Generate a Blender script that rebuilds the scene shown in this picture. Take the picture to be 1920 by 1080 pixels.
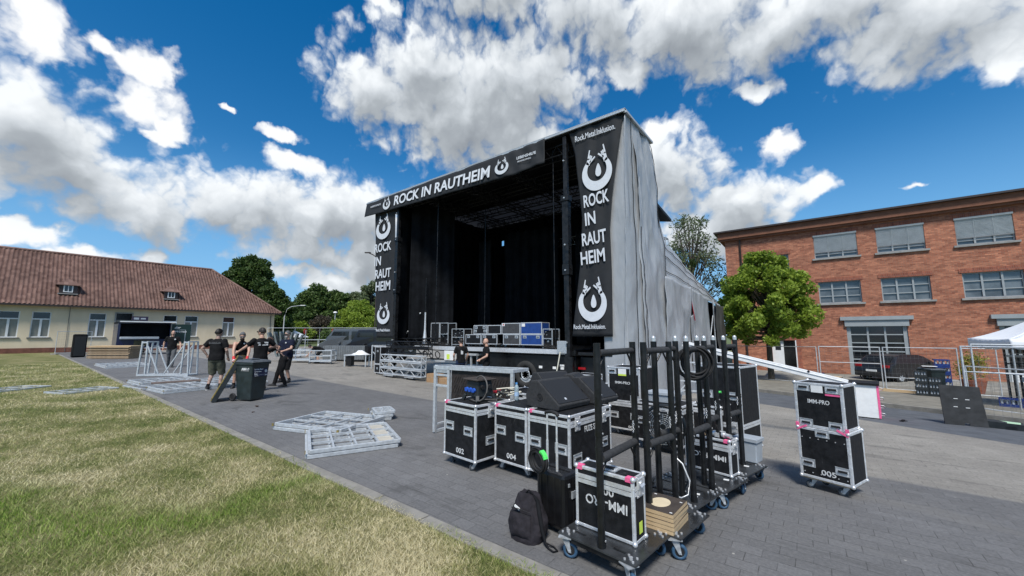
import bpy, bmesh, math, random
import numpy as np
from mathutils import Vector, Matrix, Euler, noise as mnoise
R = math.radians
random.seed(7)
scene = bpy.context.scene
for o in list(bpy.data.objects): bpy.data.objects.remove(o)
col = scene.collection

# ------------------------------------------------------------ camera
EYE = 1.68
cam_d = bpy.data.cameras.new('camera'); cam = bpy.data.objects.new('camera', cam_d); col.objects.link(cam)
cam.location = (0, 0, EYE)
cam.rotation_euler = (R(90 + 6.81), 0, R(37.8))
cam_d.sensor_width = 36.0; cam_d.lens = 36.0 * 720 / 1920
cam_d.clip_end = 4000; cam_d.clip_start = 0.05
scene.camera = cam
scene.render.resolution_x = 1024; scene.render.resolution_y = 576

# ------------------------------------------------------------ colour management
scene.view_settings.view_transform = 'Standard'; scene.view_settings.look = 'None'
scene.view_settings.exposure = 1.08; scene.view_settings.gamma = 1.0

# ------------------------------------------------------------ sun
SUN_AZ, SUN_EL = R(300), R(54)          # azimuth counter-clockwise from +X, towards the sun
sdir = Vector((math.cos(SUN_AZ)*math.cos(SUN_EL), math.sin(SUN_AZ)*math.cos(SUN_EL), math.sin(SUN_EL)))
sun_d = bpy.data.lights.new('sun', 'SUN'); sun_d.energy = 2.1; sun_d.angle = R(14); sun_d.color = (1.0, 0.955, 0.89)
sun = bpy.data.objects.new('sun', sun_d); col.objects.link(sun)
sun.rotation_euler = (-sdir).to_track_quat('-Z', 'Y').to_euler(); sun.location = (-20, -20, 60)

# ------------------------------------------------------------ node helper
class NT:
    def __init__(s, nt): s.nt = nt; s.n = nt.nodes; s.l = nt.links
    def add(s, typ, ins=None, **kw):
        nd = s.n.new(typ)
        for k, v in kw.items(): setattr(nd, k, v)
        if ins:
            for k, v in ins.items():
                sock = nd.inputs[k]
                if hasattr(v, 'is_output') or isinstance(v, bpy.types.NodeSocket): s.l.new(v, sock)
                else: sock.default_value = v
        return nd
    def math(s, op, a, b=None, c=None, clamp=False):
        nd = s.n.new('ShaderNodeMath'); nd.operation = op; nd.use_clamp = clamp
        for i, v in enumerate((a, b, c)):
            if v is None: continue
            if isinstance(v, bpy.types.NodeSocket): s.l.new(v, nd.inputs[i])
            else: nd.inputs[i].default_value = v
        return nd.outputs[0]
    def mix(s, f, a, b, blend='MIX'):
        nd = s.n.new('ShaderNodeMix'); nd.data_type = 'RGBA'; nd.blend_type = blend
        for sock, v in ((nd.inputs[0], f), (nd.inputs[6], a), (nd.inputs[7], b)):
            if isinstance(v, bpy.types.NodeSocket): s.l.new(v, sock)
            else: sock.default_value = v if not isinstance(v, tuple) else (v + (1,) if len(v) == 3 else v)
        return nd.outputs[2]
    def ramp(s, f, stops, interp='LINEAR'):
        nd = s.n.new('ShaderNodeValToRGB'); s.l.new(f, nd.inputs[0]); cr = nd.color_ramp; cr.interpolation = interp
        while len(cr.elements) < len(stops): cr.elements.new(0.5)
        for e, (p, c) in zip(cr.elements, stops):
            e.position = p; e.color = (c, c, c, 1) if not isinstance(c, tuple) else c + (1,)
        return nd.outputs[0]
    def smooth(s, f, a, b, lo=0.0, hi=1.0):
        nd = s.n.new('ShaderNodeMapRange'); nd.interpolation_type = 'SMOOTHSTEP'
        s.l.new(f, nd.inputs[0])
        for i, v in enumerate((a, b, lo, hi)): nd.inputs[i+1].default_value = v
        return nd.outputs[0]

# ------------------------------------------------------------ world: physical sky with procedural clouds
world = bpy.data.worlds.new('World'); world.cycles.sampling_method = 'MANUAL'; world.cycles.sample_map_resolution = 256; scene.world = world; world.use_nodes = True
W = NT(world.node_tree); world.node_tree.nodes.clear()
# clouds as (azimuth right of 127.8 deg, elevation, half width, half height) in degrees of the sky
CLOUDS = [(-54.8,27.1,2.4,3.6),(-53.0,18.8,4.6,4.6),(-50.7,16.1,4.9,3.4),(-55,14.5,2.2,3.0),(-46.6,27.8,2.6,1.5),(-49.0,28.3,1.3,.7),
 (-46.3,24.2,2.8,2.2),(-43.5,22.8,1.7,1.2),(-44.6,21.4,1.6,.6),(-47.3,15.3,3.3,2.4),(-45.7,13.5,4.9,3.0),(-34.6,16.2,9.0,4.4),(-24.6,15.6,9.6,4.6),
 (-25.7,10.5,9.5,2.2),(-31.7,24.7,2.2,.7),(-37.6,26.1,1.0,.4),(-30.2,21.6,3.4,1.2),(-21.0,32.6,6.4,4.0),(-14.4,36.4,7.0,4.6),(-8.2,30.3,12.0,5.6),
 (0,27.2,9.5,5.0),(1,35.5,10.5,5.6),(-3.3,45,13,3.5),(-21.5,41.6,3.5,.8),(13.7,42,9,4.6),(18.8,34.6,3.4,1.7),(25.2,38.5,10.5,4.6),
 (38.4,34.8,11.5,4.0),(34.0,29.2,2.5,1.3),(49.2,29.6,9.0,3.4),(54.1,24.8,3.4,2.6),(22.1,27.4,3.4,1.9),(23.1,21.4,5.4,5.4),(30.5,16.9,6.0,3.2),
 (26.5,13.3,7.5,3.0),(35.6,22.2,1.9,1.8),(39.0,17.0,2.4,1.0),(47.9,14.5,.8,.5),(-53.6,9.2,4.2,.9),(-49.0,7.9,3.2,.9),(-44.4,8.3,1.5,.9),
 (-29.4,8.6,4.6,1.1),(-25.5,7.2,4.6,1.4),(-20.9,11.6,4.2,4.4),(10,60,30,9),(95,28,26,9),(150,34,24,12),(-110,26,26,9),(-165,40,20,10)]
def cloud_group(name, clouds, detail, warp):
    g = bpy.data.node_groups.new(name, 'ShaderNodeTree')
    g.interface.new_socket('P', in_out='INPUT', socket_type='NodeSocketVector')
    g.interface.new_socket('F', in_out='OUTPUT', socket_type='NodeSocketFloat'); g.interface.new_socket('S', in_out='OUTPUT', socket_type='NodeSocketFloat')
    G_ = NT(g); gi = g.nodes.new('NodeGroupInput'); go = g.nodes.new('NodeGroupOutput'); P = gi.outputs[0]; P2 = P
    for sc, dt, amp in ((0.13, 3.0, (5.5, 4.0, 0)), (0.55, 4.0, (2.6, 2.0, 0)))[:warp]:
        wn = G_.add('ShaderNodeTexNoise', {'Vector': P, 'Scale': sc, 'Detail': dt, 'Roughness': 0.55})
        wv = G_.add('ShaderNodeVectorMath', {0: wn.outputs['Color'], 1: (0.5, 0.5, 0.5)}, operation='SUBTRACT')
        P2 = G_.add('ShaderNodeVectorMath', {0: wv.outputs[0], 1: amp, 2: P2}, operation='MULTIPLY_ADD').outputs[0]
    acc = None; Pc = P2
    for (a, e, ra, re) in clouds:
        k = 1.12
        if acc is not None:      # keeps the shader compiler working through the clouds one at a time
            Pc = G_.add('ShaderNodeVectorMath', {0: acc, 1: (1e-5, 1e-5, 1e-5), 2: P2}, operation='MULTIPLY_ADD').outputs[0]
        m = G_.add('ShaderNodeVectorMath', {0: Pc, 1: (1/(ra*k), 1/(re*k), 0), 2: (-a/(ra*k), -e/(re*k), 0)}, operation='MULTIPLY_ADD')
        ln = G_.add('ShaderNodeVectorMath', {0: m.outputs[0]}, operation='LENGTH').outputs['Value']
        acc = ln if acc is None else G_.math('SMOOTH_MIN', acc, ln, 0.35)
    base = G_.math('SUBTRACT', 1.46, acc)
    fs = G_.add('ShaderNodeTexNoise', {'Vector': P, 'Scale': 0.20, 'Detail': 2.0, 'Roughness': 0.45}).outputs['Fac']
    f2 = G_.math('ADD', base, G_.math('MULTIPLY', G_.math('SUBTRACT', fs, 0.5), 1.3)); g.links.new(f2, go.inputs[1])
    if detail:
        fb = G_.add('ShaderNodeTexNoise', {'Vector': P, 'Scale': 0.20, 'Detail': 7.0, 'Roughness': 0.50, 'Distortion': 0.1}).outputs['Fac']
        bw = G_.add('ShaderNodeTexVoronoi', {'Vector': P2, 'Scale': 0.42, 'Detail': 2.0, 'Roughness': 0.5}, feature='F1').outputs['Distance']
        g.links.new(G_.math('SUBTRACT', G_.math('ADD', base, G_.math('MULTIPLY', G_.math('SUBTRACT', fb, 0.5), 1.9)), G_.math('MULTIPLY', G_.math('SUBTRACT', bw, 0.45), 0.55)), go.inputs[0])
    return g
g_fine = cloud_group('cloud_field', CLOUDS, True, 2)
g_soft = cloud_group('cloud_field_soft', [c for c in CLOUDS if c[2]*c[3] > 12], False, 1)
tc = W.add('ShaderNodeTexCoord')
rot = W.add('ShaderNodeMapping', {'Vector': tc.outputs['Generated'], 'Rotation': (0, 0, R(-127.8))})
sx = W.add('ShaderNodeSeparateXYZ', {0: rot.outputs[0]})
az = W.math('MULTIPLY', W.math('ARCTAN2', sx.outputs[1], sx.outputs[0]), -57.2958)
el = W.math('MULTIPLY', W.math('ARCSINE', sx.outputs[2]), 57.2958)
PP = W.add('ShaderNodeCombineXYZ', {0: az, 1: el, 2: 3.0}).outputs[0]
def fld(off):
    nd = W.n.new('ShaderNodeGroup'); nd.node_tree = g_fine if off is None else g_soft
    W.l.new(PP if off is None else W.add('ShaderNodeVectorMath', {0: PP, 1: off}, operation='ADD').outputs[0], nd.inputs[0]); return nd.outputs
F0 = fld(None); F1 = fld((-0.7, 1.3, 0)); F2 = fld((-0.6, 4.0, 0))
dens = W.smooth(F0[0], -0.02, 0.66)
up = W.math('SUBTRACT', F0[1], F1[1])                       # how much cloud thins out towards the light
fine_ = W.math('SUBTRACT', F0[0], F0[1])
lit = W.math('ADD', 0.75, W.math('MULTIPLY', up, 0.40))
lit = W.math('SUBTRACT', lit, W.math('MULTIPLY', W.smooth(F2[1], 0.2, 1.45), 0.40))
lit = W.math('SUBTRACT', lit, W.math('MULTIPLY', W.smooth(F0[1], 0.5, 1.5), 0.10))
lit = W.math('ADD', lit, W.math('MULTIPLY', fine_, 0.30), clamp=True)
ccol = W.ramp(lit, [(0.0, (1.9, 2.1, 2.35)), (0.3, (2.7, 2.95, 3.2)), (0.55, (4.2, 4.5, 4.8)), (0.8, (6.1, 6.35, 6.55)), (1.0, (6.3, 6.4, 6.5))])
sky = W.add('ShaderNodeTexSky', sky_type='NISHITA', sun_disc=False, sun_elevation=SUN_EL, sun_rotation=math.pi/2 - SUN_AZ,
            air_density=1.15, dust_density=0.0, ozone_density=3.0)
hs = W.add('ShaderNodeHueSaturation', {'Saturation': 1.42, 'Value': 0.78, 'Color': sky.outputs[0]})
clear = W.mix(W.smooth(el, 2.0, 24.0, 0.8, 0.0), hs.outputs[0], (1.30, 3.1, 5.5))
mx = W.mix(dens, clear, ccol)
bg = W.add('ShaderNodeBackground', {'Color': mx, 'Strength': 0.075})
W.add('ShaderNodeOutputWorld', {0: bg.outputs[0]})

# ------------------------------------------------------------ materials
MATS = {}
def mat(name, color, rough=0.6, metal=0.0, var=0.0, scale=8.0, bump=0.0, spec=0.5, color2=None, coord='Object', detail=4.0, stretch=None, rvar=0.0, trans=0.0, alpha=1.0, coat=0.0, bscale=None):
    if name in MATS: return MATS[name]
    m = bpy.data.materials.new(name); m.use_nodes = True; t = NT(m.node_tree)
    b = m.node_tree.nodes['Principled BSDF']
    b.inputs['Roughness'].default_value = rough; b.inputs['Metallic'].default_value = metal
    b.inputs['Specular IOR Level'].default_value = spec; b.inputs['Base Color'].default_value = color + (1,)
    b.inputs['Transmission Weight'].default_value = trans; b.inputs['Alpha'].default_value = alpha; b.inputs['Coat Weight'].default_value = coat
    if var or bump or color2 or rvar:
        c = t.add('ShaderNodeTexCoord').outputs[coord]
        if stretch: c = t.add('ShaderNodeMapping', {'Vector': c, 'Scale': stretch}).outputs[0]
        n = t.add('ShaderNodeTexNoise', {'Vector': c, 'Scale': scale, 'Detail': detail, 'Roughness': 0.6}).outputs['Fac']
        c2 = color2 or tuple(x * (1 - var) for x in color); c1 = color if color2 else tuple(min(1, x * (1 + var)) for x in color)
        if var or color2: t.l.new(t.mix(t.smooth(n, 0.3, 0.7), c2, c1), b.inputs['Base Color'])
        if rvar: t.l.new(t.smooth(n, 0.3, 0.7, max(0, rough - rvar), min(1, rough + rvar)), b.inputs['Roughness'])
        if bump:
            n2 = t.add('ShaderNodeTexNoise', {'Vector': c, 'Scale': bscale or scale * 2.3, 'Detail': 5.0}).outputs['Fac']
            bp = t.add('ShaderNodeBump', {'Height': n2, 'Strength': bump, 'Distance': 0.02}); t.l.new(bp.outputs[0], b.inputs['Normal'])
    MATS[name] = m; return m
def M(n): return MATS[n]
def scuff(name, c, lo=.60, hi=.70, sc=9., st=(1, 1, .25), amt=.5):
    m = MATS[name]; t = NT(m.node_tree); b = t.n['Principled BSDF']; cc = t.add('ShaderNodeTexCoord').outputs['Object']
    n = t.add('ShaderNodeTexNoise', {'Vector': t.add('ShaderNodeMapping', {'Vector': cc, 'Scale': st, 'Rotation': (.4, .5, .2)}).outputs[0], 'Scale': sc, 'Detail': 8., 'Roughness': .75}).outputs['Fac']
    src = b.inputs['Base Color'].links[0].from_socket; t.l.new(t.mix(t.smooth(n, lo, hi, 0., amt), src, c), b.inputs['Base Color'])
mat('black_ply', (0.010, 0.0105, 0.012), 0.62, var=0.35, scale=14, bump=0.08, spec=0.3, rvar=0.12)
mat('aluminium', (0.70, 0.72, 0.74), 0.42, 0.45, var=0.10, scale=25, rvar=0.12)
mat('zinc', (0.50, 0.53, 0.55), 0.42, 0.5, var=0.15, scale=30, rvar=0.12)
mat('galvanised', (0.54, 0.57, 0.59), 0.5, 0.4, var=0.1, scale=18, rvar=0.12)
mat('chrome', (0.72, 0.73, 0.74), 0.3, 0.6, var=0.08, scale=40)
scuff('black_ply', (.075, .073, .070)); scuff('aluminium', (.26, .26, .26), .60, .74, 14., (1, 1, 1), .45)
mat('dark_steel', (0.020, 0.021, 0.023), 0.36, 0.5, var=0.4, scale=6, rvar=0.15)
mat('plate_steel', (0.060, 0.064, 0.068), 0.34, 0.55, var=0.35, scale=5, rvar=0.14, bump=0.06)
mat('black_paint', (0.008, 0.0085, 0.0095), 0.38, var=0.3, scale=12, rvar=0.1)
mat('black_rubber', (0.012, 0.012, 0.013), 0.75, var=0.3, scale=15)
mat('foam_black', (0.028, 0.029, 0.031), 0.85, var=0.25, scale=30, bump=0.15)
mat('black_fabric', (0.010, 0.0105, 0.012), 0.92, var=0.3, scale=5, spec=0.15, bump=0.1)
mat('curtain', (0.008, 0.009, 0.011), 0.95, var=0.3, scale=2, spec=0.08)
mat('banner_black', (0.024, 0.026, 0.029), 0.75, var=0.12, scale=3, spec=0.25)
mat('banner_white', (0.62, 0.65, 0.69), 0.75, var=0.06, scale=4)
mat('stencil_white', (0.62, 0.63, 0.63), 0.7, var=0.2, scale=60)
mat('white_paint', (0.72, 0.73, 0.73), 0.5, var=0.08, scale=10)
mat('white_card', (0.78, 0.79, 0.78), 0.7, var=0.05, scale=14)
mat('pink_tape', (0.85, 0.13, 0.30), 0.6, var=0.12, scale=40)
mat('green_tape', (0.10, 0.75, 0.14), 0.55, var=0.1, scale=40)
mat('lime_label', (0.60, 0.75, 0.10), 0.6)
mat('blue_wheel', (0.035, 0.085, 0.15), 0.5, var=0.2, scale=30)
mat('grey_rubber', (0.05, 0.06, 0.07), 0.7, var=0.2, scale=30)
mat('blue_plastic', (0.02, 0.10, 0.50), 0.4)
mat('blue_case', (0.014, 0.055, 0.235), 0.5, var=0.15, scale=8)
mat('grey_case', (0.055, 0.056, 0.060), 0.6, var=0.2, scale=8)
mat('plywood', (0.52, 0.38, 0.22), 0.7, var=0.18, scale=20, stretch=(1, 1, 30))
mat('ply_top', (0.060, 0.048, 0.040), 0.5, var=0.2, scale=8)
mat('cardboard', (0.34, 0.21, 0.11), 0.85, var=0.1, scale=7)
mat('pallet_wood', (0.34, 0.25, 0.16), 0.85, var=0.3, scale=5, stretch=(1, 1, 12), bump=0.2)
mat('grey_plastic', (0.36, 0.40, 0.44), 0.5, var=0.06, scale=6)
mat('dark_plastic', (0.016, 0.020, 0.022), 0.5, var=0.2, scale=10, rvar=0.08)
mat('bin_grey', (0.020, 0.030, 0.031), 0.45, var=0.25, scale=5, rvar=0.1)
mat('skin', (0.50, 0.30, 0.22), 0.55, var=0.1, scale=12)
mat('skin_tattoo', (0.36, 0.24, 0.19), 0.55, var=0.35, scale=16)
mat('hair_dark', (0.012, 0.009, 0.007), 0.6, var=0.4, scale=60)
mat('hair_grey', (0.30, 0.29, 0.28), 0.7, var=0.3, scale=60)
mat('hair_brown', (0.07, 0.035, 0.02), 0.6, var=0.3, scale=60)
mat('cloth_black', (0.009, 0.009, 0.010), 0.9, var=0.3, scale=9, bump=0.25, spec=0.2)
mat('cloth_navy', (0.010, 0.013, 0.030), 0.9, var=0.3, scale=9, bump=0.25, spec=0.2)
mat('cloth_olive', (0.085, 0.088, 0.065), 0.9, var=0.25, scale=9, bump=0.25, spec=0.2)
mat('cloth_khaki', (0.13, 0.105, 0.06), 0.9, var=0.25, scale=9, bump=0.25, spec=0.2)
mat('cloth_grey', (0.10, 0.105, 0.11), 0.9, var=0.25, scale=9, bump=0.25, spec=0.2)
mat('denim', (0.014, 0.024, 0.060), 0.9, var=0.3, scale=12, bump=0.2, spec=0.2)
mat('glove_red', (0.60, 0.03, 0.035), 0.7, var=0.15, scale=30)
mat('white_cloth', (0.75, 0.76, 0.77), 0.85)
mat('shoe', (0.018, 0.018, 0.02), 0.7, var=0.4, scale=20)
mat('tyre', (0.022, 0.022, 0.022), 0.85, var=0.3, scale=12)
mat('concrete', (0.27, 0.255, 0.225), 0.9, var=0.2, scale=6, bump=0.3, color2=(0.20, 0.19, 0.165))
mat('bark', (0.085, 0.072, 0.055), 0.95, var=0.4, scale=14, bump=0.6, stretch=(1, 1, .3))
mat('red_light', (0.35, 0.01, 0.015), 0.3)
mat('car_paint', (0.010, 0.010, 0.013), 0.36, 0.0, coat=0.25)
mat('car_glass', (0.012, 0.015, 0.017), 0.06, 0.0, spec=0.8)
mat('window_glass', (0.10, 0.115, 0.125), 0.10, spec=0.9, var=0.5, scale=0.6)  # base colour lightened to imitate sky reflected in the panes
mat('dark_window', (0.014, 0.016, 0.018), 0.12, spec=0.8)
mat('frame_white', (0.70, 0.72, 0.73), 0.5, var=0.05, scale=3)
mat('frame_grey', (0.30, 0.33, 0.34), 0.5, 0.1, var=0.06, scale=3)
mat('blind_grey', (0.62, 0.65, 0.67), 0.6, 0.1, var=0.08, scale=2)
mat('van_blue', (0.012, 0.016, 0.055), 0.3, coat=0.5)
mat('yellow_foam', (0.22, 0.17, 0.05), 0.8, var=0.35, scale=22)
mat('tent_white', (0.80, 0.82, 0.85), 0.8, var=0.03, scale=3, trans=0.0)
mat('sign_red', (0.55, 0.03, 0.03), 0.5)
mat('water_plastic', (0.55, 0.68, 0.75), 0.12, trans=0.55)
mat('yellow_strap', (0.55, 0.62, 0.06), 0.7)
mat('cream_strap', (0.62, 0.60, 0.50), 0.7)
mat('red_plastic', (0.45, 0.015, 0.03), 0.4)
mat('crate_blue', (0.012, 0.035, 0.17), 0.45, var=0.2, scale=10)
mat('bag_fabric', (0.022, 0.020, 0.024), 0.9, var=0.3, scale=14, bump=0.35, spec=0.2)
mat('suitcase_shell', (0.008, 0.008, 0.009), 0.38, var=0.3, scale=10, bump=0.04)
mat('terracotta', (0.24, 0.075, 0.04), 0.8, var=0.2, scale=8)
mat('grille', (0.020, 0.021, 0.023), 0.6, 0.2, var=0.15, scale=90)

# ------------------------------------------------------------ mesh builder
class MB:
    def __init__(s): s.v = []; s.f = []; s.mi = []; s.sm = []; s.cur = 0; s.X = None
    def add(s, vs, fs, smooth=False):
        n = len(s.v)
        for p in vs:
            p = Vector(p)
            if s.X is not None: p = s.X @ p
            s.v.append(p[:])
        for f in fs: s.f.append(tuple(i + n for i in f)); s.mi.append(s.cur); s.sm.append(smooth)
        return s
    def box(s, x0, y0, z0, x1, y1, z1):
        return s.add([(x0,y0,z0),(x1,y0,z0),(x1,y1,z0),(x0,y1,z0),(x0,y0,z1),(x1,y0,z1),(x1,y1,z1),(x0,y1,z1)],
                     [(0,3,2,1),(4,5,6,7),(0,1,5,4),(1,2,6,5),(2,3,7,6),(3,0,4,7)])
    def cbox(s, c, d, rot=None):
        m = Matrix.Translation(c) @ (rot if rot is not None else Matrix.Identity(4))
        a, b, e = d[0]/2, d[1]/2, d[2]/2
        vs = [m @ Vector(p) for p in ((-a,-b,-e),(a,-b,-e),(a,b,-e),(-a,b,-e),(-a,-b,e),(a,-b,e),(a,b,e),(-a,b,e))]
        return s.add(vs, [(0,3,2,1),(4,5,6,7),(0,1,5,4),(1,2,6,5),(2,3,7,6),(3,0,4,7)])
    def beam(s, p0, p1, w, h=None):
        h = h or w; p0 = Vector(p0); p1 = Vector(p1); d = p1 - p0
        q = d.to_track_quat('Z', 'Y').to_matrix().to_4x4()
        return s.cbox((p0 + p1) / 2, (w, h, d.length), q)
    def cyl(s, p0, p1, r0, r1=None, n=12, caps=True):
        r1 = r0 if r1 is None else r1; p0 = Vector(p0); p1 = Vector(p1); d = p1 - p0
        q = d.to_track_quat('Z', 'Y').to_matrix(); vs = []
        for p, r in ((p0, r0), (p1, r1)):
            for i in range(n):
                a = 2*math.pi*i/n; vs.append(p + q @ Vector((r*math.cos(a), r*math.sin(a), 0)))
        s.add(vs, [(i, (i+1) % n, n + (i+1) % n, n + i) for i in range(n)], True)
        if caps:
            s.add(vs, [tuple(range(n-1, -1, -1)), tuple(range(n, 2*n))])
        return s
    def tube(s, pts, r, n=8):
        pts = [Vector(p) for p in pts]; rs = r if isinstance(r, (list, tuple)) else [r]*len(pts); vs = []
        ref = Vector((0.31, 0.17, 0.93)).normalized()
        for i, p in enumerate(pts):
            d = (pts[min(i+1, len(pts)-1)] - pts[max(i-1, 0)]).normalized()
            u = d.cross(ref); u = u.normalized() if u.length > 1e-3 else Vector((1,0,0)); w = d.cross(u)
            for k in range(n):
                a = 2*math.pi*k/n; vs.append(p + (u*math.cos(a) + w*math.sin(a)) * rs[i])
        fs = [(i*n+k, i*n+(k+1) % n, (i+1)*n+(k+1) % n, (i+1)*n+k) for i in range(len(pts)-1) for k in range(n)]
        s.add(vs, fs, True); s.add([vs[k] for k in range(n)], [tuple(range(n-1, -1, -1))]); s.add(vs[-n:], [tuple(range(n))]); return s
    def ring(s, c, R0, r, axis=(0,0,1), n=24, k=8, sq=1.0):
        q = Vector(axis).to_track_quat('Z', 'Y').to_matrix(); vs = []
        for i in range(n):
            a = 2*math.pi*i/n
            for j in range(k):
                b = 2*math.pi*j/k
                vs.append(Vector(c) + q @ Vector(((R0 + r*math.cos(b))*math.cos(a), (R0 + r*math.cos(b))*math.sin(a), r*sq*math.sin(b))))
        return s.add(vs, [(i*k+j, ((i+1) % n)*k+j, ((i+1) % n)*k+(j+1) % k, i*k+(j+1) % k) for i in range(n) for j in range(k)], True)
    def sphere(s, c, r, sc=(1,1,1), n=12, m=8, rot=None):
        vs = []; c = Vector(c)
        for i in range(m+1):
            t = math.pi*i/m
            for j in range(n):
                a = 2*math.pi*j/n; p = Vector((r*sc[0]*math.sin(t)*math.cos(a), r*sc[1]*math.sin(t)*math.sin(a), r*sc[2]*math.cos(t)))
                if rot is not None: p = rot @ p
                vs.append(c + p)
        return s.add(vs, [(i*n+j, (i+1)*n+j, (i+1)*n+(j+1) % n, i*n+(j+1) % n) for i in range(m) for j in range(n)], True)
    def prism(s, poly, M4, h):      # polygon in local xy pushed along local z by h
        n = len(poly); vs = [M4 @ Vector((x, y, 0)) for x, y in poly] + [M4 @ Vector((x, y, h)) for x, y in poly]
        return s.add(vs, [tuple(range(n-1, -1, -1)), tuple(range(n, 2*n))] + [(i, (i+1) % n, n+(i+1) % n, n+i) for i in range(n)])
    def grid(s, fn, nu, nv, smooth=True):
        vs = [fn(i/nu, j/nv) for j in range(nv+1) for i in range(nu+1)]
        return s.add(vs, [(j*(nu+1)+i, j*(nu+1)+i+1, (j+1)*(nu+1)+i+1, (j+1)*(nu+1)+i) for j in range(nv) for i in range(nu)], smooth)
    def build(s, name, mats, parent=None, bevel=0.0, solid=0.0, **tags):
        me = bpy.data.meshes.new(name); me.from_pydata(s.v, [], s.f)
        ms = mats if isinstance(mats, (list, tuple)) else [mats]
        for m in ms: me.materials.append(MATS[m] if isinstance(m, str) else m)
        me.polygons.foreach_set('material_index', s.mi); me.polygons.foreach_set('use_smooth', s.sm); me.update()
        o = bpy.data.objects.new(name, me); col.objects.link(o)
        if parent is not None: o.parent = parent
        if bevel:
            b = o.modifiers.new('bevel', 'BEVEL'); b.width = bevel; b.segments = 2; b.limit_method = 'ANGLE'; b.angle_limit = R(50)
        if solid:
            b = o.modifiers.new('thickness', 'SOLIDIFY'); b.thickness = solid
        for k, v in tags.items(): o[k] = v
        return o
def tag(o, label, cat, group=None):
    o['label'] = label; o['category'] = cat
    if group: o['group'] = group
    return o
def thing(name, label, cat, loc=(0,0,0), rz=0.0, group=None, rot=None):
    o = bpy.data.objects.new(name, None); col.objects.link(o); o.empty_display_size = 0.2
    o.location = loc; o.rotation_euler = rot if rot else (0, 0, rz)
    return tag(o, label, cat, group)
def copy_tree(o, parent=None, loc=None, rz=None, label=None, group=None):
    c = o.copy(); col.objects.link(c)
    if parent is not None: c.parent = parent
    if loc is not None: c.location = loc
    if rz is not None: c.rotation_euler = (0, 0, rz)
    if label: c['label'] = label
    if group: c['group'] = group
    for ch in list(o.children): copy_tree(ch, c)
    return c
def T(x, y, z, rx=0, ry=0, rz=0): return Matrix.Translation((x, y, z)) @ Euler((rx, ry, rz)).to_matrix().to_4x4()
def sstep(a, b, x):
    t = max(0., min(1., (x-a)/(b-a))); return t*t*(3-2*t)
def zt(x, y): return -0.045 * max(0., min(y, 32.) - 5.) * sstep(-30, -12, x)
def text_mesh(s, size, bold=0.0, align='CENTER', depth=0.003, shear=0.0, space=1.0):
    cu = bpy.data.curves.new('lettering', 'FONT'); cu.body = s; cu.size = size; cu.offset = bold; cu.extrude = depth
    cu.align_x = align; cu.align_y = 'CENTER'; cu.resolution_u = 3; cu.shear = shear; cu.space_character = space
    o = bpy.data.objects.new('lettering', cu); col.objects.link(o)
    bpy.context.view_layer.update()
    me = bpy.data.meshes.new_from_object(o.evaluated_get(bpy.context.evaluated_depsgraph_get()))
    bpy.data.objects.remove(o); bpy.data.curves.remove(cu); return me
def text(s, size, M4, parent, mt, width=None, height=None, name='lettering', **kw):
    me = text_mesh(s, size, **kw)
    xs = [v.co.x for v in me.vertices]; ys = [v.co.y for v in me.vertices]
    sx = (width / (max(xs) - min(xs))) if width else 1.0; sy = (height / (max(ys) - min(ys))) if height else 1.0
    cy = (max(ys)+min(ys))/2
    if width and not height: sy = sx
    if height and not width: sx = sy
    for v in me.vertices: v.co.x *= sx; v.co.y = (v.co.y - cy) * sy
    me.transform(M4); me.materials.clear(); me.materials.append(MATS[mt]); me.name = name
    o = bpy.data.objects.new(name, me); col.objects.link(o)
    if parent is not None: o.parent = parent
    return o
FRONT = lambda x, y, z: T(x, y, z, R(90), 0, 0)          # text plane facing -Y
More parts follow.
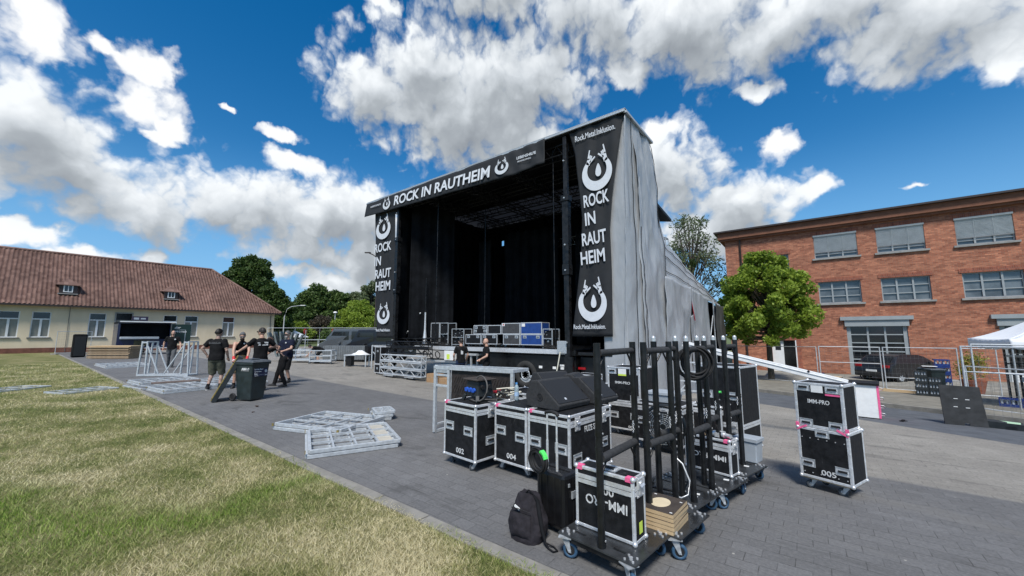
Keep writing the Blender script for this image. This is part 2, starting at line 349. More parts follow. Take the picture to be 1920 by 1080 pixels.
# ============================================================ SETTING
def pmat_ground():
    # lawn
    m = bpy.data.materials.new('lawn_soil'); m.use_nodes = True; t = NT(m.node_tree); b = t.n['Principled BSDF']
    c = t.add('ShaderNodeTexCoord').outputs['Object']
    n1 = t.add('ShaderNodeTexNoise', {'Vector': c, 'Scale': 0.9, 'Detail': 5.0, 'Roughness': 0.65}).outputs['Fac']
    n2 = t.add('ShaderNodeTexNoise', {'Vector': c, 'Scale': 14.0, 'Detail': 6.0, 'Roughness': 0.7}).outputs['Fac']
    n3 = t.add('ShaderNodeTexNoise', {'Vector': c, 'Scale': 90.0, 'Detail': 3.0, 'Roughness': 0.7}).outputs['Fac']
    f = t.math('ADD', t.math('MULTIPLY', n1, 0.65), t.math('MULTIPLY', n2, 0.35))
    base = t.ramp(f, [(0.38, (0.12, 0.15, 0.045)), (0.50, (0.24, 0.235, 0.10)), (0.62, (0.37, 0.32, 0.17))])
    base = t.mix(t.smooth(n3, 0.35, 0.7, 0.0, 0.55), base, (0.055, 0.055, 0.025), 'MIX')
    t.l.new(base, b.inputs['Base Color']); b.inputs['Roughness'].default_value = 0.95; b.inputs['Specular IOR Level'].default_value = 0.1
    bp = t.add('ShaderNodeBump', {'Height': n3, 'Strength': 0.8, 'Distance': 0.03}); t.l.new(bp.outputs[0], b.inputs['Normal'])
    MATS['lawn_soil'] = m
    # grass blades: colour by position plus a per-blade random attribute
    m = bpy.data.materials.new('grass_blade'); m.use_nodes = True; t = NT(m.node_tree); b = t.n['Principled BSDF']
    c = t.add('ShaderNodeTexCoord').outputs['Object']
    n1 = t.add('ShaderNodeTexNoise', {'Vector': c, 'Scale': 0.9, 'Detail': 5.0, 'Roughness': 0.65}).outputs['Fac']
    a = t.add('ShaderNodeAttribute', attribute_name='tone')
    sp = t.add('ShaderNodeSeparateColor', {0: a.outputs['Color']})
    n0 = t.add('ShaderNodeTexNoise', {'Vector': c, 'Scale': 0.33, 'Detail': 3.0, 'Roughness': 0.6}).outputs['Fac']
    n1 = t.math('ADD', t.math('MULTIPLY', t.math('SUBTRACT', n1, 0.5), 1.5), t.math('ADD', t.math('MULTIPLY', t.math('SUBTRACT', n0, 0.5), 0.9), 0.435))
    f = t.math('ADD', t.math('MULTIPLY', n1, 0.72), t.math('MULTIPLY', sp.outputs[0], 0.28))
    dry = t.ramp(f, [(0.32, (0.17, 0.21, 0.06)), (0.43, (0.36, 0.36, 0.14)), (0.53, (0.56, 0.50, 0.28)), (0.66, (0.72, 0.65, 0.42))])
    lush = t.ramp(sp.outputs[0], [(0.0, (0.09, 0.17, 0.018)), (0.6, (0.22, 0.35, 0.045)), (1.0, (0.42, 0.47, 0.14))])
    cc = t.mix(sp.outputs[1], dry, lush)
    t.l.new(cc, b.inputs['Base Color']); b.inputs['Roughness'].default_value = 0.6; b.inputs['Specular IOR Level'].default_value = 0.25
    tr = t.add('ShaderNodeBsdfTranslucent', {'Color': cc}); ms = t.add('ShaderNodeMixShader', {0: 0.3, 1: b.outputs[0], 2: tr.outputs[0]})
    t.l.new(ms.outputs[0], t.n['Material Output'].inputs[0]); MATS['grass_blade'] = m
    # pavers
    m = bpy.data.materials.new('pavers'); m.use_nodes = True; t = NT(m.node_tree); b = t.n['Principled BSDF']
    c = t.add('ShaderNodeTexCoord').outputs['Object']
    wn = t.add('ShaderNodeTexNoise', {'Vector': c, 'Scale': 1.1, 'Detail': 2.0}).outputs['Color']
    cw = t.add('ShaderNodeVectorMath', {0: c, 1: t.add('ShaderNodeVectorMath', {0: wn, 'Scale': 0.03}, operation='SCALE').outputs[0]}, operation='ADD').outputs[0]
    br = t.add('ShaderNodeTexBrick', {'Vector': cw, 'Color1': (0.0, 0, 0, 1), 'Color2': (1, 1, 1, 1), 'Mortar': (0.5, 0.5, 0.5, 1), 'Scale': 1.0,
               'Mortar Size': 0.0038, 'Mortar Smooth': 0.35, 'Bias': 0.0, 'Brick Width': 0.205, 'Row Height': 0.135})
    br.offset = 0.5
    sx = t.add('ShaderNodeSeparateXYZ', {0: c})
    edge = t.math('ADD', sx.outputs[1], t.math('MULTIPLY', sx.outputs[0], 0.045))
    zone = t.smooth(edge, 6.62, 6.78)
    big = t.add('ShaderNodeTexNoise', {'Vector': c, 'Scale': 0.55, 'Detail': 5.0, 'Roughness': 0.6}).outputs['Fac']
    fine = t.add('ShaderNodeTexNoise', {'Vector': c, 'Scale': 38.0, 'Detail': 5.0, 'Roughness': 0.75}).outputs['Fac']
    med = t.add('ShaderNodeTexNoise', {'Vector': c, 'Scale': 5.0, 'Detail': 6.0, 'Roughness': 0.7}).outputs['Fac']
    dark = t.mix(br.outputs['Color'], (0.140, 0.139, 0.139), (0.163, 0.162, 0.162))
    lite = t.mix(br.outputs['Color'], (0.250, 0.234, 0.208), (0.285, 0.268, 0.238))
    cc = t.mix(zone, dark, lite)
    cc = t.mix(t.smooth(big, 0.3, 0.7, 0.0, 0.40), cc, (0.0, 0.0, 0.0)) if False else t.mix(1.0, cc, t.ramp(big, [(0.3, 0.84), (0.7, 1.14)]), 'MULTIPLY')
    cc = t.mix(1.0, cc, t.ramp(fine, [(0.3, 0.72), (0.55, 1.0), (0.75, 1.3)]), 'MULTIPLY')
    cc = t.mix(t.smooth(med, 0.58, 0.74, 0.0, 0.4), cc, (0.15, 0.145, 0.135))
    cc = t.mix(t.math('MULTIPLY', br.outputs['Fac'], t.smooth(med, 0.35, 0.70, 0.03, 0.7)), cc, (0.028, 0.027, 0.024))
    stn = t.add('ShaderNodeTexNoise', {'Vector': t.add('ShaderNodeMapping', {'Vector': c, 'Rotation': (0, 0, R(25)), 'Scale': (1, 2.2, 1)}).outputs[0], 'Scale': 0.8, 'Detail': 6.0, 'Roughness': 0.62, 'Distortion': 0.6}).outputs['Fac']
    cc = t.mix(t.smooth(stn, 0.56, 0.70, 0.0, 0.42), cc, (0.045, 0.044, 0.042)); cc = t.mix(t.smooth(stn, 0.30, 0.42, 0.22, 0.0), cc, (0.22, 0.21, 0.19))
    chip = t.add('ShaderNodeTexVoronoi', {'Vector': c, 'Scale': 2.6, 'Randomness': 1.0}).outputs['Distance']
    cc = t.mix(t.smooth(chip, 0.018, 0.034, 0.8, 0.0), cc, (0.42, 0.40, 0.36))
    t.l.new(cc, b.inputs['Base Color']); b.inputs['Roughness'].default_value = 0.85; b.inputs['Specular IOR Level'].default_value = 0.3
    h = t.math('SUBTRACT', t.math('MULTIPLY', fine, 0.25), br.outputs['Fac'])
    bp = t.add('ShaderNodeBump', {'Height': h, 'Strength': 0.5, 'Distance': 0.008}); t.l.new(bp.outputs[0], b.inputs['Normal'])
    MATS['pavers'] = m
pmat_ground()
mat('asphalt', (0.088, 0.096, 0.108), 0.9, var=0.18, scale=3, bump=0.4, bscale=60)
mat('sidewalk_mat', (0.20, 0.187, 0.155), 0.9, var=0.22, scale=2.5, bump=0.4, bscale=40)
mat('verge_mat', (0.20, 0.185, 0.10), 0.95, var=0.3, scale=5, color2=(0.10, 0.12, 0.045), bump=0.5)
mat('terrain_mat', (0.10, 0.13, 0.04), 0.95, var=0.3, scale=0.08)

def sheet(name, xs, rows, m, dz=0.0):
    """rows: list of functions y(x); a ground sheet following the terrain"""
    b = MB(); n = len(xs)
    vs = [(x, r(x), zt(x, r(x)) + dz) for r in rows for x in xs]
    b.add(vs, [(j*n+i, j*n+i+1, (j+1)*n+i+1, (j+1)*n+i) for j in range(len(rows)-1) for i in range(n-1)], True)
    return b.build(name, m, kind='structure')
YK = 2.50
XS = [-54 + i for i in range(0, 69)]
yf = lambda x: max(YK + .5, 13.0 - 0.68*x); yb = lambda x: max(YK + 1., 17.2 - 0.58*x) if x > -40 else 17.2 + .58*40 - .9*(x+40)
def lerp_rows(a, b, n): return [(lambda x, k=k: a(x) + (b(x)-a(x))*k/n) for k in range(n+1)]
k5 = lambda x: min(5.0, yf(x))
rows = lerp_rows(lambda x: YK, k5, 4)[:-1] + lerp_rows(k5, yf, 16)
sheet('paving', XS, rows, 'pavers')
sheet('road', XS, lerp_rows(yf, yb, 4), 'asphalt', -0.004)
sheet('sidewalk', XS, lerp_rows(lambda x: yb(x)+.12, lambda x: yb(x) + 5.2, 4), 'sidewalk_mat', 0.10)
sheet('verge', [x for x in XS if x <= -5], lerp_rows(lambda x: yb(x)+5.2, lambda x: 75., 14), 'verge_mat', 0.09)
sheet('yard', [x for x in XS if x >= -5], lerp_rows(lambda x: yb(x)+5.2, lambda x: 75., 14), 'sidewalk_mat', 0.09)
b = MB()
for i in range(len(XS)-1):
    x0, x1 = XS[i], XS[i+1]
    p = [(x0, yb(x0), zt(x0, yb(x0))-.1), (x1, yb(x1), zt(x1, yb(x1))-.1), (x1, yb(x1)+.12, zt(x1, yb(x1))-.1), (x0, yb(x0)+.12, zt(x0, yb(x0))-.1)]
    b.add(p + [(x, y, z+.215) for x, y, z in p], [(0,1,5,4),(4,5,6,7),(2,3,7,6)])
b.build('road_kerb', 'concrete', kind='structure')
b = MB()
b.grid(lambda u, v: (-75 + 95*u, -60 + (YK-.13+60)*v, 0.012), 40, 30)
b.build('lawn', 'lawn_soil', kind='structure')
b = MB(); n = 96
for i in range(n):
    x0 = -54 + i*0.7; b.box(x0+.004, YK-.125, -.1, x0+.696, YK+.0, 0.028 + 0.004*math.sin(i*1.7))
b.build('kerb', 'concrete', kind='structure', bevel=0.006)
b = MB(); b.add([(-900,-900,-1.4),(900,-900,-1.4),(900,900,-1.4),(-900,900,-1.4)], [(0,1,2,3)]); b.build('terrain', 'terrain_mat', kind='structure')
b = MB(); b.add([(-140,-60,-.01),(-54,-60,-.01),(-54,75,-.01),(-140,75,-.01)], [(0,1,2,3)])
b.add([(-140,75,-.01),(-54,75,-.01),(15,75,-1.2),(15,260,-1.3),(-140,260,-.3)], [(0,1,2,3,4)]); b.build('field', 'terrain_mat', kind='structure')

# grass blades
def grass():
    rng = np.random.default_rng(3); N = 480000
    r = 2.1 * np.exp(rng.random(N) ** 0.85 * math.log(34/2.1)); ang = R(127.8) + rng.uniform(R(-8), R(62), N)
    x = r*np.cos(ang); y = r*np.sin(ang)
    k = (y < YK - .13 + .13*rng.random(N)**3*(.5+.5*np.sin(x*1.9+np.sin(x*5)))) & (x > -53.5); x, y, r = x[k], y[k], r[k]; n = len(x)
    # strip of fresh grass running from the near left towards the kerb
    px = np.array([-7.0, -5.6, -4.9, -4.4, -4.66, -4.7]); py = np.array([-.3, .15, .62, 1.25, 1.85, 2.45])
    d = np.full(n, 99.)
    for i in range(len(px)-1):
        ax, ay, bx, by = px[i], py[i], px[i+1], py[i+1]; L2 = (bx-ax)**2 + (by-ay)**2
        t = np.clip(((x-ax)*(bx-ax) + (y-ay)*(by-ay))/L2, 0, 1); d = np.minimum(d, np.hypot(x-ax-t*(bx-ax), y-ay-t*(by-ay)) * (1 if i > 1 else .45))
    wob = np.sin(x*5.1+y*3.3)*.05 + np.sin(x*11+1)*.03
    lush = np.clip(1.25 - (d + wob)/.26, 0, 1)
    edge = np.clip(1 - (YK-.1-y)/.12, 0, 1) * (np.sin(x*2.3)*.5+.5 > .45)
    lush = np.maximum(lush*rng.uniform(.6, 1, n), edge*.7*(rng.random(n) > .4))
    sc = 1 + r/7.0
    h = rng.uniform(.010, .032, n) * (1 + .7*lush) * (1 + r/22); w = rng.uniform(.0010, .0020, n) * sc * 1.15
    th = rng.uniform(0, 2*math.pi, n); lean = rng.uniform(.3, 1.9, n) * (1-.5*lush); la = rng.uniform(0, 2*math.pi, n)
    V = np.zeros((n, 3, 3)); z0 = .012
    V[:,0] = np.stack([x - w*np.cos(th), y - w*np.sin(th), np.where(y > YK-.12, .03, z0)], 1)
    V[:,1] = np.stack([x + w*np.cos(th), y + w*np.sin(th), np.where(y > YK-.12, .03, z0)], 1)
    V[:,2] = np.stack([x + h*lean*np.cos(la), y + h*lean*np.sin(la), z0 + h], 1)
    V[:,2,1] = np.minimum(V[:,2,1], YK + .03)
    me = bpy.data.meshes.new('grass'); me.vertices.add(3*n); me.vertices.foreach_set('co', V.reshape(-1))
    me.loops.add(3*n); me.loops.foreach_set('vertex_index', np.arange(3*n, dtype=np.int32))
    me.polygons.add(n); me.polygons.foreach_set('loop_start', np.arange(0, 3*n, 3, dtype=np.int32)); me.polygons.foreach_set('loop_total', np.full(n, 3, dtype=np.int32))
    me.update(); ca = me.color_attributes.new('tone', 'FLOAT_COLOR', 'POINT')
    C = np.ones((n, 3, 4)); C[:,:,0] = rng.random(n)[:,None]; C[:,:,1] = lush[:,None]; C[:,:,2] = 0
    ca.data.foreach_set('color', C.reshape(-1)); me.materials.append(MATS['grass_blade'])
    o = bpy.data.objects.new('grass', me); col.objects.link(o)
    o['kind'] = 'stuff'; tag(o, 'patchy mown grass with straw coloured and fresh green areas', 'grass')
grass()

# ============================================================ TREES
def leaf_mat(name, c1, c2, tr=0.35):
    m = bpy.data.materials.new(name); m.use_nodes = True; t = NT(m.node_tree); b = t.n['Principled BSDF']
    a = t.add('ShaderNodeAttribute', attribute_name='tone'); sp = t.add('ShaderNodeSeparateColor', {0: a.outputs['Color']})
    cc = t.mix(sp.outputs[0], c1, c2); t.l.new(cc, b.inputs['Base Color']); b.inputs['Roughness'].default_value = 0.55; b.inputs['Specular IOR Level'].default_value = 0.35
    tl = t.add('ShaderNodeBsdfTranslucent', {'Color': cc}); ms = t.add('ShaderNodeMixShader', {0: tr, 1: b.outputs[0], 2: tl.outputs[0]})
    t.l.new(ms.outputs[0], t.n['Material Output'].inputs[0]); MATS[name] = m
leaf_mat('leaf_dark', (0.035, 0.070, 0.014), (0.085, 0.140, 0.032))
leaf_mat('leaf_mid', (0.045, 0.085, 0.020), (0.110, 0.170, 0.045))
leaf_mat('leaf_bright', (0.13, 0.21, 0.022), (0.33, 0.43, 0.06), 0.42)
leaf_mat('leaf_pale', (0.085, 0.115, 0.050), (0.18, 0.22, 0.11))
leaf_mat('leaf_brown', (0.060, 0.052, 0.038), (0.12, 0.10, 0.07))
def leaves(clumps, per, size, seed, name, m, parent, droop=0.3):
    rng = np.random.default_rng(seed); P = []; tone = []
    for (cx, cy, cz, r, rz) in clumps:
        n = int(per * r * r); d = rng.normal(size=(n, 3)); d /= np.linalg.norm(d, axis=1)[:,None]
        rr = rng.random(n) ** 0.42; p = d * rr[:,None] * np.array([r, r, rz]) + np.array([cx, cy, cz]); P.append(p)
        tone.append(np.clip(rng.normal(rng.uniform(.25, .75), .25, n), 0, 1))
    P = np.concatenate(P); tone = np.concatenate(tone); n = len(P)
    u = rng.normal(size=(n, 3)); u /= np.linalg.norm(u, axis=1)[:,None]
    w = rng.normal(size=(n, 3)); w[:,2] *= (1-droop); w -= (w*u).sum(1)[:,None]*u; w /= np.linalg.norm(w, axis=1)[:,None]
    s = size * rng.uniform(.6, 1.3, n)[:,None]
    V = np.stack([P - u*s, P + w*s*.55, P + u*s, P - w*s*.55], 1)
    me = bpy.data.meshes.new(name); me.vertices.add(4*n); me.vertices.foreach_set('co', V.reshape(-1))
    me.loops.add(4*n); me.loops.foreach_set('vertex_index', np.arange(4*n, dtype=np.int32))
    me.polygons.add(n); me.polygons.foreach_set('loop_start', np.arange(0, 4*n, 4, dtype=np.int32)); me.polygons.foreach_set('loop_total', np.full(n, 4, dtype=np.int32))
    me.update(); ca = me.color_attributes.new('tone', 'FLOAT_COLOR', 'POINT')
    C = np.ones((n, 4, 4)); C[:,:,0] = tone[:,None]; ca.data.foreach_set('color', C.reshape(-1)); me.materials.append(MATS[m])
    o = bpy.data.objects.new(name, me); col.objects.link(o); o.parent = parent; return o
def tree(name, label, loc, h, trunk_h, r, seed, m, nclump=26, per=420, size=0.09, shape='round', tr=0.14, group=None, lean=0.0, sparse=False, csize=0.34):
    rnd = random.Random(seed); o = thing(name, label, 'tree', loc, 0, group); tk = MB()
    ch = h - trunk_h; top = Vector((lean, 0, h*.92)); sp = [Vector((0, 0, -.1)), Vector((lean*.2, 0.03, trunk_h)), Vector((lean*.6, 0, trunk_h + ch*.45)), top]
    tk.tube(sp, [tr*1.25, tr, tr*.6, tr*.12], 10)
    cl = []
    for i in range(nclump):
        t = (i + .5)/nclump; a = i*2.39996 + rnd.uniform(-.3, .3); zz = trunk_h + ch*(.08 + .84*t)
        if shape == 'round': pr = math.sin(math.pi*min(1, max(0.05, .14 + .82*t)))**.6
        elif shape == 'egg': pr = (math.sin(math.pi*(.16 + .80*t)**.85))**.7
        else: pr = 1 - .45*t
        rr = r * pr * rnd.uniform(.45, .92); c = Vector((lean*t + rr*math.cos(a), rr*math.sin(a), zz + rnd.uniform(-.05, .05)*ch))
        cr = r * csize * rnd.uniform(.75, 1.25) * (0.65 + .35*pr)
        cl.append((c.x, c.y, c.z, cr, cr*.78))
        s = Vector((lean*t*.6, 0, trunk_h + (zz-trunk_h)*.55)); mid = (s + c)/2 + Vector((0, 0, -.03*ch))
        tk.tube([s, mid, c], [tr*.38, tr*.24, tr*.08], 6)
        if sparse:
            for k in range(3):
                e = c + Vector((rnd.uniform(-1, 1), rnd.uniform(-1, 1), rnd.uniform(-.3, 1)))*cr; tk.tube([mid, (mid+e)/2 + Vector((0,0,.1)), e], [tr*.16, tr*.1, tr*.03], 5)
    tk.build('trunk', 'bark', o)
    leaves(cl, per, size, seed, 'crown', m, o); return o
# maple in front of the brick building
tree('maple_tree', 'young bright green maple in front of the brick building', (-1.95, 26, zt(-2, 26)+.08), 7.35, 1.9, 2.6, 11, 'leaf_bright', 125, 950, 0.105, 'egg', 0.13, csize=.195)
t_ = tree('tall_tree', 'tall sparse tree with two dark round mistletoe balls behind the tarpaulins', (-9.6, 43.2, -1.3), 16.0, 4.0, 4.1, 5, 'leaf_pale', 60, 130, 0.13, 'egg', 0.20, sparse=True, csize=.24)
for x, y, z, r in ((-.6, -1.2, 10.6, .38), (.55, -1.4, 10.1, .5)):
    mb = MB(); mb.sphere((x, y, z), r*.55); lv = leaves([(x, y, z, r, r)], 6000, .045, 9, 'mistletoe', 'leaf_dark', t_)
def at(px, dep):         # metres right of / along the view axis turned into world x, y
    r = (px-960)/720*dep; return (r*.790-dep*.613, r*.613+dep*.790)
def gtree(name, label, px, dep, topy, r, *a, **k):
    x, y = at(px, dep); z = -.2; h = (626-topy)/720*dep + EYE - z; tree(name, label, (x, y, z), h, *a[:1], r, *a[1:], **k)
gtree('dense_tree', 'large dark green tree rising behind the end of the tiled house', 464, 62, 474, 4.6, 2.5, 21, 'leaf_dark', 64, 330, 0.22, 'egg', 0.4, csize=.30)
gtree('dense_tree', 'lower dark tree just right of the tallest one behind the house', 507, 60, 532, 3.3, 1.5, 22, 'leaf_dark', 44, 420, 0.20, 'egg', 0.35, csize=.33)
for i, (px, dep, ty, r, m, lb, nc) in enumerate(((562, 84, 566, 5.0, 'leaf_mid', 'low wide tree behind the curved street lamp', 44),
        (592, 86, 535, 5.4, 'leaf_mid', 'broad round tree standing in the middle of the background woods', 54), (632, 90, 543, 5.2, 'leaf_mid', 'broad tree above the brown bush in the background woods', 50),
        (664, 100, 548, 5, 'leaf_pale', 'thin pale tree behind the tall lamp post', 24), (696, 92, 528, 5.4, 'leaf_pale', 'tallest loose tree at the left edge of the stage', 30))):
    gtree('background_tree', lb, px, dep, ty, r, 1.5, 30+i, m, nc, 170, 0.30, 'egg', 0.3, group='trees of the background wood', csize=.30, sparse=(i > 2))
gtree('young_tree', 'bright green young tree left of the stage banner', 674, 50, 564, 2.9, 1.2, 41, 'leaf_bright', 50, 900, 0.13, 'egg', 0.16, csize=.30)
gtree('bush', 'small yellow green tree in front of the background woods', 560, 68, 604, 2.7, .5, 43, 'leaf_bright', 24, 300, 0.20, 'round', 0.12)
gtree('bush', 'brown leafed bush in front of the background woods', 604, 74, 594, 2.8, .6, 44, 'leaf_brown', 26, 300, 0.20, 'round', 0.12)
for i, (px, dep, ty) in enumerate(((532, 70, 596), (548, 80, 600), (578, 82, 604), (622, 84, 596), (645, 86, 590), (668, 84, 596), (692, 80, 600), (640, 70, 612))):
    gtree('hedge_bush', ['at the house corner', 'below the curved street lamp', 'behind the yellow green tree', 'right of the brown bush', 'behind the tall lamp post', 'behind the bright young tree', 'beside the stage banner', 'left of the bright young tree'][i].join(('leafy undergrowth ', '')),
         px, dep, ty, 3.6, .3, 60+i, 'leaf_mid' if i % 2 else 'leaf_dark', 26, 130, 0.28, 'round', 0.12, group='undergrowth of the background wood')

# ============================================================ CREAM HOUSE WITH TILED ROOF
def brick_mat(name, c1, c2, mortar, w, h, axis='XZ', bumpd=0.01):
    m = bpy.data.materials.new(name); m.use_nodes = True; t = NT(m.node_tree); b = t.n['Principled BSDF']
    c = t.add('ShaderNodeTexCoord').outputs['Object']; s = t.add('ShaderNodeSeparateXYZ', {0: c})
    v = t.add('ShaderNodeCombineXYZ', {0: s.outputs[0 if axis == 'XZ' else 1], 1: s.outputs[2], 2: 0.0}).outputs[0]
    br = t.add('ShaderNodeTexBrick', {'Vector': v, 'Color1': (0,0,0,1), 'Color2': (1,1,1,1), 'Mortar': (.5,.5,.5,1), 'Scale': 1.0, 'Mortar Size': 0.008, 'Brick Width': w, 'Row Height': h, 'Mortar Smooth': .2})
    n = t.add('ShaderNodeTexNoise', {'Vector': v, 'Scale': 0.5, 'Detail': 6.0, 'Roughness': .65}).outputs['Fac']
    br2 = t.add('ShaderNodeTexBrick', {'Vector': v, 'Color1': (.87,.87,.87,1), 'Color2': (1.13,1.12,1.11,1), 'Mortar': (1,1,1,1), 'Scale': 1.0, 'Mortar Size': 0.0, 'Brick Width': w*3, 'Row Height': h*2}); n2 = t.add('ShaderNodeTexNoise', {'Vector': v, 'Scale': 7.0, 'Detail': 3.0, 'Roughness': .8}).outputs['Fac']
    cc = t.mix(br.outputs['Color'], c1, c2); cc = t.mix(1.0, cc, t.ramp(n, [(.3, .82), (.7, 1.15)]), 'MULTIPLY')
    cc = t.mix(1.0, cc, t.ramp(n2, [(.3, .78), (.5, 1.0), (.72, 1.25)]), 'MULTIPLY')
    cc = t.mix(1.0, cc, br2.outputs['Color'], 'MULTIPLY'); cc = t.mix(br.outputs['Fac'], cc, mortar); t.l.new(cc, b.inputs['Base Color']); b.inputs['Roughness'].default_value = .9
    bp = t.add('ShaderNodeBump', {'Height': br.outputs['Fac'], 'Strength': .5, 'Distance': bumpd}); bp.invert = True; t.l.new(bp.outputs[0], b.inputs['Normal'])
    MATS[name] = m
brick_mat('red_brick', (0.25, 0.080, 0.044), (0.46, 0.185, 0.105), (0.24, 0.16, 0.12), 0.26, 0.085)
brick_mat('soldier_brick', (0.20, 0.056, 0.034), (0.33, 0.105, 0.058), (0.22, 0.14, 0.11), 0.085, 0.26)
mat('cream_render', (0.66, 0.565, 0.41), 0.9, scale=0.9, bump=0.1, bscale=60, color2=(0.57, 0.485, 0.345), stretch=(1, 1, .35), detail=7.0)
mat('plinth', (0.16, 0.065, 0.045), 0.9, var=0.25, scale=3)
mat('stone_sill', (0.13, 0.135, 0.13), 0.8, var=0.15, scale=4)
mat('stone_grey', (0.27, 0.27, 0.26), 0.8, var=0.15, scale=4)
mat('gutter_dark', (0.035, 0.024, 0.022), 0.5, var=0.15, scale=4)
mat('door_grey', (0.22, 0.215, 0.19), 0.6, var=0.1, scale=3)
mat('net_curtain', (0.20, 0.20, 0.175), 0.35, var=0.15, scale=2, spec=0.7)
def roof_tile_mat():
    m = bpy.data.materials.new('roof_tiles'); m.use_nodes = True; t = NT(m.node_tree); b = t.n['Principled BSDF']
    c = t.add('ShaderNodeTexCoord').outputs['Object']; s = t.add('ShaderNodeSeparateXYZ', {0: c})
    v = t.add('ShaderNodeCombineXYZ', {0: s.outputs[1], 1: s.outputs[2]}).outputs[0]
    br = t.add('ShaderNodeTexBrick', {'Vector': v, 'Color1': (0,0,0,1), 'Color2': (1,1,1,1), 'Mortar': (.3,.3,.3,1), 'Scale': 1., 'Mortar Size': .0, 'Brick Width': .26, 'Row Height': .24}); br.offset = 0
    n = t.add('ShaderNodeTexNoise', {'Vector': c, 'Scale': .35, 'Detail': 6., 'Roughness': .6}).outputs['Fac']
    cc = t.mix(br.outputs['Color'], (0.135, 0.072, 0.056), (0.235, 0.140, 0.112))
    cc = t.mix(1., cc, t.ramp(n, [(.3, .68), (.7, 1.25)]), 'MULTIPLY')
    t.l.new(cc, b.inputs['Base Color']); b.inputs['Roughness'].default_value = .75; MATS['roof_tiles'] = m
roof_tile_mat()
H = thing('tiled_house', 'long low cream house with red pantile roof and two small dormers', 'house', (-54, 4, 0))
HY0, HY1, HX0 = -26., 20.2, -65.5     # world extents; local = world - (-54, 4)
def hb(x0, y0, z0, x1, y1, z1, mb): mb.box(x0+54, y0-4, z0, x1+54, y1-4, z1)
wins = [(-.95, .2, 1.4, 3.92), (.84, 1.95, 1.4, 3.86), (4.25, 5.40, 1.38, 3.74), (9.56, 10.7, 1.38, 3.58), (11.32, 12.5, 1.36, 3.58), (14.77, 15.95, 1.4, 3.50), (-4.4, -3.3, 1.4, 3.9), (-6.4, -5.3, 1.4, 3.9)]
wins = [(a, b_, 1.38, 3.66) for a, b_, c, d in wins]; door = (6.05, 7.15, 0.0, 3.68)
w_ = MB(); ops = sorted([(a, b_, c, d) for a, b_, c, d in wins] + [door]); y = HY0
for a, b_, c, d in ops:
    hb(-54.3, y, .45, -54, a, 4.35, w_)
    if c > .45: hb(-54.3, a, .45, -54, b_, c, w_)
    hb(-54.3, a, d, -54, b_, 4.35, w_); y = b_
hb(-54.3, y, .45, -54, HY1, 4.35, w_); hb(HX0, HY1-.3, .45, -54.3, HY1, 4.35, w_); hb(HX0, HY0, .0, -54.3, HY0+.3, 4.35, w_)
w_.build('wall', 'cream_render', H)
b = MB(); hb(-54.5, HY0, -.1, -53.95, door[0], .45, b); hb(-54.5, door[1], -.1, -53.95, HY1+.05, .45, b); hb(HX0, HY1-.3, -.1, -54.5, HY1+.05, .45, b); b.build('plinth', 'plinth', H)
for a, b_, c, d in wins:
    f = MB(); fw = .075
    x0, x1 = -54.16, -54.09; tz = d - .72
    hb(x0, a, c, x1, a+fw, d, f); hb(x0, b_-fw, c, x1, b_, d, f); hb(x0, a+fw, d-fw, x1, b_-fw, d, f); hb(x0, a+fw, c, x1, b_-fw, c+fw, f)
    hb(x0-.002, a+fw, tz, x1+.01, b_-fw, tz+.10, f); ym = (a+b_)/2; hb(x0, ym-.07, c+fw, x1+.004, ym+.07, tz, f)
    win = f.build('window', 'frame_white', H)
    p = MB(); hb(-54.2, a, tz+.05, -54.17, b_, d, p); p.build('upper_pane', 'dark_window', win)
    p = MB(); hb(-54.2, a, c, -54.17, b_, tz+.05, p); p.build('lower_pane', 'net_curtain', win)
    s_ = MB(); hb(-54.15, a-.12, c-.11, -53.9, b_+.12, c-.003, s_); s_.build('sill', 'stone_sill', win)
f = MB(); a, b_, c, d = door; hb(-54.2, a, c, -54.1, b_, 2.95, f); hb(-54.2, a, 2.95, -54.07, b_, 3.05, f); dd = f.build('door', 'door_grey', H)
f = MB(); hb(-54.2, a, 3.05, -54.15, b_, d, f); f.build('pane', 'dark_window', dd)
f = MB(); hb(-54.15, a-.10, c, -53.93, a, d+.1, f); hb(-54.15, b_, c, -53.93, b_+.1, d+.1, f); hb(-54.15, a, d, -53.93, b_, d+.1, f); f.build('door_surround', 'stone_grey', dd)
# roof: corrugated pantile slopes, hipped at the right end
EX, EZ, RX, RZ = -53.45, 4.28, -59.55, 9.75
def tile_h(s, t): return .055*math.sin(2*math.pi*s/.27) + .035*((t/.34) % 1.0)
def roofpt(y, t):  # t 0 eave .. 1 ridge, front slope
    x = EX + (RX-EX)*t; z = EZ + (RZ-EZ)*t; h = tile_h(y, t*8.18); return (x+54+h*.67, y-4, z+h*.74)
b = MB(); NY = int((HY1+.55-HY0)/.0675); NTT = 48
vs = []; idx = {}
for j in range(NTT+1):
    t = j/NTT
    for k in range(2 if 0 < j < NTT else 1):
        pass
fs = []
ylim = lambda t: HY1 + .55 - t*6.1
ys_ = [HY0 + i*.0675 for i in range(NY+1)]
for j in range(NTT):
    t0, t1 = j/NTT, (j+1)/NTT
    hi = ylim(t0)
    row = [y for y in ys_ if y < hi]; n0 = len(vs)
    for y in row:
        y1 = min(y, ylim(t1)); s0 = .055*math.sin(2*math.pi*y/.27)
        for (t, st) in ((t0, .035), (t1, 0.0)):
            yy = y if t == t0 else y1; x = EX + (RX-EX)*t; z = EZ + (RZ-EZ)*t; h = s0 + st
            vs.append((x+54+h*.67, yy-4, z+h*.74))
    for i in range(len(row)-1): a = n0+2*i; fs.append((a, a+2, a+3, a+1))
b.add(vs, fs, True)
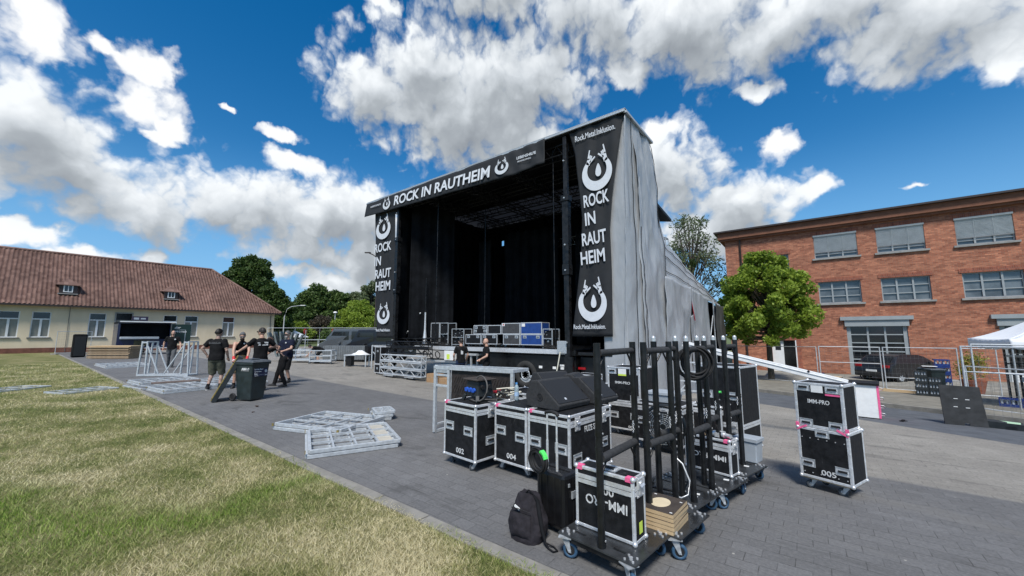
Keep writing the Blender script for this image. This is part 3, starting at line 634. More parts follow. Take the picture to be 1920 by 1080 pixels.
# hip end and back slope
def hipgrid():
    vs = []; fs = []
    xs = [EX - i*.0675 for i in range(int(12.2/.0675)+1)]
    for j in range(40):
        t0, t1 = j/40, (j+1)/40; n0 = len(vs)
        row = [x for x in xs if EX - 6.1*t0 > x - 1e-6 > EX - 12.2 + 6.1*t0]
        for x in row:
            for t, st in ((t0, .035), (t1, 0.)):
                xx = min(max(x, EX-12.2+6.1*t), EX-6.1*t); h = .055*math.sin(2*math.pi*x/.27) + st
                vs.append((xx+54, HY1+.55-6.1*t-4+h*.67, EZ+(RZ-EZ)*t+h*.74))
        for i in range(len(row)-1): a = n0+2*i; fs.append((a, a+1, a+3, a+2))
    b.add(vs, fs, True)
hipgrid()
b.add([(EX-12.2+54, HY0-4, EZ), (EX-12.2+54, HY1+.55-4, EZ), (RX+54, HY1+.55-6.1-4, RZ), (RX+54, HY0-4, RZ)], [(0,1,2,3)])
rf = b.build('roof', 'roof_tiles', H)
b = MB(); b.tube([(RX+54, HY0-4, RZ+.03), (RX+54, HY1+.55-6.1-4, RZ+.03)], .13, 8)
b.tube([(RX+54, HY1+.55-6.1-4, RZ+.03), (EX+54, HY1+.55-4, EZ+.05)], .13, 8); b.build('ridge_tiles', 'roof_tiles', rf)
b = MB(); hb(EX-.0, HY0, EZ-.16, EX+.12, HY1+.6, EZ-.03, b); hb(-54.05, HY0, EZ-.14, EX, HY1+.5, EZ-.05, b); hb(HX0, HY1+.5, EZ-.16, EX+.12, HY1+.62, EZ-.03, b); b.build('gutter', 'gutter_dark', H)
b = MB(); b.tube([(.03+.2, HY1-.45-4, 4.15), (.1, HY1-.45-4, 3.9), (.1, HY1-.45-4, 0)], .05); b.tube([(.06, 3.0-4, 4.2), (.06, 3.0-4, .1)], .02); b.build('downpipe', 'stone_sill', H)
for yc in (2.75, 10.1):
    dm = MB(); t = .27; x = EX + (RX-EX)*.19; z = EZ + (RZ-EZ)*.19; hw = .55
    # cheeks and front
    dm.box(x+54-1.3, yc-hw-4, z-.1, x+54+.02, yc+hw-4, z+.98); dmo = dm.build('dormer', 'gutter_dark', H)
    f = MB(); f.box(x+54+.02, yc-.30-4, z+.22, x+54+.06, yc+.30-4, z+.94); wf = f.build('window', 'frame_white', dmo)
    f = MB(); f.box(x+54+.06, yc-.22-4, z+.30, x+54+.066, yc-.03-4, z+.87); f.box(x+54+.06, yc+.03-4, z+.30, x+54+.066, yc+.22-4, z+.87); f.build('pane', 'dark_window', wf)
    f = MB(); hw2 = .78; X0, X1 = x+54+.22, x+54-2.2; zb = z+.92
    f.add([(X0, yc-hw2-4, zb), (X0, yc+hw2-4, zb), (X0-.35, yc-4, zb+.6), (X1, yc-4, zb+.6), (X1, yc-hw2-4, zb), (X1, yc+hw2-4, zb), (X0, yc-hw2-4, zb-.07), (X0, yc+hw2-4, zb-.07)],
          [(0,1,2),(0,2,3,4),(1,5,3,2),(6,7,1,0)]); f.build('dormer_roof', 'roof_tiles', dmo)
    f = MB(); f.box(x+54-.2, yc-.62-4, z+.02, x+54+.24, yc+.62-4, z+.10); f.build('flashing', 'stone_grey', dmo)

# ============================================================ BRICK BUILDING
B = thing('brick_building', 'three storey red brick building with wide grey windows and garage gates', 'building', (0, 36, -1.2))
bx0, bx1, bz1 = -5.25, 26., 9.5+1.2
def bb(x0, y0, z0, x1, y1, z1, mb): mb.box(x0, y0-36, z0+1.2, x1, y1-36, z1+1.2)
top = [(x0, x1, 7.2, 8.95) for x0, x1 in ((.58, 2.98), (3.98, 6.3), (7.65, 10.0), (11.4, 13.8))]
mid = [(x0, x1, 3.87, 5.45) for x0, x1 in ((.62, 2.95), (3.97, 6.3), (7.67, 10.1), (11.5, 13.9))]
st = [(-2.6, -1.0, 6.6, 7.8)]
gates = [(1.95, 5.0, -1.2, 2.62), (8.85, 11.9, -1.2, 2.58)]
ddoor = [(-2.5, -1.0, -1.2, 1.2)]
def wall_with(ops, x0, x1, z0, z1, y0, y1, mb):
    xs = sorted({x0, x1, *[o[0] for o in ops], *[o[1] for o in ops]})
    for a, c in zip(xs[:-1], xs[1:]):
        z = z0
        for o in sorted([o for o in ops if o[0] <= a+1e-6 and o[1] >= c-1e-6], key=lambda o: o[2]):
            if o[2] > z: bb(a, y0, z, c, y1, o[2], mb)
            z = o[3]
        if z < z1: bb(a, y0, z, c, y1, z1, mb)
w_ = MB(); wall_with(top+mid+st+gates+ddoor, bx0, bx1, -1.25, 9.5, 36, 36.4, w_); bb(bx0, 36.4, -1.25, bx0+.4, 50, 9.5, w_); w_.build('wall', 'red_brick', B)
for (a, c, z0, z1) in mid + top + st: b = MB(); bb(a-.12, 35.965, z1, c+.12, 35.998, z1+.27, b); b.build('window_lintel', 'soldier_brick', B)
b = MB(); bb(-5.7, 35.55, 9.5, bx1, 50, 10.02, b); bb(-5.55, 35.7, 9.36, bx1, 36., 9.5, b)
mat('cornice', (0.20, 0.085, 0.05), 0.85, var=0.15, scale=2); b.build('cornice', 'cornice', B)
b = MB(); bb(-5.95, 35.3, 10.02, bx1, 50.2, 10.14, b); bb(-5.8, 35.8, 10.14, bx1, 50, 10.26, b); b.build('roof', 'gutter_dark', B)
for (a, c, z0, z1) in mid + st:
    f = MB(); y0, y1 = 36.12, 36.2; w = .07
    bb(a, y0, z0, a+w, y1, z1, f); bb(c-w, y0, z0, c, y1, z1, f); bb(a+w, y0, z0, c-w, y1, z0+w, f); bb(a+w, y0, z1-w, c-w, y1, z1, f)
    for k in (1, 2): xx = a + (c-a)*k/3; bb(xx-.045, y0-.01, z0+w, xx+.045, y1, z1-w, f)
    for k in (1, 2): zz = z0 + (z1-z0)*k/3; bb(a+w, y0+.01, zz-.03, c-w, y1-.01, zz+.03, f)
    wo = f.build('window', 'frame_grey', B)
    f = MB(); bb(a, 36.21, z0, c, 36.23, z1, f); f.build('pane', 'window_glass', wo)
    f = MB(); bb(a-.15, 35.86, z0-.12, c+.15, 36.12, z0-.003, f); f.build('sill', 'stone_grey', wo)
for (a, c, z0, z1) in top:
    f = MB(); y0, y1 = 36.12, 36.2; w = .06
    bb(a, y0, z0, a+w, y1, z1, f); bb(c-w, y0, z0, c, y1, z1, f); bb(a+w, y0, z0, c-w, y1, z0+w, f)
    for k in (1, 2): xx = a + (c-a)*k/3; bb(xx-.04, y0-.01, z0+w, xx+.04, y1, z1, f)
    bb(a+w, y0, z0+.26, c-w, y1-.01, z0+.31, f); wo = f.build('window', 'frame_grey', B)
    f = MB(); bb(a, 36.21, z0, c, 36.23, z1, f); f.build('pane', 'window_glass', wo)
    f = MB(); bb(a-.15, 35.86, z0-.12, c+.15, 36.12, z0-.003, f); f.build('sill', 'stone_grey', wo)
    f = MB(); n = 16
    for k in range(n):
        zz = z1 - .12 - k*(z1-.12-z0-.42)/n; f.cbox(((a+c)/2, .03, zz+1.2-.04), (c-a-.05, .075, .012), Matrix.Rotation(R(-52), 4, 'X'))
    f.build('roller_blind', 'blind_grey', wo); f = MB(); bb(a-.02, 35.93, z1-.12, c+.02, 36.1, z1, f)
    for k in (1, 2): xx = a + (c-a)*k/3; bb(xx-.008, 35.96, z0+.4, xx+.008, 35.97, z1-.12, f)
    f.build('blind_box', 'frame_grey', wo)
for (a, c, z0, z1) in gates:
    f = MB(); y0, y1 = 36.08, 36.2; w = .22
    bb(a, y0, z0, a+w, y1, z1-.35, f); bb(c-w, y0, z0, c, y1, z1-.35, f); bb(a-.08, 35.85, z1-.42, c+.08, 36.06, z1, f); bb(a-.3, 35.75, z1+.003, c+.3, 36.0, z1+.25, f)
    ih = (z1-.42 - z0)
    for k in range(1, 6): zz = z0 + ih*k/6; bb(a+w, y0+.02, zz-.035, c-w, y1-.02, zz+.035, f)
    for k in (1, 2): xx = a+w + (c-a-2*w)*k/3; bb(xx-.05, y0+.01, z0, xx+.05, y1-.01, z1-.4, f)
    wo = f.build('garage_gate', 'frame_grey', B); f = MB(); bb(a, 36.21, z0, c, 36.24, z1, f); f.build('pane', 'dark_window', wo)
    f = MB(); bb(a+w, 36.1, z0, c-w, 36.14, z0+ih/6-.04, f); f.build('gate_panel', 'frame_white', wo)
a, c, z0, z1 = ddoor[0]
f = MB(); bb(a, 36.1, z0, a+.72, 36.16, z1, f); dl = f.build('door', 'frame_white', B); f = MB(); bb(a+.2, 36.09, z1-.75, a+.55, 36.098, z1-.25, f); f.build('pane', 'dark_window', dl)
f = MB(); f.beam((c, -.3, z0+1.2+.02), (c, -.3, z1+1.2), .06, .5); dl = f.build('door', 'frame_white', B); f = MB(); bb(c-.04, 35.5, z1-.8, c-.032, 35.75, z1-.3, f); f.build('pane', 'dark_window', dl)
f = MB(); bb(a+.72, 36.3, z0, c, 36.38, z1, f); f.build('doorway_shade_sheet', 'dark_window', B)  # dark sheet standing in for the shade inside the open doorway
f = MB(); bb(a-.25, 35.9, z0, a, 36, z1+.3, f); bb(c, 35.9, z0, c+.3, 36, z1+.3, f); bb(a, 35.9, z1, c, 36, z1+.3, f); f.build('door_surround', 'soldier_brick', B)
b = MB(); b.tube([(-4.15, -.35, 11.3), (-4.15, -.12, 10.9), (-4.15, -.12, 0)], .07); b.build('downpipe', 'gutter_dark', B)
# ============================================================ MOBILE STAGE
def truss_mesh(L, w, mb, r=.024, seg=.45, rt=.011, faces=4):
    """box truss along local x from 0 to L, square section w, standing on z=0"""
    cs = [(0, 0), (w, 0), (w, w), (0, w)]
    ch = MB()
    for (y, z) in cs: mb.cyl((0, y, z), (L, y, z), r, n=8)
    n = max(2, int(round(L/seg)))
    for i in range(4):
        (y0, z0), (y1, z1) = cs[i], cs[(i+1) % 4]
        for k in range(n):
            x0, x1 = L*k/n, L*(k+1)/n; xm = (x0+x1)/2
            mb.cyl((x0, y0, z0), (xm, y1, z1), rt, n=5, caps=False); mb.cyl((xm, y1, z1), (x1, y0, z0), rt, n=5, caps=False)
        for x in (0, L): mb.cyl((x, y0, z0), (x, y1, z1), rt*1.4, n=5, caps=False)
SXL, SXR, SY = -15.45, -6.15, 11.0
S = thing('mobile_stage', 'big black mobile stage trailer with open roof and dark curtains', 'stage', (-10.8, 11, -.3))
def sb(x0, y0, z0, x1, y1, z1, mb): mb.box(x0+10.8, y0-11, z0+.3, x1+10.8, y1-11, z1+.3)
sp = lambda x, y, z: (x+10.8, y-11, z+.3)
b = MB(); sb(-17.3, 11.03, .98, -6.0, 18.5, 1.15, b); b.build('stage_deck', 'dark_steel', S)
b = MB(); sb(-14.0, 10.98, 1.02, -6.35, 11.03, 1.17, b); sb(-17.2, 10.98, 1.04, -15.6, 11.03, 1.12, b); b.build('deck_edge', 'aluminium', S)
b = MB(); sb(-9.7, 11.12, .12, -6.05, 13.5, .97, b); sb(-9.75, 11.4, -.0, -8.75, 13.5, .12, b); sb(-11.4, 11.6, .45, -9.7, 13.5, .97, b); b.build('trailer_body', 'black_paint', S, bevel=.02)
for x in (-8.02,):
    w_ = MB()
    for k in range(1):
        w_.ring(sp(x, 11.20, .27), .37, .13, (0,1,0), 32, 10, 1.0)
    wo = w_.build('wheel', 'tyre', S); w_ = MB(); w_.cyl(sp(x, 11.12, .27), sp(x, 11.26, .27), .27, n=24); w_.ring(sp(x, 11.11, .27), .17, .022, (0,1,0), 24, 6)
    for k in range(8): a = k*math.pi/4; w_.cyl(sp(x+.12*math.cos(a), 11.09, .27+.12*math.sin(a)), sp(x+.12*math.cos(a), 11.12, .27+.12*math.sin(a)), .016, n=6)
    w_.build('rim', 'zinc', wo)
b = MB()
for x in (-7.45, -6.9, -6.6): sb(x, 11.105, .52, x+.13, 11.12, .60, b)
sb(-6.55, 11.10, .25, -6.4, 11.12, .33, b); sb(-6.62, 11.1, .62, -6.42, 11.12, .68, b); b.build('reflector', 'white_card', S)
b = MB(); sb(-6.0, 11.2, .55, -5.75, 11.24, .62, b); b.build('tail_light', 'red_light', S)
b = MB(); sb(-5.95, 11.25, -.0, -4.9, 13, .95, b); sb(-5.9, 11.0, 1.0, -4.75, 12.6, 1.1, b); b.build('winch_box', 'black_paint', S, bevel=.02)
# silver steps, pipes and control gear in the open bay at the left
b = MB(); sb(-13.9, 11.0, .52, -11.2, 11.9, .58, b); b.build('side_shelf', 'galvanised', S)
b = MB()
for x in (-11.15, -10.55): sb(x, 10.95, -.2, x+.06, 11.01, .85, b); sb(x, 11.3, -.2, x+.06, 11.36, .85, b)
sb(-11.3, 10.9, .85, -10.2, 11.4, .92, b); sb(-11.2, 10.94, .3, -10.4, 11.0, .42, b); b.build('access_steps', 'galvanised', S)
b = MB(); sb(-12.0, 10.93, .62, -11.35, 10.95, 1.0, b); b.build('notice_board', 'white_card', S); b = MB(); sb(-11.85, 10.922, .66, -11.68, 10.93, .86, b); b.build('yellow_notice', 'lime_label', S)
b = MB()
for k, (x, z, r) in enumerate(((-13.4, .8, .13), (-13.0, .75, .1), (-12.6, .8, .14))): b.ring(sp(x, 11.1, z), r, .02, (0,1,.2), 20, 6)
b.build('cable_coil', 'black_rubber', S)
# masts
for i, (x, y) in enumerate(((-6.22, 11.0), (-15.5, 11.0), (-6.2, 17.3), (-15.5, 17.3))):
    b = MB(); f_ = i < 2
    sb(x-.09, y-.09, -.25 if i != 3 else 1, x+.09, y+.09, 3.6, b); sb(x-.125, y-.125, 3.6, x+.125, y+.125, 3.95, b); sb(x-.11, y-.11, 3.95, x+.11, y+.11, 6.1, b)
    sb(x-.14, y-.14, 6.1, x+.14, y+.14, 6.3, b); sb(x-.07, y-.07, 6.3, x+.07, y+.07, 8.4, b); m_ = b.build('mast', 'dark_steel', S, bevel=.01)
    if f_:
        b = MB()
        for z in (1.4, 3.75, 4.6, 6.2, 7.5): b.cyl(sp(x, y-.16, z), sp(x, y-.1, z), .028, n=8)
        b.build('bolt', 'zinc', m_)
b = MB(); sb(-6.32, 10.87, 0.05, -6.02, 10.98, .95, b); b.build('mast_base', 'black_paint', S)
# roof slab, seen from below with trusses
RZ_ = 8.35
b = MB(); sb(-18.3, 11.0, RZ_+.12, -6.3, 15.2, RZ_+.24, b); sb(-6.3, 11.0, RZ_+.12, -4.1, 13.3, RZ_+.24, b); sb(-6.85, 10.92, RZ_+.08, -4.05, 11.0, RZ_+.19, b); b.build('roof_canopy', 'black_fabric', S)
mt = mat('rear_canopy', (.05, .053, .06), .8); nt_ = NT(mt.node_tree); trl = nt_.add('ShaderNodeBsdfTranslucent', {'Color': (.17, .18, .20, 1)})
nt_.l.new(nt_.add('ShaderNodeMixShader', {0: .5, 1: nt_.n['Principled BSDF'].outputs[0], 2: trl.outputs[0]}).outputs[0], nt_.n['Material Output'].inputs[0])
b = MB(); sb(-18.3, 15.2, RZ_+.14, -6.3, 18.5, RZ_+.16, b); b.build('rear_canopy', 'rear_canopy', S)
b = MB(); sb(-18.2, 10.84, RZ_+.13, -4.05, 10.90, RZ_+.20, b); sb(-18.2, 10.90, RZ_+.245, -4.05, 11.3, RZ_+.26, b); sb(-4.1, 10.9, RZ_+.10, -4.0, 13.4, RZ_+.17, b); b.build('roof_edge', 'zinc', S)
for y in (11.2, 13.0, 14.8, 16.6):
    b = MB(); b.X = T(*sp(-15.5, y, RZ_-.42)); truss_mesh(9.3, .36, b, .028, .5, .013); b.X = None; b.build('roof_truss', 'dark_steel', S)
for x in (-13.2, -10.8, -8.4):
    b = MB(); b.X = T(*sp(x, 11.2, RZ_-.75)) @ Euler((0, 0, R(90))).to_matrix().to_4x4(); truss_mesh(6.6, .3, b, .025, .5, .012); b.X = None; b.build('roof_truss', 'dark_steel', S)
b = MB(); b.X = T(*sp(-8.9, 17.6, 5.6), 0, R(0), 0); truss_mesh(4.0, .4, b, .03, .5, .015); b.X = T(*sp(-11.0, 17.4, 6.3)); truss_mesh(4.8, .4, b, .03, .5, .015); b.X = None; b.build('rear_truss', 'zinc', S)
# curtains with folds
def drape(x0, y0, x1, y1, z0, z1, amp, wl, name, m, parent, seed=0, wdt=.012, nv=14):
    L = math.hypot(x1-x0, y1-y0); tx, ty = (x1-x0)/L, (y1-y0)/L; nx, ny = -ty, tx; b = MB(); nu = max(8, int(L/wl*8))
    def fn(u, v):
        s = u*L; a = amp*(1 + .5*math.sin(s*1.3+seed))*(1-.25*v)
        o = a*math.sin(2*math.pi*s/wl + .6*math.sin(s*2.1+seed) + v*.5) + .03*mnoise.noise(Vector((s*1.5, v*4, seed)))*3*amp/.06
        return sp(x0+tx*s+nx*o, y0+ty*s+ny*o, z0+(z1-z0)*v)
    b.grid(fn, nu, nv); return b.build(name, m, parent, solid=wdt)
drape(-17.2, 17.9, -14.95, 17.9, 1.15, 8.3, .10, .7, 'back_curtain', 'curtain', S, 1)
drape(-15.2, 17.70, -14.25, 17.70, 1.15, 6.98, .02, .3, 'back_curtain', 'curtain', S, 1)
drape(-14.45, 17.9, -11.4, 17.9, 1.15, 8.3, .10, .7, 'back_curtain', 'curtain', S, 8)
drape(-11.9, 17.72, -6.45, 17.72, 1.15, 8.3, .10, .62, 'back_curtain', 'curtain', S, 2)
drape(-15.3, 11.6, -13.9, 13.2, 1.2, 8.3, .09, .5, 'side_curtain', 'curtain', S, 3)
drape(-16.0, 11.4, -16.0, 17.9, 1.15, 8.3, .10, .6, 'side_curtain', 'curtain', S, 4)
drape(-4.9, 11.3, -4.9, 13.1, .2, 8.3, .06, .6, 'side_curtain', 'curtain', S, 5)
drape(-6.5, 13.2, -6.5, 17.9, .2, 8.3, .10, .6, 'side_curtain', 'curtain', S, 5)
drape(-12.4, 15.4, -9.4, 15.8, 1.15, 6.9, .10, .5, 'inner_curtain', 'curtain', S, 6)
for x0, x1, y in ((-8.7, -7.0, 16.2), (-13.9, -13.0, 15.0)): drape(x0, y, x1, y, 1.15, 6.6, .10, .5, 'inner_curtain', 'black_fabric', S, 7+x0)
b = MB(); sb(-17.2, 18.2, 1.0, -14.95, 18.25, 8.4, b); sb(-14.95, 18.2, 1.0, -14.62, 18.25, 7.0, b); sb(-14.75, 18.2, 1.0, -6.4, 18.25, 8.4, b); sb(-14.95, 18.2, 7.45, -14.75, 18.25, 8.4, b); b.build('back_panel', 'curtain', S)
b = MB()
for x, y in ((-13.0, 11.3), (-6.9, 11.3), (-11.2, 12.5)): b.cyl(sp(x, y, 1.2), sp(x, y, 8.3), .018, n=6)
b.build('hanging_cable', 'dark_steel', S)
b = MB(); b.tube([sp(-6.45, 10.85, 1.1), sp(-6.5, 10.75, .6), sp(-6.62, 10.7, .1)], .02); b.build('hose', 'cream_strap', S)
b = MB(); sb(-6.6, 10.9, 1.05, -6.25, 11.1, 1.45, b); b.build('control_box', 'zinc', S, bevel=.01)
# stage rear flank: small rear roof wing and mast behind the tarpaulin
b = MB(); sb(-4.35, 13.45, 3.0, -4.12, 13.7, 6.75, b); sb(-4.12, 13.5, 3, -4.0, 13.62, 6.6, b); b.build('rear_mast', 'dark_steel', S)
b = MB(); b.add([sp(-4.3, 13.7, 6.75), sp(-3.9, 14.9, 6.0), sp(-4.9, 14.9, 6.2), sp(-4.9, 13.7, 6.9), sp(-4.3, 13.7, 6.65), sp(-3.9, 14.9, 5.9), sp(-4.9, 14.9, 6.1), sp(-4.9, 13.7, 6.8)],
                [(0,1,2,3),(7,6,5,4),(0,4,5,1),(1,5,6,2)]); b.build('rear_roof_wing', 'black_paint', S)

# ------------------------------------------------------------ emblem: two raised horn-sign arms closing round a drop
def emblem(parent, M4, w, h, m='banner_white', name='emblem', mirror=False):
    b = MB(); N = 44
    pts_o = []; pts_i = []
    for i in range(N+1):
        t = i/N; a = R(133) + t*R(272)                    # counter-clockwise through the bottom to upper right
        th = .085 + .135*math.sin(math.pi*t)**.9
        c = Vector((.40*math.cos(a), .37*math.sin(a) - .13)); d = Vector((math.cos(a), math.sin(a)))
        pts_o.append(c + d*th*.55); pts_i.append(c - d*th*.55)
    polys = [[pts_i[i], pts_i[i+1], pts_o[i+1], pts_o[i]] for i in range(N)]
    def stroke(p, q, w0, w1):
        p = Vector(p); q = Vector(q); d = (q-p).normalized(); n = Vector((-d.y, d.x)); return [p+n*w0/2, p-n*w0/2, q-n*w1/2, q+n*w1/2][::-1]
    L = (pts_o[0]+pts_i[0])/2; Rr = (pts_o[-1]+pts_i[-1])/2
    for Q, sx_, dz in ((L, 1, 0), (Rr, -1, .06)):
        V = lambda x, y: Q + Vector((x*sx_, y))
        polys += [stroke(V(-.02, -.05), V(.05, .10+dz), .12, .135), stroke(V(-.005, .08+dz), V(.055, .33+dz), .05, .035), stroke(V(.045, .09+dz), V(.075, .19+dz), .042, .042),
                  stroke(V(.09, .08+dz), V(.12, .165+dz), .042, .042), stroke(V(.05, .0+dz), V(.225, .125+dz), .055, .04)]
    drop = []
    for k in range(24):
        a = 2*math.pi*k/24; rr_ = .5*(1-math.cos(a)); drop.append(Vector((.05 + .125*math.sin(a)*(.35+.65*rr_), -.10 + .17*math.cos(a) + .0)))
    polys.append(drop[::-1])
    for p in polys: b.prism([(v.x*w*(-1 if mirror else 1), v.y*h) for v in (p if not mirror else p[::-1])], M4, .004)
    return b.build(name, m, parent)
# ------------------------------------------------------------ banners
def banner_side(name, label, left, right, loc, items):
    """left/right: lists of (z, x) edge points; local origin loc; items placed afterwards"""
    o = thing(name, label, 'banner', loc)
    def ed(t, z):
        for (z0, x0), (z1, x1) in zip(t[:-1], t[1:]):
            if z1 <= z <= z0: return x0 + (x1-x0)*(z0-z)/(z0-z1)
        return t[0][1] if z > t[0][0] else t[-1][1]
    z1, z0 = left[0][0], left[-1][0]; b = MB()
    def fn(u, v):
        z = z0 + (z1-z0)*v; xa, xb = ed(left, z), ed(right, z); x = xa + (xb-xa)*u
        off = .018*math.sin(x*7+z*.6) + .012*math.sin(x*15 - z*1.3) + .03*max(0, v-.93)*math.sin(x*20)
        return (x-loc[0], off, z-loc[2])
    b.grid(fn, 30, 60); b.build('cloth', 'banner_black', o, solid=.004)
    return o
Bn = banner_side('side_banner', 'tall black side banner with horned hand emblems right of the stage opening', [(8.55, -6.05), (7.6, -5.82), (6.67, -5.73), (5.42, -5.62), (4.08, -5.68), (2.92, -5.84), (1.6, -6.06)],
                 [(8.55, -4.12), (6.0, -4.55), (4.94, -4.67), (3.58, -4.66), (1.6, -4.68)], (-5.2, 10.93, 1.6), None)
def onb(o, x, y, z): return (x - o.location.x, y - o.location.y, z - o.location.z)
def ftext(s, o, xc, zc, w, h, y=-.05, m='banner_white', bold=.02, ry=0, **kw):
    return text(s, 1.0, T(xc-o.location.x, y, zc-o.location.z, R(90), R(ry), 0), o, m, width=w, height=h, bold=bold, **kw)
emblem(Bn, T(*onb(Bn, -5.03, 10.88, 6.98), R(90), 0, 0), 1.05, 1.28)
for s, x, z, w in (('ROCK', -5.10, 5.93, .86), ('IN', -5.30, 5.32, .36), ('RAUT', -5.20, 4.68, .82), ('HEIM', -5.25, 4.08, .82)): ftext(s, Bn, x, z, w, .42, ry=-3)
emblem(Bn, T(*onb(Bn, -5.30, 10.88, 2.80), R(90), 0, 0), .98, 1.2)
ftext('Rock.Metal.Inklusion.', Bn, -5.08, 8.12, 1.40, .20, bold=.01); ftext('Rock.Metal.Inklusion.', Bn, -5.42, 1.90, 1.08, .14, bold=.01)
Bl = banner_side('side_banner', 'tall black side banner with horned hand emblems left of the stage opening', [(8.3, -17.5), (5.5, -17.3), (1.5, -16.92)], [(8.3, -15.75), (5.5, -15.68), (1.5, -15.52)], (-16.5, 10.93, 1.5), None)
emblem(Bl, T(*onb(Bl, -16.62, 10.88, 7.08), R(90), 0, 0), 1.25, 1.12)
for s, x, z, w in (('ROCK', -16.62, 5.98, 1.42), ('IN', -16.98, 5.30, .55), ('RAUT', -16.52, 4.64, 1.32), ('HEIM', -16.46, 4.02, 1.22)): ftext(s, Bl, x, z, w, .46)
emblem(Bl, T(*onb(Bl, -16.33, 10.88, 2.72), R(90), 0, 0), 1.05, .92)
ftext('Rock.Metal.Inklusion.', Bl, -16.3, 1.86, 1.15, .13, bold=.01)
Bh = thing('header_banner', 'long black header banner along the stage roof edge', 'banner', (-12.8, 10.78, 7.6))
b = MB()
def fn(u, v):
    x = -18.12 + (-6.92+18.12)*u; z0 = 7.76 + (7.46-7.76)*u; z1 = 8.50
    if u > .9: z0 += .12*math.sin((u-.9)*10*math.pi/2)
    z = z0 + (z1-z0)*v; return (x+12.8, .10*v - .05 + .012*math.sin(x*2.1+z*3) + (.022*math.sin(x*9+z*5) if u > .8 else .006*math.sin(x*5)), z-7.6)
b.grid(fn, 150, 10); b.build('cloth', 'banner_black', Bh, solid=.004)
def htext(s, xa, xb, za, zb, h, **kw):   # text run along the sagging banner, sheared to its slope
    me = text_mesh(s, 1.0, bold=kw.get('bold', .03)); X = [v.co.x for v in me.vertices]; Y = [v.co.y for v in me.vertices]
    x0, x1, y0, y1 = min(X), max(X), min(Y), max(Y)
    for v in me.vertices:
        u = (v.co.x-x0)/(x1-x0); q = (v.co.y-y0)/(y1-y0); zz = za+(zb-za)*u + (q-.5)*h
        v.co = (xa+(xb-xa)*u+12.8, -.105 + .10*max(0, (zz-7.6)/.98) - v.co.z, zz-7.6)
    me.materials.clear(); me.materials.append(MATS['banner_white']); me.name = 'lettering'; o = bpy.data.objects.new('lettering', me); col.objects.link(o); o.parent = Bh
htext('ROCK IN RAUTHEIM', -15.55, -9.40, 8.10, 7.93, .50, bold=.022)
emblem(Bh, T(-16.15+12.8, -.08, 8.12-7.6, R(90), 0, 0), .62, .55); emblem(Bh, T(-8.80+12.8, -.08, 8.0-7.6, R(90), 0, 0), .68, .56)
htext('LEBENSHILFE', -8.10, -7.25, 8.08, 8.06, .11, bold=.01); htext('BRAUNSCHWEIG', -8.05, -7.45, 7.93, 7.91, .06, bold=.0)
htext('LEBENSHILFE', -17.6, -16.7, 8.20, 8.18, .09, bold=.0)

# ------------------------------------------------------------ silver tarpaulins
def tarp_mat():
    m = bpy.data.materials.new('tarp_silver'); m.use_nodes = True; t = NT(m.node_tree); b = t.n['Principled BSDF']
    c = t.add('ShaderNodeTexCoord').outputs['Object']
    n = t.add('ShaderNodeTexNoise', {'Vector': c, 'Scale': .9, 'Detail': 5., 'Roughness': .6}).outputs['Fac']
    t.l.new(t.mix(t.smooth(n, .3, .7), (.37, .385, .40), (.43, .445, .46)), b.inputs['Base Color']); b.inputs['Roughness'].default_value = .48; b.inputs['Metallic'].default_value = .25
    n2 = t.add('ShaderNodeTexNoise', {'Vector': t.add('ShaderNodeMapping', {'Vector': c, 'Scale': (1, 1, .35), 'Rotation': (R(20), 0, 0)}).outputs[0], 'Scale': 4., 'Detail': 3., 'Roughness': .5}).outputs['Fac']
    bp = t.add('ShaderNodeBump', {'Height': n2, 'Strength': .5, 'Distance': .06}); t.l.new(bp.outputs[0], b.inputs['Normal']); MATS['tarp_silver'] = m
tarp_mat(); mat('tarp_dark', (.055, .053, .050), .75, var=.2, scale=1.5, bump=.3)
mat('seam_black', (.012, .012, .012), .8)
def tarp(quad, amp, freq, name, m, parent, loc, seed=0, fan=None, nu=40, nv=50):
    """quad: four corner points (bottom-left, bottom-right, top-right, top-left); wrinkles pushed along the normal"""
    q = [Vector(p) - Vector(loc) for p in quad]; nrm = (q[1]-q[0]).cross(q[3]-q[0]).normalized(); b = MB()
    def fn(u, v):
        p = (q[0]*(1-u)+q[1]*u)*(1-v) + (q[3]*(1-u)+q[2]*u)*v
        s = u*freq + (fan or 0)*v*(1-v)
        o = .15*amp*math.sin(2*math.pi*s + 3.5*mnoise.noise(Vector((u*2, v*2.5, seed)))) * (.3 + .7*(1-v))
        L1, L2 = (q[1]-q[0]).length*u, (q[3]-q[0]).length*v
        o += amp*1.4*mnoise.noise(Vector((L1*.9 + L2*.25, L2*.35 - L1*.2, seed+5)))
        o += amp*1.1*(.4-abs(mnoise.noise(Vector((L1*1.1 - L2*.42, L2*.35 + L1*.4, seed+9)))))
        o += amp*1.0*(.4-abs(mnoise.noise(Vector((L1*1.9 + L2*.8, L2*.7 - L1*.6, seed+2)))))
        return p + nrm*o
    b.grid(fn, nu, nv); return b.build(name, m, parent, solid=.006), fn
TL = (-4.1, 12, -.2)
Tp = thing('side_tarpaulin', 'tall silver grey tarpaulin hanging down the right flank of the stage', 'tarpaulin', TL)
_, f1 = tarp([(-4.35, 10.95, -.15), (-3.85, 12.1, -.2), (-4.08, 11.85, 8.46), (-4.12, 10.95, 8.46)], .055, 2.2, 'tarpaulin_sheet', 'tarp_silver', Tp, TL, 1)
_, f2 = tarp([(-3.90, 11.75, -.2), (-3.70, 14.6, -.3), (-4.10, 13.37, 8.50), (-4.13, 11.5, 8.46)], .085, 2.6, 'tarpaulin_sheet', 'tarp_silver', Tp, TL, 2, fan=1.0)
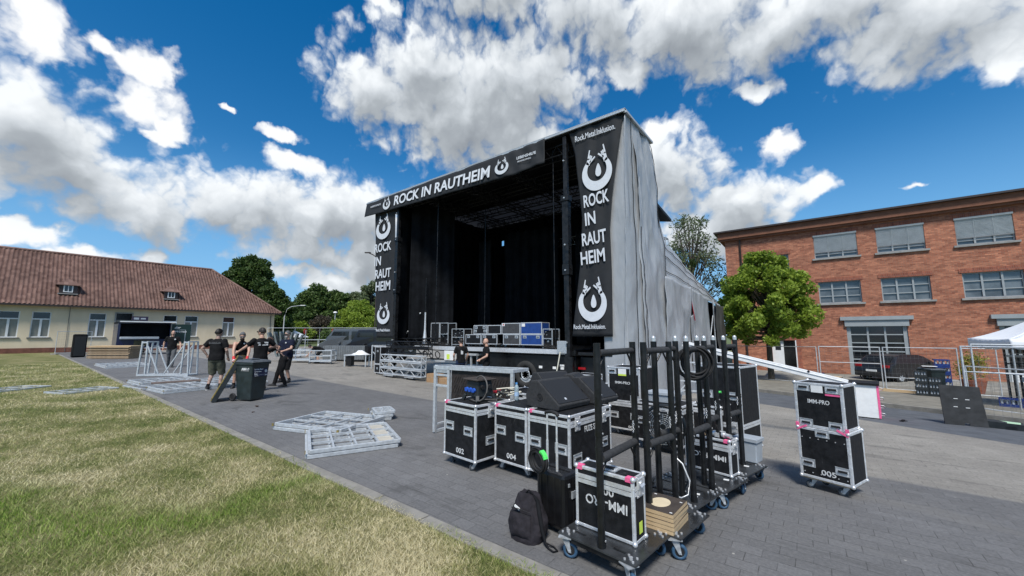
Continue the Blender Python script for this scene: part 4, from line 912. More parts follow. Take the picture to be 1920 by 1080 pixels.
tarp([(-5.0, 11.06, -.1), (-4.30, 11.04, -.15), (-4.10, 11.03, 8.40), (-5.0, 11.06, 8.40)], .03, 1.2, 'tarpaulin_sheet', 'tarp_silver', Tp, TL, 12, nu=16, nv=60)
def seam(fn, u, name, parent, v0=0., v1=1., r=.008, off=.035, gap=True):
    b = MB(); n = 60
    for k in range(n):
        a = fn(u, v0+(v1-v0)*k/n); c = fn(u, v0+(v1-v0)*(k+1)/n); b.beam(Vector(a)+Vector((off, -off*.3, 0)), Vector(c)+Vector((off, -off*.3, 0)), r*2)
    b.build(name, 'seam_black', parent)
seam(f1, .45, 'lacing', Tp); seam(f2, .93, 'lacing', Tp); seam(f2, .03, 'lacing', Tp, 0, .6)
TL2 = (-4.0, 19, -.7)
Tc = thing('tent_cover', 'sloping silver grey cover over the backstage tent with a small dark hole', 'tarpaulin', TL2)
_, f3 = tarp([(-4.25, 12.3, 3.62), (-3.95, 23.9, 3.22), (-4.35, 25.6, 3.50), (-4.9, 12.9, 6.55)], .06, 3.0, 'sloping_sheet', 'tarp_silver', Tc, TL2, 3)
for v in (.25, .55, .8):
    b = MB()
    for k in range(40):
        b.beam(Vector(f3(k/40., v))+Vector((.03, -.02, .03)), Vector(f3((k+1)/40., v))+Vector((.03, -.02, .03)), .018)
    b.build('lacing', 'seam_black', Tc)
tarp([(-3.75, 13.3, -.55), (-3.6, 15.85, -.6), (-3.68, 15.85, 3.46), (-3.75, 13.2, 3.60)], .10, 2.2, 'wall_sheet', 'tarp_silver', Tc, TL2, 4)
tarp([(-3.6, 15.82, -.6), (-3.65, 16.4, -.6), (-3.65, 16.5, 2.45), (-3.6, 15.7, 2.35)], .03, 1.2, 'wall_sheet', 'tarp_silver', Tc, TL2, 5)
tarp([(-3.65, 16.3, -.6), (-3.75, 20.0, -.7), (-3.78, 20.0, 3.32), (-3.66, 16.3, 3.45)], .07, 3.2, 'wall_sheet', 'tarp_silver', Tc, TL2, 6)
tarp([(-3.6, 15.80, 3.0), (-3.65, 16.42, 3.0), (-3.68, 16.42, 3.33), (-3.66, 15.80, 3.34)], .03, 1.0, 'wall_sheet', 'tarp_silver', Tc, TL2, 7, nu=10, nv=10)
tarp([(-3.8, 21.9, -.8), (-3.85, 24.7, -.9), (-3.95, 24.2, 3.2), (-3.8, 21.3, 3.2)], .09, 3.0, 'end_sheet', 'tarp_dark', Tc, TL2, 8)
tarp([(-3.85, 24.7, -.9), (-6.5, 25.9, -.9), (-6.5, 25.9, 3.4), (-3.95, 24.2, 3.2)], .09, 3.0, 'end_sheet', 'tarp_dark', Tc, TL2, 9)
b = MB(); b.box(-4.4+4, 14-19, -.6+.7, -4.3+4, 24-19, 3.4+.7); b.box(-9+4, 24-19, -.6+.7, -4.3+4, 24.1-19, 3.2+.7); b.build('inner_lining', 'curtain', Tc)
b = MB()
for y in (20.0, 21.6): b.cyl((-3.85+4, y-19, -.0), (-3.85+4, y-19, 4.1), .035, n=8)
for z in (.6, .95, 1.3): b.cyl((-3.9+4, 20-19, z+.5), (-3.9+4, 21.6-19, z+.5), .02, n=6)
b.cyl((.1, 1, 1.2), (.1, 2.6, 3.3), .02, n=6); b.build('tent_frame', 'zinc', Tc)
b = MB(); b.cyl((.42, 15.85-19, 3.7), (.42, 16.3-19, 2.9), .02, n=6); b.build('red_strap', 'red_plastic', Tc)

# ------------------------------------------------------------ trusses piled in front of the stage
def truss(name, label, loc, L, w, m, group, rz=0.0):
    o = thing(name, label, 'truss', loc, rz, group); cs = [(0, 0), (w, 0), (w, w), (0, w)]
    for (y, z) in cs: b = MB(); b.cyl((0, y, z+.025), (L, y, z+.025), .025, n=10); b.build('chord', m, o)
    b = MB(); n = int(round(L/.36))
    for i in range(4):
        (y0, z0), (y1, z1) = cs[i], cs[(i+1) % 4]
        for k in range(n):
            x0, x1 = L*k/n, L*(k+1)/n; a = (x0, y0, z0+.025); c = (x1, y1, z1+.025)
            if k % 2 and i % 2: a, c = (x0, y1, z1+.025), (x1, y0, z0+.025)
            b.cyl(a, c, .013, n=6, caps=False)
        for x in (0, L): b.cyl((x, y0, z0+.025), (x, y1, z1+.025), .018, n=6, caps=False)
    b.build('lattice', m, o); return o
for k in range(3): truss('truss', 'silver lattice truss, %s of the three on the dolly before the stage' % ['lowest', 'middle one', 'topmost'][k], (-15.55, 10.30, -.10 + k*.295), 2.95, .24, 'galvanised', 'silver trusses piled before the stage', rz=R(-1))
for k, z in enumerate((.82, 1.10)): truss('truss', 'black lattice truss lying on the silver ones, %s of the two' % ['lower', 'upper'][k], (-15.4, 10.5, z), 2.9, .22, 'dark_steel', 'black trusses on the pile')
truss('truss', 'black lattice truss lying on the left front of the stage deck', (-16.0, 11.5, 1.18), 2.7, .25, 'dark_steel', 'black trusses on the deck')
truss('truss', 'second black truss lying just behind the front one at deck left', (-15.9, 12.0, 1.18), 2.4, .28, 'dark_steel', 'black trusses on the deck')
o = thing('truss_dolly', 'low wheeled dolly carrying the silver truss pile', 'dolly', (-14.1, 10.4, zt(-14, 10.4)))
b = MB(); b.box(-1.1, -.15, .09, -.4, .35, .12); b.box(.4, -.15, .09, 1.0, .35, .12); b.build('board', 'galvanised', o)
for x in (-1.0, -.5, .5, .9): b = MB(); b.cyl((x, -.08, .045), (x, -.04, .045), .045, n=12); b.build('castor', 'black_rubber', o)
# ============================================================ FLIGHT CASES
def face_m(f, W, D, z, u, out=0.0):
    """matrix whose local x runs along the face, y up, z outwards"""
    if f == 'F': return T(u, -D/2 - out, z, R(90), 0, 0)
    if f == 'R': return T(W/2 + out, u, z, R(90), 0, R(90))
    if f == 'L': return T(-W/2 - out, -u, z, R(90), 0, R(-90))
    if f == 'B': return T(-u, D/2 + out, z, R(90), 0, R(180))
    return T(u, 0, z, 0, 0, 0)
_cache = {}
def shared(key, fn):
    if key not in _cache:
        o = fn(); _cache[key] = (o.data, [m for m in o.modifiers]); bpy.data.objects.remove(o)
    return _cache[key][0]
def put(name, me, M4, parent, bevel=0.0):
    o = bpy.data.objects.new(name, me); col.objects.link(o); o.parent = parent; o.matrix_local = M4
    if bevel: b = o.modifiers.new('bevel', 'BEVEL'); b.width = bevel; b.segments = 2; b.limit_method = 'ANGLE'
    return o
def handle_mesh():
    b = MB(); w, h = .082, .055
    b.cur = 0
    for a in ((-w, h-.013, w, h), (-w, -h, w, -h+.013), (-w, -h+.013, -w+.013, h-.013), (w-.013, -h+.013, w, h-.013)): b.box(a[0], a[1], 0, a[2], a[3], .006)
    b.cur = 2; b.box(-w+.013, -h+.013, -.001, w-.013, h-.013, .0015)
    b.cur = 1; b.box(-w*.62, -.012, .002, w*.62, .014, .017)
    b.cur = 0; b.cyl((-w*.6, -.0, .002), (-w*.6, 0, .012), .008, n=8); b.cyl((w*.6, -.0, .002), (w*.6, 0, .012), .008, n=8)
    for sx_ in (-1, 1):
        for sy_ in (-1, 1): b.cyl((sx_*(w-.006), sy_*(h-.006), .006), (sx_*(w-.006), sy_*(h-.006), .009), .004, n=6)
    return b.build('handle', ['zinc', 'black_rubber', 'aluminium'])
def latch_mesh():
    b = MB(); w, h = .052, .075; b.box(-w, -h, 0, w, h, .004); b.box(-w*.8, -h*.2, .004, w*.8, h*.75, .012)
    b.cyl((0, h*.2, .012), (0, h*.2, .018), .022, n=14); b.add([(-.03, .012, .018), (.03, .02, .018), (.03, .01, .03), (-.03, .002, .03)], [(0,1,2,3),(3,2,1,0)])
    b.box(-w*.35, -h*.8, .004, w*.35, -h*.1, .010)
    for sx_ in (-1, 1):
        for y in (-h+.01, h-.01): b.cyl((sx_*(w-.008), y, .004), (sx_*(w-.008), y, .008), .004, n=6)
    return b.build('latch', ['chrome'])
def corner_mesh():
    b = MB(); b.sphere((0, 0, 0), .021, n=14, m=10); return b.build('corner_cap', ['chrome'])
def castor_parts(o, x, y, ht, r=.05, m='grey_rubber', rz=0.0, plate=True, wob=None):
    b = MB(); b.X = T(x, y, 0, 0, 0, rz)
    if plate: b.box(-.05, -.045, ht-.008, .05, .045, ht-.001)
    b.cyl((0, 0, ht-.022), (0, 0, ht-.008), .03, n=12)
    for s_ in (-1, 1): b.add([(-.022, s_*.022, ht-.022), (.03, s_*.022, ht-.022), (.045, s_*.022, r-.012), (.025, s_*.022, r-.012), (-.022, s_*.025, ht-.022), (.03, s_*.025, ht-.022), (.045, s_*.025, r-.012), (.025, s_*.025, r-.012)],
                             [(0,1,2,3),(7,6,5,4),(0,4,5,1),(1,5,6,2),(2,6,7,3),(3,7,4,0)])
    b.cyl((.033, -.03, r), (.033, .03, r), .008, n=8); b.X = None; c = b.build('castor', 'zinc', o)
    w_ = MB(); w_.X = T(x, y, 0, 0, 0, rz); w_.ring((.033, 0, r), r-.014, .014, (0,1,0), 22, 8, 1.1); w_.X = None; w_.build('tyre', m, c)
    w_ = MB(); w_.X = T(x, y, 0, 0, 0, rz); w_.cyl((.033, -.011, r), (.033, .011, r), r-.014, n=18); w_.X = None; w_.build('wheel_hub', 'black_rubber' if m != 'grey_rubber' else 'zinc', c)
def flight_case(name, label, loc, W, D, H, rz=0.0, foot=.12, lid=.80, latches=(), handles=(), ew=.028, body='black_ply', group=None, texts=(), tape=(), bands=(), corners=True, wheel='grey_rubber', edge='aluminium', base=None, cat='flight case', rot=None):
    o = thing(name, label, cat, loc, R(rz), group, rot=rot); z0, z1 = foot, foot+H; e = .004; w2, d2 = W/2, D/2
    b = MB(); b.box(-w2+e, -d2+e, z0+e, w2-e, d2-e, z1-e); b.build('body', body, o)
    b = MB()
    # rounded-looking L profiles along all twelve edges
    for z in (z0, z1):
        s_ = 1 if z == z0 else -1
        for sy_ in (-1, 1): b.box(-w2+ew, min(sy_*d2, sy_*(d2-ew)), min(z, z+s_*ew), w2-ew, max(sy_*d2, sy_*(d2-ew)), max(z, z+s_*ew))
        for sx_ in (-1, 1): b.box(min(sx_*w2, sx_*(w2-ew)), -d2+ew, min(z, z+s_*ew), max(sx_*w2, sx_*(w2-ew)), d2-ew, max(z, z+s_*ew))
    for sx_ in (-1, 1):
        for sy_ in (-1, 1): b.box(min(sx_*w2, sx_*(w2-ew)), min(sy_*d2, sy_*(d2-ew)), z0+.001, max(sx_*w2, sx_*(w2-ew)), max(sy_*d2, sy_*(d2-ew)), z1-.001)
    b.build('edging', edge, o, bevel=.004)
    b = MB()
    for k in range(max(2, int(H/.13))):       # rivets on the upright profiles
        z = z0 + H*(k+.5)/max(2, int(H/.13))
        for sx_ in (-1, 1): b.cyl((sx_*(w2-ew/2), -d2-.002, z), (sx_*(w2-ew/2), -d2+.001, z), .004, n=6)
        for sy_ in (-1, 1): b.cyl((w2-.001, sy_*(d2-ew/2), z), (w2+.002, sy_*(d2-ew/2), z), .004, n=6)
    for k in range(int(W/.1)):
        x = -w2 + W*(k+.5)/int(W/.1)
        for z in (z0+ew/2, z1-ew/2): b.cyl((x, -d2-.002, z), (x, -d2+.001, z), .004, n=6)
    b.build('rivets', 'chrome', o)
    for zb in ([z0 + H*lid] if lid else []) + [z0 + H*q for q in bands]:
        b = MB()
        for q, hh in ((0, .030), (-.036, .030)):
            za, zc = zb+q, zb+q+hh; zz = [(za, zc)]
            for (za, zc) in zz: b.box(-w2+ew, -d2-.003, za, w2-ew, -d2+e+.001, zc); b.box(-w2+ew, d2-e-.001, za, w2-ew, d2+.003, zc); b.box(w2-e-.001, -d2+ew, za, w2+.003, d2-ew, zc); b.box(-w2-.003, -d2+ew, za, -w2+e+.001, d2-ew, zc)
        b.build('lid_band', edge, o)
    if corners:
        me = shared('corner', corner_mesh)
        for sx_ in (-1, 1):
            for sy_ in (-1, 1):
                for z in (z0+.008, z1-.008): put('corner_cap', me, T(sx_*(w2-.008), sy_*(d2-.008), z), o)
    for f, u, z in latches: put('latch', shared('latch', latch_mesh), face_m(f, W, D, z, u, .003), o)
    hs_ = .78 if W < .5 else 1.0
    for f, u, z in handles: put('handle', shared('handle', handle_mesh), face_m(f, W, D, z, u, -.003) @ Matrix.Scale(hs_, 4), o)
    for (f, u, z, s, w, h, flip) in texts: text(s, 1, face_m(f, W, D, z, u, -.0035) @ Euler((0, 0, R(180) if flip else 0)).to_matrix().to_4x4(), o, 'stencil_white', width=w, height=h, name='stencil_lettering', bold=.012, depth=.002)
    if tape:
        b = MB()
        for sx_, sy_ in tape:
            x, y = sx_*(w2-.035), sy_*(d2-.0); b.box(x-.03, min(sy_*(d2+.002), sy_*(d2-.05)), z1-.03, x+.03, max(sy_*(d2+.002), sy_*(d2-.05)), z1+.002)
        b.build('pink_tape', 'pink_tape', o)
    if foot > .06:
        if base: b = MB(); b.box(-w2+.01, -d2+.01, z0-.012, w2-.01, d2-.01, z0-.001); b.build('base_board', 'plywood', o)
        for sx_ in (-1, 1):
            for sy_ in (-1, 1): castor_parts(o, sx_*(w2-.09), sy_*(d2-.09), z0-(.013 if base else .0), .045, wheel, R(random.uniform(0, 360)))
    return o
GF = 'black flight cases lined up in the foreground'
c2, s2 = math.cos(R(-6)), math.sin(R(-6))
def front(x, y, W, D, rz):       # centre from the front left corner
    a = R(rz); return (x + W/2*math.cos(a) - D/2*math.sin(a), y + W/2*math.sin(a) + D/2*math.cos(a))
x, y = front(-3.95, 3.62, .62, .62, -5)
flight_case('flight_case', 'black flight case with white 002 and the power box on top', (x, y, 0), .62, .62, .68, -5, texts=[('F', .02, .215, '002', .15, .062, False)], lid=.865,
            latches=[('R', -.05, .70)], handles=[('F', -.185, .50), ('F', .175, .475), ('R', -.05, .35)], tape=[(-1, -1)], group=GF)
x, y = front(-3.25, 3.83, .53, .95, -5)
flight_case('flight_case', 'black flight case with white 004 and a water bottle on top', (x, y, 0), .53, .95, .68, -5, texts=[('F', .02, .215, '004', .15, .062, False)], lid=.865,
            handles=[('F', -.15, .50), ('F', .17, .46)], tape=[(-1, -1)], group=GF)
x, y = front(-2.705, 3.79, .585, .90, -5)
flight_case('flight_case', 'black flight case marked FUZE carrying the stage monitors', (x, y, 0), .585, .90, .68, -5, texts=[('R', .03, .615, 'FUZE SPOT', .36, .065, False)], lid=.865,
            latches=[('R', -.30, .70), ('R', .27, .70)], handles=[('F', -.18, .46), ('F', .18, .44), ('R', -.30, .33), ('R', .27, .40)], tape=[(-1, -1)], group=GF)
x, y = front(-3.85, 4.72, .95, .55, -5)
flight_case('flight_case', 'low black case lid behind the water bottle and the cable straps', (x, y, 0), .98, .55, .69, -5, lid=.865, latches=[('F', 0, .7)], group=GF)
# IMM-PRO cases upside down on the dollies
x, y = front(-1.60, 2.90, .50, .19, -5)
flight_case('flight_case', 'black case with upside down white lettering on the nearest dolly', (x, y, .172), .50, .19, .455, -5, foot=.002, lid=.80, ew=.024,
            latches=[('R', 0, .39)], handles=[('T', 0, .455)], texts=[('F', 0.02, .225, 'IMM-PRO', .35, .070, True), ('F', .02, .315, '001', .12, .058, True)], tape=[(-1, -1), (1, -1)], group='small upside down cases on dollies')
b = MB(); b.X = face_m('R', .50, .19, .10, 0, .0); b.box(-.025, -.04, 0, .025, .04, .002); b.X = None
o_ = bpy.data.objects['flight_case.004']; b.build('label_pocket', 'lime_label', o_)
b = MB(); b.X = face_m('F', .50, .19, .345, .165, -.003); b.box(-.038, -.02, 0, .038, -.018, .001); b.box(-.038, .018, 0, .038, .02, .001); b.box(-.038, -.018, 0, -.036, .018, .001); b.box(.036, -.018, 0, .038, .018, .001); b.X = None; b.build('label_frame', 'stencil_white', o_)
x, y = front(-1.26, 4.90, .50, .19, -14)
flight_case('flight_case', 'black case with upside down lettering under a silver clamp', (x, y, .172), .50, .19, .37, -14, foot=.002, lid=.78, ew=.024,
            latches=[('R', 0, .30)], texts=[('F', 0.02, .17, 'IMM-PRO', .36, .055, True)], tape=[(-1, -1), (1, -1)], group='small upside down cases on dollies')
# case 005 with its lid case
z5 = zt(.1, 5.7)
x, y = front(-.215, 5.60, .47, .40, -20)
flight_case('flight_case', 'black flight case with white 005 under another case', (x, y, z5), .47, .40, .54, -20, foot=.13, lid=0, handles=[('F', -.15, .29), ('F', .155, .27), ('F', 0.0, .625)],
            texts=[('F', .03, .215, '005', .13, .055, False)], group='two stacked cases standing alone', base=True)
o_ = bpy.data.objects['flight_case.006']; b = MB()
for k in range(6):
    for z in (.56, .19): b.cyl((-.19+.076*k, -.198, z), (-.19+.076*k, -.203, z), .006, n=8)
b.build('screws', 'chrome', o_)
b = MB()
for s_ in (-1, 1): b.cbox((s_*.185, -.203, .665), (.11, .005, .02), Matrix.Rotation(R(-s_*-28), 4, 'Y')); b.cbox((s_*.225, -.2, .690), (.03, .01, .05))
b.build('pink_tape', 'pink_tape', o_)
flight_case('flight_case', 'black case lettered IMM-PRO standing on top of case 005', (x-.012, y+.005, z5+.672), .455, .37, .49, -20, foot=.002, lid=0,
            handles=[('F', -.135, .44), ('F', .135, .435), ('F', -.13, .05), ('F', .14, .05)], texts=[('F', .0, .29, 'IMM-PRO', .20, .046, False)], group='two stacked cases standing alone')
o_ = bpy.data.objects['flight_case.007']; b = MB(); b.X = face_m('F', .455, .37, .43, .0, -.003); b.box(-.06, -.04, 0, .05, .045, .002); b.X = None; b.build('paper_label', 'white_card', o_)
b = MB(); b.X = face_m('F', .455, .37, .377, .135, .001); b.box(-.065, -.01, 0, .065, .008, .003); b.X = None; b.build('pink_tape', 'pink_tape', o_)
# tall case
flight_case('flight_case', 'tallest black flight case behind the rear pipe frames', (-1.06, 6.60, zt(-1, 6.5)), .62, .62, 1.16, -14, foot=.13, lid=0, bands=[.30], body='black_ply',
            latches=[('F', .20, .46), ('F', -.12, .46)], handles=[('F', .20, .88), ('F', -.15, .88), ('F', .2, .36), ('F', -.12, .36)])
# IMM-P pair
flight_case('flight_case', 'lower black case of the pair under the yellow green label', (-2.66, 6.95, zt(-2.6, 7)), .60, .60, .46, -4, foot=.12, lid=.93, handles=[('F', -.19, .36), ('F', .19, .36)], texts=[('F', .12, .18, '001', .10, .04, False)], group='pair of cases behind the monitors')
flight_case('flight_case', 'upper black case with a yellow green label and IMM-PRO lettering', (-2.66, 6.95, zt(-2.6, 7)+.585), .60, .60, .60, -4, foot=.002, lid=0, handles=[('F', -.21, .53), ('F', .2, .53), ('F', -.21, .07), ('F', .2, .07)],
            texts=[('F', -.02, .33, 'IMM-PRO', .28, .045, False)], group='pair of cases behind the monitors')
o_ = bpy.data.objects['flight_case.010']; b = MB(); b.X = face_m('F', .6, .6, .50, -.02, -.003); b.box(-.075, -.02, 0, .075, .07, .002); b.cur = 1; b.box(-.075, -.05, 0, .075, -.02, .002); b.X = None; b.build('paper_label', ['white_card', 'lime_label'], o_)
# wide case with tub, behind frames
x, y = front(-2.25, 5.98, .72, .55, -6)
flight_case('flight_case', 'wide low black case behind the fan with a grey tub on top', (x, y, -.03), .72, .60, .56, -6, foot=.12, lid=.86, latches=[('F', .27, .55), ('R', 0, .55)], handles=[('F', -.22, .42), ('F', .08, .40), ('R', 0, .35)])
x, y = front(-1.52, 6.3, .45, .5, -10)
flight_case('flight_case', 'black case between the wide case and the tallest case', (x, y, -.05), .42, .5, .58, -10, foot=.12, lid=.86, latches=[('F', .0, .58)], handles=[('F', 0, .36)])
def tub(name, label, loc, w, d, h, rz=0, m='grey_plastic', group=None):
    o = thing(name, label, 'crate', loc, R(rz), group); b = MB(); t = .008
    v = lambda x, y, z: (x*(w/2)*(.9+.1*z), y*(d/2)*(.9+.1*z), z*h)
    b.add([v(-1,-1,0), v(1,-1,0), v(1,1,0), v(-1,1,0), v(-1,-1,1), v(1,-1,1), v(1,1,1), v(-1,1,1)], [(0,3,2,1),(0,1,5,4),(1,2,6,5),(2,3,7,6),(3,0,4,7),(4,5,6,7)]); b.build('tub', m, o, bevel=.01)
    b = MB(); b.box(-w/2-.012, -d/2-.012, h-.035, w/2+.012, -d/2, h+.004); b.box(-w/2-.012, d/2, h-.035, w/2+.012, d/2+.012, h+.004); b.box(-w/2-.012, -d/2, h-.035, -w/2, d/2, h+.004); b.box(w/2, -d/2, h-.035, w/2+.012, d/2, h+.004)
    b.box(-w/2, -d/2, h, w/2, d/2, h+.006); b.build('lid', m, o, bevel=.003); return o
tub('plastic_crate', 'pale grey plastic crate on the rear dolly beside the small case', (-.70, 5.56, .175), .24, .20, .27, -14)
tub('plastic_crate', 'grey plastic tub on the wide case behind the fan', (-1.85, 6.2, .655), .42, .34, .15, -6)
tub('plastic_crate', 'grey plastic tub behind the stage monitors', (-3.55, 5.35, .66), .24, .24, .34, -5)
o = thing('equipment_case', 'black open case with rails behind the grey tub', 'case', (-3.5, 6.6, zt(-3.5, 6.6)), R(-6)); b = MB(); b.box(-.5, -.3, .1, .5, .3, .75); b.build('body', 'black_ply', o)
b = MB(); b.box(-.52, -.32, .75, .52, .32, .79); b.box(-.52, -.32, .1, -.49, -.29, .75); b.box(.49, -.32, .1, .52, -.29, .75); b.build('edging', 'zinc', o)

# ------------------------------------------------------------ steel dollies and pipe frames
def dolly(label, x, y, rz, W=.64, D=.56, pads=True):
    o = thing('steel_dolly', label, 'dolly', (x, y, 0), R(rz), 'flat steel dollies with blue wheels'); h = .165
    b = MB(); # plate with four slots cut out
    sl = [(-.22, -.20, .09, .028), (.10, -.20, .10, .028), (-.22, .16, .09, .028), (.10, .16, .10, .028)]
    ys = sorted({-D/2, D/2, *[s[1] for s in sl], *[s[1]+s[3] for s in sl]})
    for ya, yb_ in zip(ys[:-1], ys[1:]):
        inrow = sorted([s for s in sl if s[1] <= ya+1e-6 and s[1]+s[3] >= yb_-1e-6]); xx = -W/2
        for s in inrow: b.box(xx, ya, h-.008, s[0], yb_, h+.004); xx = s[0]+s[2]
        b.box(xx, ya, h-.008, W/2, yb_, h+.004)
    b.build('plate', 'plate_steel', o)
    for sy_ in (-1, 1): b = MB(); b.box(-W/2+.1, min(sy_*(D/2-.045), sy_*(D/2-.012)), h-.045, W/2-.1, max(sy_*(D/2-.045), sy_*(D/2-.012)), h-.009); b.build('rail', 'dark_steel', o)
    for sx_ in (-1, 1):
        for sy_ in (-1, 1):
            castor_parts(o, sx_*(W/2-.06), sy_*(D/2-.02), h-.009, .058, 'blue_wheel', R(random.uniform(-60, 60)) if sy_ < 0 else R(random.uniform(100, 220)))
            b = MB()
            for q, r_ in ((-.03, -.03), (.03, -.03), (.03, .03), (-.03, .03)): b.cyl((sx_*(W/2-.06)+q, sy_*(D/2-.05)+r_, h+.004), (sx_*(W/2-.06)+q, sy_*(D/2-.05)+r_, h+.014), .009, n=6)
            b.cyl((sx_*(W/2-.06), sy_*(D/2-.05), h+.004), (sx_*(W/2-.06), sy_*(D/2-.05), h+.02), .014, n=8); b.build('bolts', 'chrome', o)
    if pads: b = MB(); b.cbox((.18, .08, h+.006), (.05, .03, .004), Matrix.Rotation(.3, 4, 'Z')); b.build('sticker', 'white_card', o)
    return o
dolly('nearest black steel dolly carrying the IMM-PRO case', -1.305, 2.955, -7)
dolly('steel dolly carrying the stack of plywood boards', -1.150, 3.50, -9, pads=False)
dolly('steel dolly under the black fan', -1.165, 4.08, -12)
dolly('steel dolly right behind the fan, before the silver clamp case', -1.01, 4.66, -14)
dolly('rearmost steel dolly carrying the pale grey crate', -.90, 5.28, -16)
def gate(label, p0, p1, ztop=1.61, tips=False, zb=.169):
    p0 = Vector((*p0, 0)); p1 = Vector((*p1, 0)); d = p1-p0; L = d.length; o = thing('pipe_rack', label, 'pipe rack', (p0.x, p0.y, zb), math.atan2(d.y, d.x), 'black pipe frames standing on the dollies')
    H_ = ztop - zb
    for k, x in enumerate((0, L)):
        b = MB(); b.cyl((x, 0, .0), (x, 0, H_), .027, n=14); b.cyl((x, 0, H_*.53), (x, 0, H_*.56), .031, n=14); b.cyl((x, 0, H_*.46), (x, 0, H_*.475), .030, n=14); b.cyl((x, 0, .0), (x, 0, .03), .031, n=14); p = b.build('post', 'black_paint', o)
        b = MB()
        for z in (.05, H_*.40, H_*.5, H_*.545): b.cyl((x-.0, -.031, z), (x, -.034, z), .008, n=8); b.cyl((x+.031, 0, z+.01), (x+.034, 0, z+.01), .008, n=8)
        b.build('bolt', 'chrome', p)
        if tips and k == (0 if tips == 1 else k): b = MB(); b.cyl((x, 0, H_), (x, 0, H_+.035), .022, n=12); b.cyl((x, 0, H_+.035), (x, 0, H_+.05), .022, .012, n=12); b.build('steel_tip', 'chrome', p)
    for z, r in ((H_-.075, .026), (H_*.415, .030)):
        b = MB(); b.cyl((.027, 0, z), (L-.027, 0, z), r, n=14); b.build('crossbar', 'foam_black', o)
    for x, s_ in ((0, 1), (L, -1)):
        for z in (H_-.075, H_*.415): b = MB(); b.cyl((x+s_*.02, 0, z-.13), (x+s_*.11, 0, z-.02), .009, n=6); b.build('brace', 'black_paint', o)
    b = MB(); z = H_*.53
    for k in range(5): b.ring((L-.04, 0, z-.02*k), .009, .003, (k % 2, 1-k % 2, .2), 8, 4)
    b.build('chain', 'chrome', o); return o
gate('nearest black pipe frame in front of the IMM-PRO case', (-1.295, 2.715), (-1.262, 3.36))
gate('second black pipe frame from the camera, ahead of the fan', (-1.145, 3.30), (-1.055, 3.72))
gate('black pipe frame at the left of the fan with a steel tip', (-1.185, 3.70), (-1.07, 4.00), tips=2)
gate('black pipe frame in the middle of the row carrying the cable coil', (-.955, 3.93), (-.885, 4.36), tips=2)
gate('black pipe frame just left of the cable coil', (-.965, 4.42), (-.895, 4.88), tips=2)
gate('rearmost black pipe frame before the tallest case', (-.815, 5.03), (-.745, 5.35), tips=2)
def coil(name, label, loc, R0, n, r, axis=(0,1,0), m='black_rubber', rot=None, tapec=None, cat='cable coil', spread=.35):
    o = thing(name, label, cat, loc); b = MB(); rnd = random.Random(hash(label) % 999)
    for k in range(n):
        ax = Vector(axis) + Vector((rnd.uniform(-1,1), rnd.uniform(-1,1), rnd.uniform(-1,1)))*spread*.4
        b.ring((rnd.uniform(-r, r)*2, rnd.uniform(-r, r)*2, rnd.uniform(-R0, R0)*.12), R0*rnd.uniform(.82, 1.05), r, ax, 30, 6)
    b.build('cable', m, o)
    if tapec: b = MB(); b.ring((0, 0, 0), R0*.95, r*2.6, axis, 60, 8); me = b
    return o
o = coil('cable_coil', 'thick black cable coil hung on the pipe frames', (-.93, 4.12, 1.40), .155, 9, .011, (-.5, 1, .1))
o = coil('cable_coil', 'cable coil with green tape hanging on the suitcase handle', (-1.93, 2.86, .60), .095, 9, .008, (.3, 1, 0))
b = MB(); b.X = T(0, 0, 0, 0, 0, R(-15))
for k in range(4): a = R(30 + k*9); b.cbox((.095*math.cos(a), 0, .095*math.sin(a)), (.035, .045, .018), Matrix.Rotation(-a+R(90), 4, 'Y'))
b.X = None; b.build('green_tape', 'green_tape', o)
o = coil('cable_coil', 'black cable coil lying behind the wedge monitors', (-2.72, 5.25, .93), .20, 9, .014, (0, .3, 1))
o = thing('cable', 'bright green cable connector hanging before the tallest case', 'cable', (-.93, 5.10, 1.0)); b = MB(); b.cyl((0, 0, .0), (.05, 0, .01), .014, n=10); b.cyl((.0, 0, -.03), (.01, 0, .0), .01, n=8); b.build('connector', 'green_tape', o)
b = MB(); b.tube([(0, 0, -.03), (-.01, 0, -.12), (.0, .01, -.3), (.02, 0, -.5)], .008); b.build('cord', 'black_rubber', o)
o = thing('cable', 'grey hose hanging in a loop from the fan', 'cable', (-1.08, 3.95, .18)); b = MB()
b.tube([(-.05, .0, .36), (.04, -.02, .30), (.10, -.04, .17), (.09, -.06, .05), (.03, -.07, .012), (-.03, -.05, .01)], .007, 8); b.build('hose', 'aluminium', o)
# fan
o = thing('fan', 'round black cage fan standing on a dolly between the pipe frames', 'fan', (-1.24, 4.10, .17), R(8)); b = MB(); zc = .60
for k in range(9):
    r = .03 + .018*k; b.ring((0, -.06-.03*math.cos(k/9*1.5), zc), r, .0022, (0,1,0), 30, 4)
for k in range(16):
    a = 2*math.pi*k/16; b.tube([(.03*math.cos(a), -.09, zc+.03*math.sin(a)), (.12*math.cos(a), -.08, zc+.12*math.sin(a)), (.185*math.cos(a), -.04, zc+.185*math.sin(a))], .002, 4)
b.build('guard', 'zinc', o); b = MB(); b.ring((0, 0, zc), .19, .016, (0,1,0), 36, 8, 3.5); b.build('rim', 'dark_plastic', o)
b = MB(); b.cyl((0, -.03, zc), (0, .1, zc), .06, n=18); b.build('motor', 'dark_plastic', o)
for k in range(5):
    a = 2*math.pi*k/5; b = MB(); b.X = T(0, -.01, zc) @ Matrix.Rotation(a, 4, 'Y') @ Matrix.Rotation(.5, 4, 'X'); b.box(-.045, -.004, .05, .045, .004, .165); b.X = None; b.build('blade', 'grey_case', o)
